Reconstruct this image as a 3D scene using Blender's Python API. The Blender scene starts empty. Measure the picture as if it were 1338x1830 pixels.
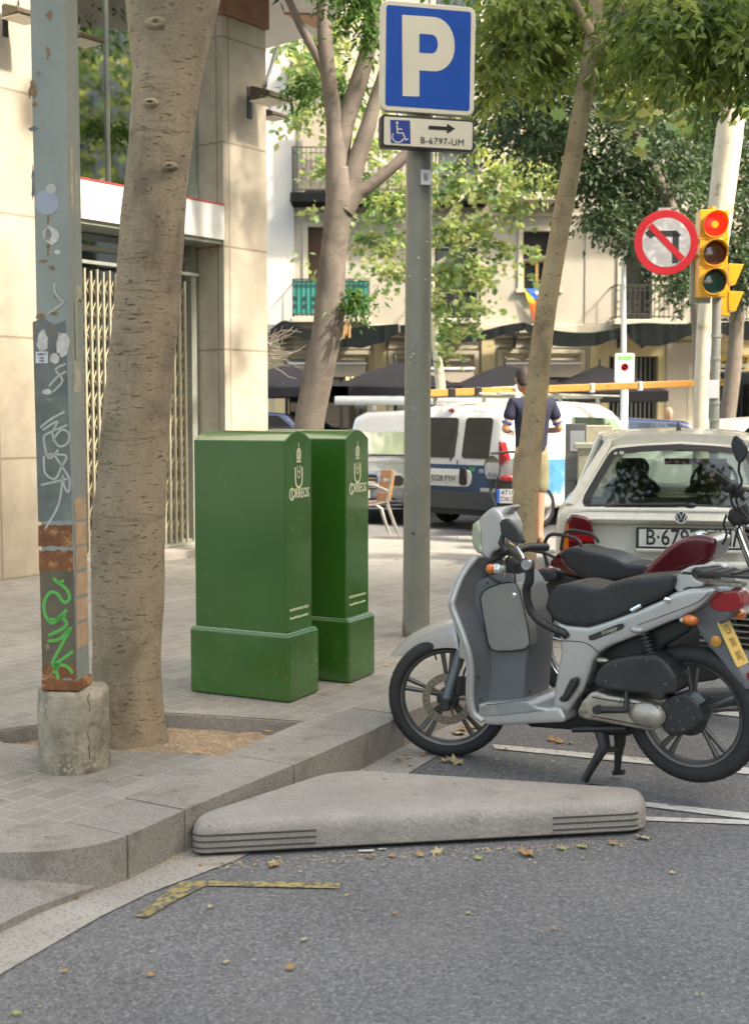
import bpy, bmesh, math, random
import numpy as np
from mathutils import Vector, Matrix, Euler
random.seed(7)
C = bpy.context.scene
R_ = math.radians
# ---------------------------------------------------------------- camera
FPX = 2300.0; HOR = 738.0; CAMH = 1.5
PITCH = math.atan((915-HOR)/FPX); sp, cp = math.sin(PITCH), math.cos(PITCH)
cd = bpy.data.cameras.new('camera'); cam = bpy.data.objects.new('camera', cd); C.collection.objects.link(cam)
cam.location = (0, 0, CAMH); cam.rotation_euler = (math.pi/2-PITCH, 0, 0)
cd.sensor_fit = 'HORIZONTAL'; cd.sensor_width = 36; cd.lens = 36*FPX/1338; cd.clip_start = .05; cd.clip_end = 600
cd.dof.use_dof = True; cd.dof.focus_distance = 6.0; cd.dof.aperture_fstop = 6
C.camera = cam
# ---------------------------------------------------------------- light
SUN_EL, SUN_AZ = R_(43), R_(122)          # azimuth clockwise from +Y (view direction)
w = bpy.data.worlds.new('World'); C.world = w; w.use_nodes = True
wn = w.node_tree.nodes; wl = w.node_tree.links
sky = wn.new('ShaderNodeTexSky'); sky.sky_type = 'NISHITA'; sky.sun_disc = False
sky.sun_elevation = SUN_EL; sky.sun_rotation = SUN_AZ; sky.air_density = 1.0; sky.dust_density = 4; sky.ozone_density = .6
wb = wn.new('ShaderNodeMix'); wb.data_type = 'RGBA'; wb.blend_type = 'MULTIPLY'; wb.inputs[0].default_value = 1; wb.inputs[7].default_value = (1.08, 1.02, .86, 1)   # hazy warm air
wl.new(sky.outputs[0], wb.inputs[6]); wl.new(wb.outputs[2], wn['Background'].inputs[0]); wn['Background'].inputs[1].default_value = .15
sl = bpy.data.lights.new('sun', 'SUN'); sl.energy = 2.0; sl.angle = R_(3.5); sl.color = (1, .92, .79)
so = bpy.data.objects.new('sun', sl); C.collection.objects.link(so)
sd = Vector((math.sin(SUN_AZ)*math.cos(SUN_EL), math.cos(SUN_AZ)*math.cos(SUN_EL), math.sin(SUN_EL)))
so.rotation_euler = sd.to_track_quat('Z', 'Y').to_euler()
C.view_settings.view_transform = 'Standard'; C.view_settings.look = 'None'; C.view_settings.gamma = 1
C.view_settings.exposure = 2.22
C.render.engine = 'CYCLES'
C.cycles.max_bounces = 7; C.cycles.transparent_max_bounces = 12
# ---------------------------------------------------------------- pixel <-> place helpers (photo is 1338 x 1830)
def ray(u, v):
    x = (u-669)/FPX; y = (915-v)/FPX
    return Vector((x, cp+y*sp, -sp+y*cp))
def gz(u, v, z=0.0):
    d = ray(u, v); t = (z-CAMH)/d.z; return Vector((0, 0, CAMH))+d*t
def at(u, v, Y):
    d = ray(u, v); return Vector((0, 0, CAMH))+d*(Y/d.y)
# ---------------------------------------------------------------- materials
MATS = {}
def hexc(c): return tuple(c)+(1,)
def mat(name, col, rough=.6, metal=0, var=.12, vs=3.0, bump=0.0, bs=60.0, coat=0, spec=.5, col2=None, m2=.5, s2=8.0, emit=0, alpha=1, trans=0, speck=None, streak=None, spots=0):
    """col is mottled by noise (var, vs); col2 appears in patches; speck=(colour, scale, threshold)"""
    if name in MATS: return MATS[name]
    m = bpy.data.materials.new(name); m.use_nodes = True; MATS[name] = m
    n = m.node_tree.nodes; l = m.node_tree.links; b = n['Principled BSDF']
    b.inputs['Roughness'].default_value = rough; b.inputs['Metallic'].default_value = metal
    b.inputs['Coat Weight'].default_value = coat; b.inputs['Coat Roughness'].default_value = .08
    b.inputs['Specular IOR Level'].default_value = spec
    tc = n.new('ShaderNodeTexCoord')
    nz = n.new('ShaderNodeTexNoise'); nz.inputs['Scale'].default_value = vs; nz.inputs['Detail'].default_value = 6; nz.inputs['Roughness'].default_value = .6
    l.new(tc.outputs['Object'], nz.inputs['Vector'])
    mr = n.new('ShaderNodeMapRange'); mr.inputs[1].default_value = .3; mr.inputs[2].default_value = .7
    mr.inputs[3].default_value = 1-var; mr.inputs[4].default_value = 1+var; l.new(nz.outputs[0], mr.inputs[0])
    last = None
    rgb = n.new('ShaderNodeRGB'); rgb.outputs[0].default_value = hexc(col); last = rgb.outputs[0]
    if col2:
        n2 = n.new('ShaderNodeTexNoise'); n2.inputs['Scale'].default_value = s2; n2.inputs['Detail'].default_value = 8; n2.inputs['Roughness'].default_value = .65
        if streak:
            mp = n.new('ShaderNodeMapping'); mp.inputs['Scale'].default_value = streak; l.new(tc.outputs['Object'], mp.inputs[0]); l.new(mp.outputs[0], n2.inputs['Vector'])
        else: l.new(tc.outputs['Object'], n2.inputs['Vector'])
        r2 = n.new('ShaderNodeMapRange'); r2.inputs[1].default_value = m2; r2.inputs[2].default_value = m2+.12; l.new(n2.outputs[0], r2.inputs[0])
        mx = n.new('ShaderNodeMix'); mx.data_type = 'RGBA'; mx.inputs[7].default_value = hexc(col2)
        l.new(r2.outputs[0], mx.inputs[0]); l.new(last, mx.inputs[6]); last = mx.outputs[2]
    if speck:
        vo = n.new('ShaderNodeTexVoronoi'); vo.inputs['Scale'].default_value = speck[1]; l.new(tc.outputs['Object'], vo.inputs['Vector'])
        sv = n.new('ShaderNodeSeparateColor'); l.new(vo.outputs['Color'], sv.inputs[0])
        rr = n.new('ShaderNodeMapRange'); rr.inputs[1].default_value = speck[2]; rr.inputs[2].default_value = speck[2]+.06; l.new(sv.outputs[0], rr.inputs[0])
        mx = n.new('ShaderNodeMix'); mx.data_type = 'RGBA'; mx.inputs[7].default_value = hexc(speck[0])
        l.new(rr.outputs[0], mx.inputs[0]); l.new(last, mx.inputs[6]); last = mx.outputs[2]
    if spots:     # chewing-gum and oil spots of uneven size
        vs_ = n.new('ShaderNodeTexVoronoi'); vs_.inputs['Scale'].default_value = spots; l.new(tc.outputs['Object'], vs_.inputs['Vector'])
        sc2 = n.new('ShaderNodeSeparateColor'); l.new(vs_.outputs['Color'], sc2.inputs[0]); mu = n.new('ShaderNodeMath'); mu.operation = 'MULTIPLY'; mu.inputs[1].default_value = .11; l.new(sc2.outputs[0], mu.inputs[0])
        lt = n.new('ShaderNodeMath'); lt.operation = 'LESS_THAN'; l.new(vs_.outputs['Distance'], lt.inputs[0]); l.new(mu.outputs[0], lt.inputs[1]); m5 = n.new('ShaderNodeMath'); m5.operation = 'MULTIPLY'; m5.inputs[1].default_value = .45; l.new(lt.outputs[0], m5.inputs[0])
        mx = n.new('ShaderNodeMix'); mx.data_type = 'RGBA'; mx.inputs[7].default_value = (.05, .045, .04, 1); l.new(m5.outputs[0], mx.inputs[0]); l.new(last, mx.inputs[6]); last = mx.outputs[2]
    vm = n.new('ShaderNodeVectorMath'); vm.operation = 'SCALE'; l.new(last, vm.inputs[0]); l.new(mr.outputs[0], vm.inputs['Scale'])
    l.new(vm.outputs[0], b.inputs['Base Color'])
    if rough > .12:
        mrr = n.new('ShaderNodeMapRange'); mrr.inputs[3].default_value = max(0, rough-.12); mrr.inputs[4].default_value = min(1, rough+.12); l.new(nz.outputs[0], mrr.inputs[0]); l.new(mrr.outputs[0], b.inputs['Roughness'])
    if bump:
        nb = n.new('ShaderNodeTexNoise'); nb.inputs['Scale'].default_value = bs; nb.inputs['Detail'].default_value = 5; l.new(tc.outputs['Object'], nb.inputs['Vector'])
        bp = n.new('ShaderNodeBump'); bp.inputs['Strength'].default_value = bump; bp.inputs['Distance'].default_value = .01; l.new(nb.outputs[0], bp.inputs['Height']); l.new(bp.outputs[0], b.inputs['Normal'])
    if emit: b.inputs['Emission Color'].default_value = hexc(col); b.inputs['Emission Strength'].default_value = emit
    if trans: b.inputs['Transmission Weight'].default_value = trans
    if alpha < 1: b.inputs['Alpha'].default_value = alpha
    return m
def leafmat(name, c1, c2, c3=None, tr=.45):
    m = bpy.data.materials.new(name); m.use_nodes = True; MATS[name] = m
    n = m.node_tree.nodes; l = m.node_tree.links; b = n['Principled BSDF']; out = n['Material Output']
    a = n.new('ShaderNodeAttribute'); a.attribute_name = 'tint'
    cr = n.new('ShaderNodeValToRGB'); cr.color_ramp.elements[0].color = hexc(c1); cr.color_ramp.elements[1].color = hexc(c2)
    if c3: e = cr.color_ramp.elements.new(.93); e.color = hexc(c3); cr.color_ramp.elements[1].position = .85
    l.new(a.outputs['Fac'], cr.inputs[0]); l.new(cr.outputs[0], b.inputs['Base Color']); b.inputs['Roughness'].default_value = .45
    t = n.new('ShaderNodeBsdfTranslucent'); g = n.new('ShaderNodeMix'); g.data_type = 'RGBA'; g.blend_type = 'MULTIPLY'; g.inputs[0].default_value = 1
    l.new(cr.outputs[0], g.inputs[6]); g.inputs[7].default_value = (1.35, 1.4, .8, 1); l.new(g.outputs[2], t.inputs[0])
    ms = n.new('ShaderNodeMixShader'); ms.inputs[0].default_value = tr; l.new(b.outputs[0], ms.inputs[1]); l.new(t.outputs[0], ms.inputs[2]); l.new(ms.outputs[0], out.inputs[0])
    return m
def glassmat(name, tint=(.7, .78, .76), a=.35, rough=.03):
    """clear pane: part see-through, part mirror"""
    m = bpy.data.materials.new(name); m.use_nodes = True; MATS[name] = m
    n = m.node_tree.nodes; l = m.node_tree.links; out = n['Material Output']; n.remove(n['Principled BSDF'])
    gl = n.new('ShaderNodeBsdfGlossy'); gl.inputs['Roughness'].default_value = rough
    tr = n.new('ShaderNodeBsdfTransparent'); tr.inputs[0].default_value = hexc(tint)
    fr = n.new('ShaderNodeLayerWeight'); fr.inputs[0].default_value = .5
    pw = n.new('ShaderNodeMath'); pw.operation = 'POWER'; pw.inputs[1].default_value = 4; l.new(fr.outputs['Facing'], pw.inputs[0])
    ad = n.new('ShaderNodeMath'); ad.operation = 'ADD'; ad.use_clamp = True; ad.inputs[1].default_value = a; l.new(pw.outputs[0], ad.inputs[0])
    ms = n.new('ShaderNodeMixShader'); l.new(ad.outputs[0], ms.inputs[0]); l.new(tr.outputs[0], ms.inputs[1]); l.new(gl.outputs[0], ms.inputs[2]); l.new(ms.outputs[0], out.inputs[0])
    return m
# ---------------------------------------------------------------- mesh builder
def frame(p, r, u):
    r = Vector(r).normalized(); u = Vector(u); u = (u-r*u.dot(r)).normalized(); k = r.cross(u)
    M = Matrix((r, u, k)).transposed().to_4x4(); M.translation = Vector(p); return M
def T(x, y, z, rz=0): return Matrix.Translation((x, y, z)) @ Matrix.Rotation(rz, 4, 'Z')
class MB:
    def __init__(s, M=None): s.v = []; s.f = []; s.M = M or Matrix(); 
    def add(s, vs, fs, M=None):
        M = s.M @ M if M is not None else s.M; k = len(s.v)
        s.v += [tuple(M @ Vector(p)) for p in vs]; s.f += [tuple(i+k for i in f) for f in fs]; return s
    def box(s, c, d, M=None, rot=None):
        x, y, z = d[0]/2, d[1]/2, d[2]/2
        vs = [Vector((a*x, b*y, e*z)) for a in (-1, 1) for b in (-1, 1) for e in (-1, 1)]
        if rot is not None: vs = [Euler(rot).to_matrix() @ p for p in vs]
        vs = [p+Vector(c) for p in vs]
        return s.add(vs, [(0, 1, 3, 2), (4, 6, 7, 5), (0, 4, 5, 1), (2, 3, 7, 6), (0, 2, 6, 4), (1, 5, 7, 3)], M)
    def bb(s, a, b, M=None): return s.box([(a[i]+b[i])/2 for i in range(3)], [abs(b[i]-a[i]) for i in range(3)], M)
    def prism(s, pts, a, b, M=None, ax='y'):
        """outline pts (x,z) [ax y] or (x,y) [ax z] or (y,z) [ax x], extruded from a to b"""
        n = len(pts)
        def q(p, t): return (p[0], t, p[1]) if ax == 'y' else ((p[0], p[1], t) if ax == 'z' else (t, p[0], p[1]))
        ar = sum(pts[i][0]*pts[(i+1) % n][1]-pts[(i+1) % n][0]*pts[i][1] for i in range(n))
        if (ar > 0) == (ax == 'y'): pts = pts[::-1]
        vs = [q(p, a) for p in pts]+[q(p, b) for p in pts]
        fs = [tuple(range(n-1, -1, -1)), tuple(range(n, 2*n))]+[(i, (i+1) % n, n+(i+1) % n, n+i) for i in range(n)]
        if a > b: fs = [f[::-1] for f in fs]
        return s.add(vs, fs, M)
    def tube(s, pts, r, n=10, cap=True, M=None, flat=1.0):
        pts = [Vector(p) for p in pts]; 
        if not isinstance(r, (list, tuple)): r = [r]*len(pts)
        t0 = (pts[1]-pts[0]).normalized(); u = t0.orthogonal().normalized()
        vs = []; fs = []
        for i, p in enumerate(pts):
            t = ((pts[min(i+1, len(pts)-1)]-p).normalized()+(p-pts[max(i-1, 0)]).normalized()).normalized()
            u = (u-t*u.dot(t)).normalized(); w_ = t.cross(u)
            for k in range(n):
                a = 2*math.pi*k/n; vs.append(p+(u*math.cos(a)+w_*math.sin(a)*flat)*r[i])
        for i in range(len(pts)-1):
            for k in range(n): fs.append((i*n+k, i*n+(k+1) % n, (i+1)*n+(k+1) % n, (i+1)*n+k))
        if cap: fs.append(tuple(range(n-1, -1, -1))); fs.append(tuple(range((len(pts)-1)*n, len(pts)*n)))
        return s.add(vs, fs, M)
    def lathe(s, prof, n=24, M=None, closed=False):
        vs = []; fs = []; m = len(prof)
        for i in range(n):
            a = 2*math.pi*i/n
            for (r, z) in prof: vs.append((r*math.cos(a), r*math.sin(a), z))
        for i in range(n):
            j = (i+1) % n
            for k in range(m if closed else m-1): fs.append((i*m+k, j*m+k, j*m+(k+1) % m, i*m+(k+1) % m))
        if not closed:
            if prof[0][0] > 1e-5: fs.append(tuple(i*m for i in range(n-1, -1, -1)))
            if prof[-1][0] > 1e-5: fs.append(tuple(i*m+m-1 for i in range(n)))
        return s.add(vs, fs, M)
    def loft(s, rings, closed=True, cap=True, M=None):
        n = len(rings[0]); vs = [p for r in rings for p in r]; fs = []
        for i in range(len(rings)-1):
            for k in range(n if closed else n-1): fs.append((i*n+k, i*n+(k+1) % n, (i+1)*n+(k+1) % n, (i+1)*n+k))
        if cap: fs.append(tuple(range(n-1, -1, -1))); fs.append(tuple(range((len(rings)-1)*n, len(rings)*n)))
        return s.add(vs, fs, M)
    def ball(s, c, r, n=14, M=None):
        if not isinstance(r, (list, tuple)): r = (r, r, r)
        pr = [(math.sin(math.pi*i/8), -math.cos(math.pi*i/8)) for i in range(9)]
        pr[0] = (0, -1); pr[-1] = (0, 1)
        K = Matrix.Translation(c) @ Matrix.Diagonal((*r, 1))
        return s.lathe(pr, n, (M @ K) if M is not None else K)
    def ribbon(s, pts, wd, M=None, up=(0, 0, 1), th=.0008):
        """flat paint stroke lying in the local xy plane"""
        pts = [Vector((p[0], p[1], 0)) for p in pts]; vs = []; fs = []
        for i, p in enumerate(pts):
            t = (pts[min(i+1, len(pts)-1)]-pts[max(i-1, 0)]).normalized(); nn = Vector((-t.y, t.x, 0))
            ww = wd[i] if isinstance(wd, (list, tuple)) else wd
            vs += [p-nn*ww/2+Vector((0, 0, th)), p+nn*ww/2+Vector((0, 0, th))]
        for i in range(len(pts)-1): fs.append((2*i, 2*i+2, 2*i+3, 2*i+1))
        return s.add(vs, fs, M)
W_ = {}          # world matrix of every empty
def wm(o):
    if o is None: return Matrix()
    if o.name in W_: return W_[o.name]
    return wm(o.parent)
def link(o): C.collection.objects.link(o); return o
def obj(name, mb, m, parent=None, world=False, smooth=35, bevel=0, bseg=2, soft=None, sub=0, label=None, cat=None, group=None, kind=None, fixn=True):
    me = bpy.data.meshes.new(name)
    vs = mb.v
    if world and parent is not None:
        I = wm(parent).inverted(); vs = [tuple(I @ Vector(p)) for p in vs]
    me.from_pydata(vs, [], mb.f); me.validate()
    for k in (m if isinstance(m, (list, tuple)) else [m]): me.materials.append(k)
    o = link(bpy.data.objects.new(name, me)); o.parent = parent
    if fixn:
        bm = bmesh.new(); bm.from_mesh(me); bmesh.ops.recalc_face_normals(bm, faces=bm.faces); bm.to_mesh(me); bm.free()
    if soft:
        r = o.modifiers.new('r', 'REMESH'); r.mode = 'VOXEL'; r.voxel_size = soft[0]; r.use_smooth_shade = True
        k = o.modifiers.new('s', 'SMOOTH'); k.factor = .6; k.iterations = soft[1]
    elif smooth:
        for p in me.polygons: p.use_smooth = True
        me.set_sharp_from_angle(angle=R_(smooth))
    if bevel:
        b = o.modifiers.new('b', 'BEVEL'); b.width = bevel; b.segments = bseg; b.limit_method = 'ANGLE'; b.angle_limit = R_(40); b.harden_normals = True
    if sub:
        q = o.modifiers.new('d', 'SUBSURF'); q.levels = q.render_levels = sub
    tag(o, label, cat, group, kind); return o
def tag(o, label=None, cat=None, group=None, kind=None):
    if label: o['label'] = label
    if cat: o['category'] = cat
    if group: o['group'] = group
    if kind: o['kind'] = kind
    return o
def thing(name, label, cat, loc=(0, 0, 0), rz=0, group=None):
    o = link(bpy.data.objects.new(name, None)); o.location = loc; o.rotation_euler = (0, 0, rz); o.empty_display_size = .1
    W_[o.name] = T(*loc, rz); return tag(o, label, cat, group)
def text(s, size, M, m, parent, name='lettering', world=True, ext=.0006, sx=1, align='CENTER', bold=0, shear=0, spacing=1.0):
    c = bpy.data.curves.new('t', 'FONT'); c.body = s; c.size = size; c.align_x = align; c.align_y = 'CENTER'; c.extrude = ext; c.resolution_u = 3; c.offset = bold; c.shear = shear; c.space_character = spacing
    o = bpy.data.objects.new('t', c); me = bpy.data.meshes.new_from_object(o); bpy.data.objects.remove(o)
    K = M @ Matrix.Diagonal((sx, 1, 1, 1))
    if world and parent is not None: K = wm(parent).inverted() @ K
    me.transform(K); me.materials.clear(); me.materials.append(m); me.name = name
    o = link(bpy.data.objects.new(name, me)); o.parent = parent; return o
def copy_tree(o, parent=None):
    c = o.copy(); link(c); c.parent = parent
    if o.name in W_: W_[c.name] = W_[o.name]
    for ch in [x for x in C.objects if x.parent == o]: copy_tree(ch, c)
    return c
def interp(tab, t):
    for (a, b) in zip(tab, tab[1:]):
        if a[0] <= t <= b[0]:
            k = (t-a[0])/(b[0]-a[0]+1e-9); return [a[i]+(b[i]-a[i])*k for i in range(len(a))]
    return list(tab[-1] if t > tab[-1][0] else tab[0])
def catmull(pts, per=6, closed=False):
    P = [Vector(p) if len(p) == 3 else Vector((p[0], p[1], 0)) for p in pts]; n = len(P); out = []
    rng = range(n) if closed else range(n-1)
    for i in rng:
        p0 = P[(i-1) % n] if closed or i > 0 else P[0]; p1 = P[i]; p2 = P[(i+1) % n]; p3 = P[(i+2) % n] if closed or i+2 < n else P[-1]
        for k in range(per):
            t = k/per; out.append(.5*((2*p1)+(-p0+p2)*t+(2*p0-5*p1+4*p2-p3)*t*t+(-p0+3*p1-3*p2+p3)*t**3))
    if not closed: out.append(P[-1])
    return out
def rrect(w_, h, r, n=5, cx=0, cy=0):
    o = []
    for (sx, sy, a0) in ((1, 1, 0), (-1, 1, 90), (-1, -1, 180), (1, -1, 270)):
        for k in range(n+1):
            a = R_(a0+90*k/n); o.append((cx+sx*(w_/2-r)+r*math.cos(a), cy+sy*(h/2-r)+r*math.sin(a)))
    return o
def ell(rx, ry, n=20, cx=0, cy=0): return [(cx+rx*math.cos(2*math.pi*i/n), cy+ry*math.sin(2*math.pi*i/n)) for i in range(n)]
def skin(name, verts, edges, radii, m, parent=None, sub=2, root=0):
    me = bpy.data.meshes.new(name); me.from_pydata([tuple(v) for v in verts], edges, []); me.materials.append(m)
    o = link(bpy.data.objects.new(name, me)); o.parent = parent
    md = o.modifiers.new('k', 'SKIN'); md.use_smooth_shade = True
    sv = me.skin_vertices[0].data
    for i, r in enumerate(radii): sv[i].radius = r if isinstance(r, tuple) else (r, r)
    sv[root].use_root = True
    s_ = o.modifiers.new('d', 'SUBSURF'); s_.levels = s_.render_levels = sub
    return o
# ================================================================ MATERIALS
def asphalt():
    m = bpy.data.materials.new('asphalt'); m.use_nodes = True; n = m.node_tree.nodes; l = m.node_tree.links; b = n['Principled BSDF']
    tc = n.new('ShaderNodeTexCoord'); P = tc.outputs['Object']
    vo = n.new('ShaderNodeTexVoronoi'); vo.inputs['Scale'].default_value = 135; l.new(P, vo.inputs['Vector'])
    sc = n.new('ShaderNodeSeparateColor'); l.new(vo.outputs['Color'], sc.inputs[0])
    cr = n.new('ShaderNodeValToRGB'); e = cr.color_ramp.elements; e[0].position = 0; e[0].color = (.078, .076, .076, 1); e[1].position = 1; e[1].color = (.22, .216, .213, 1)
    k = e.new(.45); k.color = (.125, .122, .122, 1); k = e.new(.85); k.color = (.16, .157, .155, 1); l.new(sc.outputs[0], cr.inputs[0])
    n1 = n.new('ShaderNodeTexNoise'); n1.inputs['Scale'].default_value = 1.1; n1.inputs['Detail'].default_value = 7; l.new(P, n1.inputs['Vector'])
    m1 = n.new('ShaderNodeMapRange'); m1.inputs[1].default_value = .3; m1.inputs[2].default_value = .7; m1.inputs[3].default_value = .82; m1.inputs[4].default_value = 1.22; l.new(n1.outputs[0], m1.inputs[0])
    n3 = n.new('ShaderNodeTexNoise'); n3.inputs['Scale'].default_value = 40; n3.inputs['Detail'].default_value = 4; l.new(P, n3.inputs['Vector'])
    m3 = n.new('ShaderNodeMapRange'); m3.inputs[1].default_value = .3; m3.inputs[2].default_value = .7; m3.inputs[3].default_value = .98; m3.inputs[4].default_value = 1.3; l.new(n3.outputs[0], m3.inputs[0])
    mm = n.new('ShaderNodeMath'); mm.operation = 'MULTIPLY'; l.new(m1.outputs[0], mm.inputs[0]); l.new(m3.outputs[0], mm.inputs[1])
    vm = n.new('ShaderNodeVectorMath'); vm.operation = 'SCALE'; l.new(cr.outputs[0], vm.inputs[0]); l.new(mm.outputs[0], vm.inputs['Scale'])
    n2 = n.new('ShaderNodeTexNoise'); n2.inputs['Scale'].default_value = 2.2; n2.inputs['Detail'].default_value = 9; n2.inputs['Roughness'].default_value = .7; l.new(P, n2.inputs['Vector'])
    r2 = n.new('ShaderNodeMapRange'); r2.inputs[1].default_value = .52; r2.inputs[2].default_value = .72; r2.inputs[4].default_value = .5; l.new(n2.outputs[0], r2.inputs[0])
    mx = n.new('ShaderNodeMix'); mx.data_type = 'RGBA'; mx.inputs[7].default_value = (.15, .135, .12, 1); l.new(r2.outputs[0], mx.inputs[0]); l.new(vm.outputs[0], mx.inputs[6])
    l.new(mx.outputs[2], b.inputs['Base Color']); b.inputs['Roughness'].default_value = .8
    bp = n.new('ShaderNodeBump'); bp.inputs['Strength'].default_value = .55; bp.inputs['Distance'].default_value = .004; l.new(vo.outputs['Distance'], bp.inputs['Height']); bp.invert = True
    l.new(bp.outputs[0], b.inputs['Normal']); return m
def paving(rot):
    m = bpy.data.materials.new('paving'); m.use_nodes = True; n = m.node_tree.nodes; l = m.node_tree.links; b = n['Principled BSDF']
    tc = n.new('ShaderNodeTexCoord'); mp = n.new('ShaderNodeMapping'); mp.inputs['Rotation'].default_value = (0, 0, rot); l.new(tc.outputs['Object'], mp.inputs[0])
    wv = n.new('ShaderNodeTexNoise'); wv.inputs['Scale'].default_value = 1.2; l.new(tc.outputs['Object'], wv.inputs['Vector'])
    ad = n.new('ShaderNodeVectorMath'); ad.operation = 'MULTIPLY_ADD'; ad.inputs[1].default_value = (.012, .012, 0); l.new(wv.outputs['Color'], ad.inputs[0]); l.new(mp.outputs[0], ad.inputs[2])
    br = n.new('ShaderNodeTexBrick'); l.new(ad.outputs[0], br.inputs['Vector']); br.inputs['Scale'].default_value = 1
    br.inputs['Brick Width'].default_value = .15; br.inputs['Row Height'].default_value = .1; br.inputs['Mortar Size'].default_value = .0055; br.inputs['Mortar Smooth'].default_value = .3; br.inputs['Bias'].default_value = .0
    br.inputs['Color1'].default_value = (.225, .21, .182, 1); br.inputs['Color2'].default_value = (.285, .267, .236, 1); br.inputs['Mortar'].default_value = (.33, .31, .28, 1)
    n1 = n.new('ShaderNodeTexNoise'); n1.inputs['Scale'].default_value = .9; n1.inputs['Detail'].default_value = 8; n1.inputs['Roughness'].default_value = .6; l.new(tc.outputs['Object'], n1.inputs['Vector'])
    m1 = n.new('ShaderNodeMapRange'); m1.inputs[1].default_value = .3; m1.inputs[2].default_value = .7; m1.inputs[3].default_value = .74; m1.inputs[4].default_value = 1.25; l.new(n1.outputs[0], m1.inputs[0])
    n3 = n.new('ShaderNodeTexNoise'); n3.inputs['Scale'].default_value = 120; n3.inputs['Detail'].default_value = 3; l.new(tc.outputs['Object'], n3.inputs['Vector'])
    m3 = n.new('ShaderNodeMapRange'); m3.inputs[1].default_value = .3; m3.inputs[2].default_value = .7; m3.inputs[3].default_value = .85; m3.inputs[4].default_value = 1.15; l.new(n3.outputs[0], m3.inputs[0])
    mm = n.new('ShaderNodeMath'); mm.operation = 'MULTIPLY'; l.new(m1.outputs[0], mm.inputs[0]); l.new(m3.outputs[0], mm.inputs[1])
    vm = n.new('ShaderNodeVectorMath'); vm.operation = 'SCALE'; l.new(br.outputs['Color'], vm.inputs[0]); l.new(mm.outputs[0], vm.inputs['Scale']); l.new(vm.outputs[0], b.inputs['Base Color'])
    vs_ = n.new('ShaderNodeTexVoronoi'); vs_.inputs['Scale'].default_value = 3.2; l.new(tc.outputs['Object'], vs_.inputs['Vector'])
    sc2 = n.new('ShaderNodeSeparateColor'); l.new(vs_.outputs['Color'], sc2.inputs[0]); mu = n.new('ShaderNodeMath'); mu.operation = 'MULTIPLY'; mu.inputs[1].default_value = .09; l.new(sc2.outputs[0], mu.inputs[0])
    lt = n.new('ShaderNodeMath'); lt.operation = 'LESS_THAN'; l.new(vs_.outputs['Distance'], lt.inputs[0]); l.new(mu.outputs[0], lt.inputs[1]); m5 = n.new('ShaderNodeMath'); m5.operation = 'MULTIPLY'; m5.inputs[1].default_value = .4; l.new(lt.outputs[0], m5.inputs[0])
    mx = n.new('ShaderNodeMix'); mx.data_type = 'RGBA'; mx.inputs[7].default_value = (.05, .045, .04, 1); l.new(m5.outputs[0], mx.inputs[0]); l.new(vm.outputs[0], mx.inputs[6]); l.new(mx.outputs[2], b.inputs['Base Color'])
    b.inputs['Roughness'].default_value = .75
    bp = n.new('ShaderNodeBump'); bp.inputs['Strength'].default_value = .6; bp.inputs['Distance'].default_value = .006; bp.invert = True; l.new(br.outputs['Fac'], bp.inputs['Height'])
    bq = n.new('ShaderNodeBump'); bq.inputs['Strength'].default_value = .2; bq.inputs['Distance'].default_value = .004; l.new(n3.outputs[0], bq.inputs['Height']); l.new(bp.outputs[0], bq.inputs['Normal']); l.new(bq.outputs[0], b.inputs['Normal'])
    return m
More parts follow.
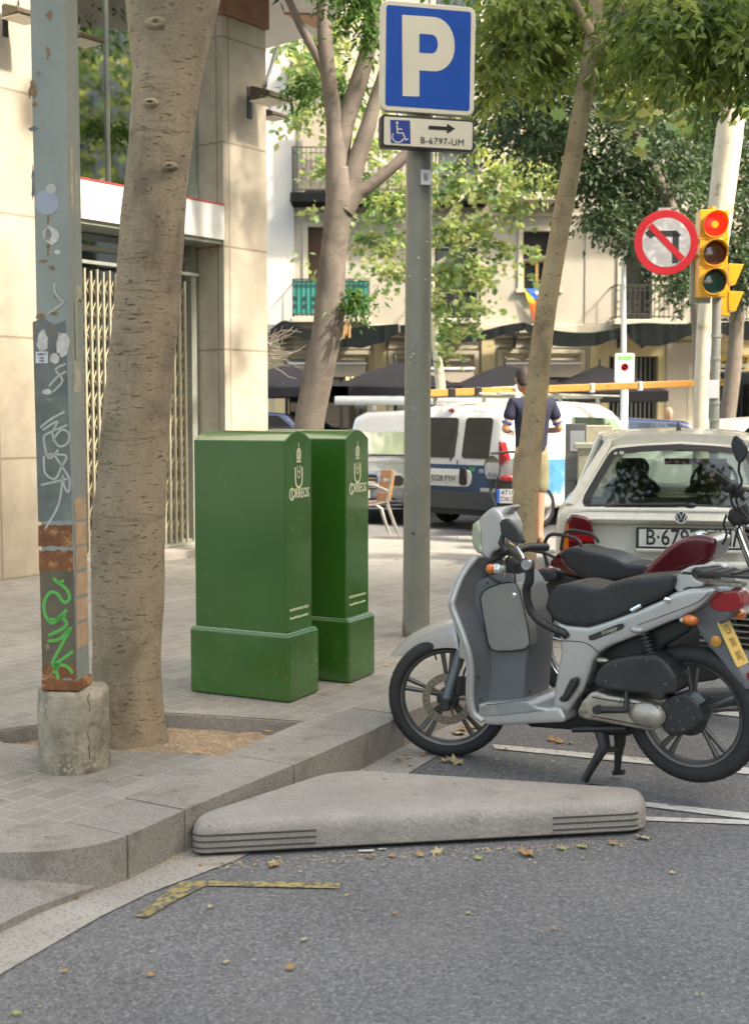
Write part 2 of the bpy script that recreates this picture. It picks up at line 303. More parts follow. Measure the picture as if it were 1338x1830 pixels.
def brickmat(name, c1, c2, mo, w_, h, mort=.006, off=.5, rotx=True, bump=.5):
    """brick or ashlar pattern on a wall: uses (along facade, z)"""
    m = bpy.data.materials.new(name); m.use_nodes = True; n = m.node_tree.nodes; l = m.node_tree.links; b = n['Principled BSDF']
    tc = n.new('ShaderNodeTexCoord'); sx = n.new('ShaderNodeSeparateXYZ'); l.new(tc.outputs['Object'], sx.inputs[0])
    ad = n.new('ShaderNodeMath'); ad.operation = 'ADD'; l.new(sx.outputs[0], ad.inputs[0]); l.new(sx.outputs[1], ad.inputs[1])
    cx = n.new('ShaderNodeCombineXYZ'); l.new(ad.outputs[0], cx.inputs[0]); l.new(sx.outputs[2], cx.inputs[1])
    br = n.new('ShaderNodeTexBrick'); l.new(cx.outputs[0], br.inputs['Vector']); br.inputs['Scale'].default_value = 1; br.offset = off
    br.inputs['Brick Width'].default_value = w_; br.inputs['Row Height'].default_value = h; br.inputs['Mortar Size'].default_value = mort; br.inputs['Mortar Smooth'].default_value = .2
    br.inputs['Color1'].default_value = hexc(c1); br.inputs['Color2'].default_value = hexc(c2); br.inputs['Mortar'].default_value = hexc(mo)
    n1 = n.new('ShaderNodeTexNoise'); n1.inputs['Scale'].default_value = 3; n1.inputs['Detail'].default_value = 8; n1.inputs['Roughness'].default_value = .65; l.new(tc.outputs['Object'], n1.inputs['Vector'])
    m1 = n.new('ShaderNodeMapRange'); m1.inputs[1].default_value = .3; m1.inputs[2].default_value = .7; m1.inputs[3].default_value = .76; m1.inputs[4].default_value = 1.13; l.new(n1.outputs[0], m1.inputs[0])
    vm = n.new('ShaderNodeVectorMath'); vm.operation = 'SCALE'; l.new(br.outputs['Color'], vm.inputs[0]); l.new(m1.outputs[0], vm.inputs['Scale'])
    vo = n.new('ShaderNodeTexVoronoi'); vo.inputs['Scale'].default_value = 14; l.new(tc.outputs['Object'], vo.inputs['Vector'])
    rp = n.new('ShaderNodeMapRange'); rp.inputs[1].default_value = .0; rp.inputs[2].default_value = .1; rp.inputs[3].default_value = .75; rp.inputs[4].default_value = 1; l.new(vo.outputs['Distance'], rp.inputs[0])
    v2 = n.new('ShaderNodeVectorMath'); v2.operation = 'SCALE'; l.new(vm.outputs[0], v2.inputs[0]); l.new(rp.outputs[0], v2.inputs['Scale']); l.new(v2.outputs[0], b.inputs['Base Color'])
    b.inputs['Roughness'].default_value = .7
    bp = n.new('ShaderNodeBump'); bp.inputs['Strength'].default_value = bump; bp.inputs['Distance'].default_value = .008; bp.invert = True; l.new(br.outputs['Fac'], bp.inputs['Height']); l.new(bp.outputs[0], b.inputs['Normal'])
    return m
def barkmat(name, base, dark, ring=26, ps=1.0, th=.57):
    """smooth bark with horizontal lenticel rows, scars and mottling"""
    m = bpy.data.materials.new(name); m.use_nodes = True; n = m.node_tree.nodes; l = m.node_tree.links; b = n['Principled BSDF']
    tc = n.new('ShaderNodeTexCoord')
    def nz_(scl, det, rough, dist, lo, hi, amp):
        mp = n.new('ShaderNodeMapping'); mp.inputs['Scale'].default_value = scl; l.new(tc.outputs['Object'], mp.inputs[0])
        q = n.new('ShaderNodeTexNoise'); q.inputs['Scale'].default_value = 1; q.inputs['Detail'].default_value = det; q.inputs['Roughness'].default_value = rough; q.inputs['Distortion'].default_value = dist; l.new(mp.outputs[0], q.inputs['Vector'])
        r = n.new('ShaderNodeMapRange'); r.inputs[1].default_value = lo; r.inputs[2].default_value = hi; r.inputs[4].default_value = amp; l.new(q.outputs[0], r.inputs[0]); return q, r
    qa, ra = nz_((20*ps, 20*ps, ring*2.6), 3, .6, .3, th+.05, th+.12, .85)       # short lenticel dashes
    qb, rb_ = nz_((4*ps, 4*ps, ring*.9), 6, .7, 1.2, th+.01, th+.16, .6)          # wrinkled scars
    r1 = n.new('ShaderNodeMath'); r1.operation = 'MAXIMUM'; l.new(ra.outputs[0], r1.inputs[0]); l.new(rb_.outputs[0], r1.inputs[1])
    n2, _ = nz_((3.5*ps, 3.5*ps, 3.2*ps), 8, .62, .8, 0, 1, 1)
    cr = n.new('ShaderNodeValToRGB'); e = cr.color_ramp.elements; e[0].position = .32; e[0].color = hexc([c*.6 for c in base]); e[1].position = .68; e[1].color = hexc([c*1.2 for c in base]); k = e.new(.5); k.color = hexc(base); l.new(n2.outputs[0], cr.inputs[0])
    mx = n.new('ShaderNodeMix'); mx.data_type = 'RGBA'; mx.inputs[7].default_value = hexc(dark); l.new(r1.outputs[0], mx.inputs[0]); l.new(cr.outputs[0], mx.inputs[6])
    n4 = n.new('ShaderNodeTexNoise'); n4.inputs['Scale'].default_value = 90; n4.inputs['Detail'].default_value = 3; l.new(tc.outputs['Object'], n4.inputs['Vector'])
    m4 = n.new('ShaderNodeMapRange'); m4.inputs[1].default_value = .3; m4.inputs[2].default_value = .7; m4.inputs[3].default_value = .86; m4.inputs[4].default_value = 1.12; l.new(n4.outputs[0], m4.inputs[0])
    vm = n.new('ShaderNodeVectorMath'); vm.operation = 'SCALE'; l.new(mx.outputs[2], vm.inputs[0]); l.new(m4.outputs[0], vm.inputs['Scale']); l.new(vm.outputs[0], b.inputs['Base Color']); b.inputs['Roughness'].default_value = .75
    bp = n.new('ShaderNodeBump'); bp.inputs['Strength'].default_value = .5; bp.inputs['Distance'].default_value = .008; bp.invert = True; l.new(r1.outputs[0], bp.inputs['Height'])
    bq = n.new('ShaderNodeBump'); bq.inputs['Strength'].default_value = .35; bq.inputs['Distance'].default_value = .008; l.new(n2.outputs[0], bq.inputs['Height']); l.new(bp.outputs[0], bq.inputs['Normal']); l.new(bq.outputs[0], b.inputs['Normal'])
    return m
M_ = dict(
 asphalt=asphalt(), paving=paving(R_(-58)),
 granite=mat('granite', (.305, .28, .245), .75, var=.16, vs=2.5, bump=.3, bs=90, speck=((.19, .175, .16), 260, .7), col2=(.17, .15, .12), m2=.52, s2=5, spots=5),
 gutter=mat('gutter_concrete', (.36, .33, .29), .8, var=.14, vs=3, bump=.25, bs=60, speck=((.24, .22, .19), 150, .8), col2=(.22, .2, .17), m2=.58, s2=4),
 soil=mat('soil', (.27, .195, .12), .95, var=.3, vs=14, bump=1, bs=35, speck=((.38, .31, .22), 120, .75), col2=(.15, .10, .06), m2=.58, s2=9),
 island=mat('island_concrete', (.30, .275, .245), .85, var=.16, vs=4, bump=.7, bs=55, speck=((.35, .325, .29), 210, .75), col2=(.2, .18, .16), m2=.6, s2=5, spots=7),
 white_paint=mat('worn_white_paint', (.55, .53, .49), .7, var=.15, vs=20, col2=(.14, .135, .13), m2=.56, s2=26, bump=.2, bs=100),
 yellow_paint=mat('worn_yellow_paint', (.38, .30, .10), .7, var=.2, vs=20, col2=(.1, .095, .09), m2=.44, s2=42, bump=.3, bs=100),
 green=mat('green_enamel', (.033, .115, .012), .24, var=.1, vs=2.0, coat=.6, bump=.05, bs=180, speck=((.12, .15, .08), 30, .985)),
 cream=mat('cream_print', (.62, .6, .42), .5, var=.05),
 polesteel=mat('painted_pole', (.215, .215, .18), .36, var=.1, vs=5, bump=.1, bs=45, col2=(.27, .26, .21), m2=.62, s2=12, speck=((.4, .39, .35), 40, .985)),
 steelblue=mat('grey_green_column', (.25, .27, .24), .5, var=.12, vs=4, col2=(.2, .16, .09), m2=.66, s2=6, streak=(1, 1, .35), bump=.15, bs=30),
 coldark=mat('grimy_column', (.13, .145, .13), .55, var=.35, vs=9, col2=(.32, .32, .29), m2=.6, s2=13, bump=.2, bs=30),
 rust=mat('rust', (.19, .075, .03), .85, var=.35, vs=14, col2=(.36, .2, .08), m2=.52, s2=20, bump=.5, bs=60),
 patch=mat('peeling_tape', (.45, .30, .18), .75, var=.2, vs=12, col2=(.30, .26, .2), m2=.56, s2=10, streak=(1, 1, .3)),
 footing=mat('old_concrete', (.29, .255, .19), .9, var=.4, vs=9, bump=1, bs=26, col2=(.13, .105, .075), m2=.52, s2=7, streak=(1, 1, .5), speck=((.31, .28, .23), 130, .85)),
 silver=mat('silver_paint', (.455, .45, .435), .36, metal=.45, var=.06, vs=3, coat=.06),
 greyplast=mat('grey_plastic', (.115, .118, .125), .42, var=.1, vs=6, bump=.08, bs=200, col2=(.17, .165, .155), m2=.6, s2=7),
 glovegrey=mat('dusty_grey_panel', (.20, .198, .18), .45, var=.12, vs=6, bump=.06, bs=150, streak=(1, 1, .3), col2=(.19, .19, .18), m2=.55, s2=9),
 rubber=mat('rubber', (.02, .02, .021), .75, var=.25, vs=14, bump=.2, bs=80, col2=(.045, .042, .038), m2=.6, s2=12),
 blackp=mat('black_plastic', (.022, .022, .023), .45, var=.2, vs=10, bump=.15, bs=90, col2=(.045, .043, .04), m2=.6, s2=8),
 seatv=mat('black_vinyl', (.02, .02, .022), .4, var=.15, vs=7, bump=.12, bs=160),
 rimgrey=mat('rim_grey', (.13, .125, .12), .42, metal=.6, var=.2, vs=20, col2=(.07, .06, .05), m2=.6, s2=18),
 castalu=mat('cast_aluminium', (.42, .38, .32), .42, metal=.7, var=.2, vs=12, col2=(.16, .13, .1), m2=.58, s2=14, bump=.2, bs=60),
 chrome=mat('chrome', (.75, .75, .74), .1, metal=1, var=.05),
 maroon=mat('maroon_paint', (.10, .004, .010), .18, metal=.3, var=.06, coat=1),
 redlens=mat('red_lens', (.30, .006, .01), .12, var=.08, coat=1),
 darkred=mat('dark_red_lens', (.09, .006, .01), .12, var=.1, coat=1),
 amber=mat('amber_lens', (.6, .14, .008), .12, var=.06, coat=1),
 clear=mat('clear_lens', (.6, .62, .6), .1, metal=.5, coat=1),
 yplate=mat('yellow_plate', (.72, .5, .12), .4, var=.06),
 wplate=mat('white_plate', (.56, .55, .5), .4, var=.08),
 black=mat('black', (.012, .012, .013), .5, var=.1), darkgap=mat('dark_gap', (.006, .006, .006), .9),
 carwhite=mat('cream_white_paint', (.60, .58, .51), .28, var=.04, vs=4, coat=.6, col2=(.5, .46, .37), m2=.62, s2=5),
 vanwhite=mat('white_van_paint', (.75, .74, .7), .25, var=.03, coat=.6),
 greycar=mat('silver_grey_paint', (.30, .32, .36), .28, metal=.5, var=.03, coat=.6),
 bluecar=mat('dark_blue_paint', (.03, .05, .12), .2, metal=.3, coat=.8),
 signblue=mat('sign_blue', (.012, .075, .40), .22, var=.08, vs=3, coat=.4),
 signwhite=mat('sign_white', (.66, .62, .5), .4, var=.05),
 signred=mat('sign_red', (.38, .012, .02), .3, coat=.3),
 ywellow=mat('signal_yellow', (.72, .36, .015), .35, var=.06, coat=.3),
 redlamp=mat('red_lamp_lit', (.9, .02, .008), .3, emit=.3), redcore=mat('red_lamp_core', (1, .22, .01), .3, emit=.55),
 ambdark=mat('unlit_amber_lens', (.10, .03, .012), .15, coat=1), grndark=mat('unlit_green_lens', (.012, .06, .04), .15, coat=1),
 stone=brickmat('stone_panels', (.39, .34, .262), (.42, .37, .29), (.27, .22, .16), 1.35, .98, .011, .0),
 redbrick=brickmat('red_brick', (.24, .095, .05), (.30, .13, .07), (.20, .15, .11), .22, .07, .009),
 salmon=brickmat('salmon_brick', (.52, .30, .18), (.56, .34, .21), (.40, .25, .16), .2, .07, .006),
 soffit=mat('white_render', (.66, .63, .58), .8, var=.07, vs=1.5), beam=mat('white_panel', (.62, .61, .58), .5, var=.03),
 glass=glassmat('reflective_glass', (.42, .47, .40), .42), carglass=glassmat('car_glass', (.62, .68, .66), .06), shopglass=glassmat('shop_glass', (.5, .52, .5), .25),
 darkglass=mat('dark_glass', (.015, .018, .02), .06, coat=1),
 gate=mat('cream_gate_metal', (.34, .315, .235), .5, var=.15, vs=20),
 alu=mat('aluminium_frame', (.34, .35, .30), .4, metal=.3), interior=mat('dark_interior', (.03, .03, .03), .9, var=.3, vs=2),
 facade=mat('ochre_render', (.33, .305, .25), .9, var=.16, vs=.7, col2=(.26, .235, .19), m2=.6, s2=.8, bump=.1, bs=8),
 facwhite=mat('pale_render', (.46, .45, .42), .9, var=.1, vs=.6, col2=(.40, .385, .35), m2=.6, s2=.9),
 facyellow=mat('yellow_render', (.42, .36, .21), .9, var=.1, vs=.9), mould=mat('stone_moulding', (.38, .35, .28), .9, var=.08, vs=2),
 facgrey=mat('grey_render', (.33, .30, .25), .9, var=.1, vs=.8),
 iron=mat('black_iron', (.025, .024, .024), .5), shutter=mat('brown_shutter', (.10, .06, .045), .6, var=.12), teal=mat('teal_screen', (.03, .26, .21), .7, var=.1),
 awning=mat('taupe_awning', (.27, .235, .19), .85, var=.06), parasol=mat('charcoal_canvas', (.014, .0135, .017), .9, var=.1, spec=.2), netting=mat('dark_green_netting', (.006, .008, .008), .95, var=.25, vs=5, spec=.1),
 wood=mat('teak', (.2, .10, .05), .5, var=.2, vs=12, streak=(1, 1, 6), col2=(.22, .09, .03), m2=.55, s2=10), woodframe=mat('pale_wood', (.42, .25, .09), .5),
 chairmetal=mat('chair_metal', (.38, .36, .32), .4, metal=.6),
 whitepole=mat('white_mast_paint', (.62, .63, .63), .45, var=.06),
 cabgrey=mat('grey_cabinet', (.17, .17, .165), .6, var=.15, vs=4), cabbeige=mat('beige_cabinet', (.36, .33, .23), .75, var=.18, vs=7, col2=(.5, .47, .38), m2=.6, s2=9, bump=.2, bs=30),
 paper=mat('paper', (.6, .6, .62), .8, var=.05), fibre=mat('orange_fibreglass', (.5, .24, .055), .4, var=.1, vs=14),
 skinm=mat('skin', (.5, .27, .17), .5, var=.08, vs=10), navy=mat('navy_cotton', (.018, .02, .045), .85, var=.15, vs=8), khaki=mat('khaki_cotton', (.24, .21, .12), .85, var=.15, vs=9), hair=mat('brown_hair', (.03, .02, .015), .7, var=.3, vs=40), cuffblue=mat('blue_trim', (.05, .12, .4), .8),
 vanblue=mat('van_blue_panel', (.018, .06, .135), .3, var=.1, vs=2, coat=.5), cloudblue=mat('cloud_print', (.12, .38, .62), .3, var=.1, col2=(.75, .8, .82), m2=.5, s2=3, coat=.5),
 bumper=mat('dark_bumper', (.05, .052, .055), .55, var=.08), hubcap=mat('hubcap_grey', (.4, .4, .4), .35, metal=.6),
 spraygreen=mat('green_spray_paint', (.10, .40, .07), .6, var=.1), spraywhite=mat('white_marker', (.42, .41, .38), .7, var=.15, vs=30), tornpaper=mat('torn_paper', (.52, .5, .45), .9, var=.2, vs=30, col2=(.2, .19, .17), m2=.57, s2=40),
 logogreen=mat('lime_print', (.15, .6, .05), .5), mirrorface=mat('mirror_face', (.7, .72, .72), .02, metal=1, var=0),
 bark1=barkmat('bark_near', (.30, .24, .16), (.09, .062, .038), 34, 1.0, .55), bark2=barkmat('bark_mid', (.165, .135, .108), (.1, .07, .05), 18, .8), bark3=barkmat('bark_thin', (.34, .265, .155), (.13, .085, .05), 22, 1.2),
 plane=mat('plane_bark', (.62, .55, .42), .8, var=.1, vs=6, col2=(.38, .31, .2), m2=.56, s2=7, bump=.2, bs=20), barkdark=mat('dark_bark', (.17, .14, .11), .85, var=.2, vs=8, bump=.4, bs=20),
 twig=mat('bare_twig', (.34, .29, .25), .8),
 leafnear=leafmat('leaf_near', (.038, .072, .018), (.15, .21, .055), (.28, .34, .1), .5), leafdark=leafmat('leaf_dark', (.022, .045, .02), (.075, .12, .05), None, .35),
 leaflight=leafmat('leaf_light', (.11, .20, .09), (.28, .40, .20), (.38, .38, .17), .5), leafmid=leafmat('leaf_mid', (.04, .10, .02), (.13, .23, .05), None, .4),
 dryleaf=mat('dry_leaf', (.36, .22, .09), .8, var=.3, vs=30), dryleaf2=mat('pale_dry_leaf', (.45, .36, .2), .8, var=.3, vs=30), leafg=mat('fallen_green_leaf', (.3, .34, .1), .7, var=.2, vs=30),
 flagy=mat('flag_yellow', (.75, .5, .03), .8), flagr=mat('flag_red', (.55, .03, .03), .8), flagb=mat('flag_blue', (.03, .12, .5), .8),
)
# ================================================================ GROUND
Mroad = M_['asphalt']
obj('road', MB().add([(-90, -25, 0), (90, -25, 0), (90, 130, 0), (-90, 130, 0)], [(0, 1, 2, 3)]), Mroad, kind='structure')
KZ = .15
kp = [gz(u, v, KZ) for (u, v) in [(-160, 1531), (0, 1524), (62, 1523), (130, 1517), (185, 1507), (228, 1493), (330, 1447), (525, 1367), (655, 1310), (720, 1277)]]
kp = [Vector((-9, 3.95, KZ)), Vector((-4, 3.93, KZ))]+kp+[Vector((.47, 6.27, KZ)), Vector((.80, 6.75, KZ)), Vector((.98, 7.5, KZ)), Vector((1.15, 8.4, KZ)), Vector((1.35, 9.4, KZ)), Vector((1.56, 10.4, KZ)), Vector((1.77, 11.4, KZ)), Vector((1.97, 12.4, KZ)), Vector((2.1, 13.2, KZ)), Vector((2.0, 13.8, KZ)), Vector((1.7, 14.1, KZ))]
kp += [Vector((x, 14.12, KZ)) for x in (.9, .0, -1., -2., -4., -9., -20.)]
def offs(P, d):
    out = []
    for i, p in enumerate(P):
        t = (P[min(i+1, len(P)-1)]-P[max(i-1, 0)]); t.z = 0; t.normalize(); out.append(p+Vector((-t.y, t.x, 0))*d)
    return out
kin = offs(kp, .27)
mb = MB()
stones = [[0, 1], [1, 2], [2, 3, 4, 5, 6, 7]]+[[i, i+1] for i in range(7, len(kp)-1)]
for st in stones:
    P_o = [kp[i].copy() for i in st]; P_i = [kin[i].copy() for i in st]
    for Q in (P_o, P_i): d0 = (Q[1]-Q[0]).normalized()*.0045; d1 = (Q[-1]-Q[-2]).normalized()*.0045; Q[0] += d0; Q[-1] -= d1
    if len(st) > 2: P_o = catmull(P_o, 4); P_i = catmull(P_i, 4)
    dz = random.uniform(-.0015, .0015)
    mb.loft([[(a.x, a.y, -.05), (a.x, a.y, KZ+dz), (b.x, b.y, KZ+dz), (b.x, b.y, -.05)] for a, b in zip(P_o, P_i)])
bm_ = obj('kerb', mb, M_['granite'], kind='structure', smooth=30, bevel=.014, bseg=3)
# paving with a hole for the tree pit
pit = [gz(545, 1288, KZ), gz(402, 1351, KZ), gz(60, 1331, KZ), gz(0, 1326, KZ), gz(-20, 1306, KZ), gz(120, 1286, KZ), gz(290, 1272, KZ)]
def holed(name, outer, holes, z, m):
    bm = bmesh.new(); 
    for loop in [outer]+holes:
        vs = [bm.verts.new((p.x, p.y, z)) for p in loop]
        for i in range(len(vs)): bm.edges.new((vs[i], vs[(i+1) % len(vs)]))
    bmesh.ops.triangle_fill(bm, use_beauty=True, edges=bm.edges[:], normal=(0, 0, 1))
    for f in bm.faces:
        if f.normal.z < 0: f.normal_flip()
    me = bpy.data.meshes.new(name); bm.to_mesh(me); bm.free(); me.materials.append(m)
    return tag(link(bpy.data.objects.new(name, me)), kind='structure')
inn = offs(kp, .262)
holed('pavement', inn+[Vector((-30, 14, 0)), Vector((-30, 4.2, 0))], [pit], KZ-.003, M_['paving'])
# pit rim: thin slabs round the hole, the far one standing a little proud
mb = MB()
pc = sum((p for p in pit), Vector())/len(pit)
for i in range(len(pit)):
    a, b = pit[i], pit[(i+1) % len(pit)]; ai = a.lerp(pc, .03); bi = b.lerp(pc, .03)
    mb.add([(p.x, p.y, z) for z in (.02, KZ-.005) for p in (a, b, bi, ai)], [(0, 3, 2, 1), (4, 5, 6, 7), (0, 1, 5, 4), (1, 2, 6, 5), (2, 3, 7, 6), (3, 0, 4, 7)])
a, b = pit[6], pit[0]; t = (b-a).normalized(); nn = Vector((-t.y, t.x, 0))
a = a-t*.1; b = b+t*.02; c = b+nn*.30; d = a+nn*.30
obj('tree_pit_edging', mb, M_['granite'], kind='structure', bevel=.004)
# soil, a lumpy sheet
mb = MB(); N = 60; ttree = gz(230, 1325, KZ); x0 = min(p.x for p in pit)-.05; x1 = max(p.x for p in pit)+.05; y0 = min(p.y for p in pit)-.05; y1 = max(p.y for p in pit)+.05
from mathutils import noise as NZ
vs = []
for j in range(N+1):
    for i in range(N+1):
        x = x0+(x1-x0)*i/N; y = y0+(y1-y0)*j/N; d = math.hypot(x-ttree.x, y-ttree.y)
        z = .082+.06*math.exp(-(d/.3)**2)+.014*NZ.noise((x*9, y*9, 1))+.007*NZ.noise((x*28, y*28, 3)); vs.append((x, y, min(z, .143)))
mb.add(vs, [(j*(N+1)+i, j*(N+1)+i+1, (j+1)*(N+1)+i+1, (j+1)*(N+1)+i) for j in range(N) for i in range(N)])
bmx = obj('soil', mb, M_['soil'], kind='structure')
# dropped slab at the lower left and pale gutter strip
mb = MB()
bk = [gz(u, v, z) for (u, v, z) in [(-200, 1562, .085), (0, 1551, .085), (62, 1553, .083), (130, 1551, .07), (185, 1556, .045), (224, 1566, .008)]]
fr = [gz(u, v, z) for (u, v, z) in [(-200, 1745, .03), (0, 1652, .03), (62, 1622, .028), (130, 1598, .024), (185, 1580, .014), (226, 1569, .004)]]
bk2 = [p+Vector((0, .05, 0)) for p in bk]; lo = [Vector((p.x, p.y, -.03)) for p in fr]
n6 = len(bk); vs = bk2+fr+lo
mb.add(vs, [(i, n6+i, n6+i+1, i+1) for i in range(n6-1)]+[(n6+i, 2*n6+i, 2*n6+i+1, n6+i+1) for i in range(n6-1)])
obj('dropped_kerb', mb, M_['granite'], kind='structure', smooth=20)
mb = MB()
gu = [gz(u, v, .004) for (u, v) in [(-200, 1760), (0, 1667), (130, 1604), (228, 1565)]]; gl_ = [gz(u, v, .004) for (u, v) in [(-200, 1832), (0, 1742), (180, 1638), (262, 1598)]]
gu2 = [p.copy() for p in kp[7:16]]; gl2 = offs(kp, -.2)[7:16]
gu2[0] = gu[-1]; gl2[0] = gl_[-1]
for A, B in ((gu, gl_), (gu2, gl2)):
    n6 = len(A); mb.add([(p.x, p.y, .004) for p in A+B], [(i, n6+i, n6+i+1, i+1) for i in range(n6-1)])
obj('gutter', mb, M_['gutter'], kind='structure')
def paint(name, quads, m, z=.004):
    mb = MB()
    for q in quads:
        p = [gz(u, v, z) for (u, v) in q]; mb.add([(a.x, a.y, z) for a in p], [tuple(range(len(p)))])
    obj(name, mb, m, kind='structure')
paint('yellow_road_marking', [[(240, 1637), (262, 1640), (320, 1606), (372, 1581), (376, 1574), (322, 1576), (290, 1600)], [(376, 1574), (372, 1583), (606, 1588), (607, 1578)]], M_['yellow_paint'], .005)
paint('white_road_marking', [[(880, 1330), (884, 1338), (1400, 1390), (1400, 1378)], [(1140, 1432), (1140, 1440), (1400, 1472), (1400, 1460)], [(1140, 1459), (1140, 1466), (1400, 1476), (1400, 1468)], [(1100, 1252), (1100, 1257), (1400, 1290), (1400, 1281)]], M_['white_paint'], .005)
paint('white_lane_line', [[(640, 1519), (640, 1523), (668, 1522), (668, 1518)], [(676, 1516), (676, 1519), (690, 1518), (690, 1516)]], M_['white_paint'], .006)
# far pavement in front of the block across the street
mb = MB(); mb.bb((-60, 29.5, -.1), (60, 33.5, .14)); obj('far_pavement', mb, M_['gutter'], kind='structure')
# concrete triangle island
O = gz(700, 1480, 0)
isl = thing('concrete_island', 'low grey concrete triangular traffic island with grooved corners beside the kerb', 'traffic island', (O.x, O.y, 0))
base = [gz(342, 1536, .0), gz(1156, 1492, .0), gz(1150, 1447, .03), gz(640, 1372, .12), gz(575, 1378, .12), gz(347, 1497, .03)]
poly = [Vector((p.x, p.y, 0)) for p in base]
ctr = sum(poly, Vector())/len(poly)
def roundpoly(P, r, n=6):
    out = []; k = len(P)
    for i in range(k):
        a, b, c = P[i-1], P[i], P[(i+1) % k]; rr = min(r, (a-b).length*.42, (c-b).length*.42); p1 = b+(a-b).normalized()*rr; p2 = b+(c-b).normalized()*rr
        for j in range(n+1): t = j/n; out.append(p1*(1-t)**2+b*2*t*(1-t)+p2*t*t)
    return out
rp = roundpoly(poly, .08)
def inset(P, d):
    n = len(P); out = []
    for i in range(n):
        t = (P[(i+1) % n]-P[i-1]); t.z = 0; t.normalize(); nn = Vector((-t.y, t.x, 0))
        if nn.dot(ctr-P[i]) < 0: nn = -nn
        out.append(P[i]+nn*d)
    return out
rings = []
for d, z in ((.012, .012), (.0, .02), (.0, .075), (.004, .092), (.013, .107), (.026, .116), (.036, .119)): rings.append([(p.x, p.y, z) for p in inset(rp, d)])
mb = MB().loft(rings)
obj('concrete_body', mb, M_['island'], isl, world=True, smooth=50)
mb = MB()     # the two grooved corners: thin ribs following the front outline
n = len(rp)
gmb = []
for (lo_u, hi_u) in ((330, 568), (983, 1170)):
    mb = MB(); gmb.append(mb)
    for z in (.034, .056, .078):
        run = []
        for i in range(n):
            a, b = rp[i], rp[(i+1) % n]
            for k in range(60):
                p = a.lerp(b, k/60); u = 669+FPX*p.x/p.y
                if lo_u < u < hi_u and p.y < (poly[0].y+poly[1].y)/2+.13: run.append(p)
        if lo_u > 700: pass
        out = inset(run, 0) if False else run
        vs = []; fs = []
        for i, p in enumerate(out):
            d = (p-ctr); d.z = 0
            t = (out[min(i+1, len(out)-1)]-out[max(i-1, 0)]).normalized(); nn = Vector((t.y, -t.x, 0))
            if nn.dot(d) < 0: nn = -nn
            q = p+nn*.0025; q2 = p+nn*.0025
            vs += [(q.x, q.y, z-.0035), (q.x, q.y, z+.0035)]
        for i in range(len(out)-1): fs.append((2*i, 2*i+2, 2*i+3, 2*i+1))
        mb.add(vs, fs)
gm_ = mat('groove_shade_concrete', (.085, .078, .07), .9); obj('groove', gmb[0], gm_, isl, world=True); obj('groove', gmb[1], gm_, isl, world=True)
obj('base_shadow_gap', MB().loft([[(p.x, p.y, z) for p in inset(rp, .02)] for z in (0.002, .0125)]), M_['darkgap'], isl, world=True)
# ================================================================ FOREGROUND STREET THINGS
def onpl(M, u, v):
    """photo point -> local (x, y) on the plane z=0 of M"""
    I = M.inverted(); o = I @ Vector((0, 0, CAMH)); d = I.to_3x3() @ ray(u, v); t = -o.z/d.z; p = o+d*t; return (p.x, p.y)
# ---- steel box column on a concrete footing
Yc = 4.76
b0 = at(108, 1232, Yc-.0); t0 = at(73, -40, Yc)
a_ = R_(8); MC = frame(b0, (math.cos(a_), -math.sin(a_), 0), t0-b0); Hc = (t0-b0).length
col = thing('steel_column', 'weathered grey-green square steel column with torn stickers and green graffiti on round concrete footing', 'column', (b0.x, b0.y, KZ))
hw = .066
mb = MB(MC); mb.bb((-hw, 0, -.132), (hw, Hc, 0)); obj('post', mb, M_['steelblue'], col, world=True, bevel=.006)
mb = MB(MC); mb.bb((-hw-.006, -.004, -.13), (hw+.008, .035, .007)); obj('base_bracket', mb, M_['rust'], col, world=True, bevel=.003)
fc = gz(119, 1385, KZ); fz = .475
mb = MB(Matrix.Translation((fc.x, fc.y+.13, KZ-.005)))
pr = [(.134, 0), (.1365, .02), (.134, .1), (.1355, .2), (.133, .3), (.126, .312), (.0, .316)]; mb.lathe(pr, 48)
ft = obj('footing', mb, M_['footing'], col, world=True, smooth=40)
mb = MB(Matrix.Translation((fc.x, fc.y+.13, KZ-.005))); random.seed(8); P_ = []; an = R_(-52)
for k in range(12): P_.append((math.cos(an)*.1345, math.sin(an)*.1345, .31-.026*k)); an += random.uniform(-.07, .08)
mb.tube(P_, .0012, 5); obj('crack', mb, M_['darkgap'], col, world=True)
tx = bpy.data.textures.new('lump', 'CLOUDS'); tx.noise_scale = .05
dm = ft.modifiers.new('d', 'SUBSURF'); dm.levels = dm.render_levels = 2; dm.subdivision_type = 'SIMPLE'
dm = ft.modifiers.new('n', 'DISPLACE'); dm.texture = tx; dm.strength = .012
def patch(name, pts, m, parent, M, th=.0008):
    P = [onpl(M, u, v) for (u, v) in pts]
    if sum(P[i][0]*P[(i+1) % len(P)][1]-P[(i+1) % len(P)][0]*P[i][1] for i in range(len(P))) < 0: P = P[::-1]
    return MB(M).add([(x, y, th) for (x, y) in P], [tuple(range(len(P)))])
def jag(x0, y0, x1, y1, s=3, a=4, seed=1):
    r = random.Random(seed); o = []
    n = max(2, int((x1-x0)/s)); o += [(x0+(x1-x0)*i/n, y0+r.uniform(-a, a)) for i in range(n+1)]
    o += [(x1+(x0-x1)*i/n, y1+r.uniform(-a, a)) for i in range(n+1)]
    return o
fx = lambda v: 42+(v/1230)*33.5                      # left edge of the front face at row v
MF = MC
obj('grime', patch('g', [(fx(560)+1, 575), (fx(560)+20, 568), (fx(560)+40, 580), (fx(560)+60, 572), (fx(930)+62, 930), (fx(930)+1, 932)], M_['coldark'], col, MF, .0006), M_['coldark'], col, world=True)
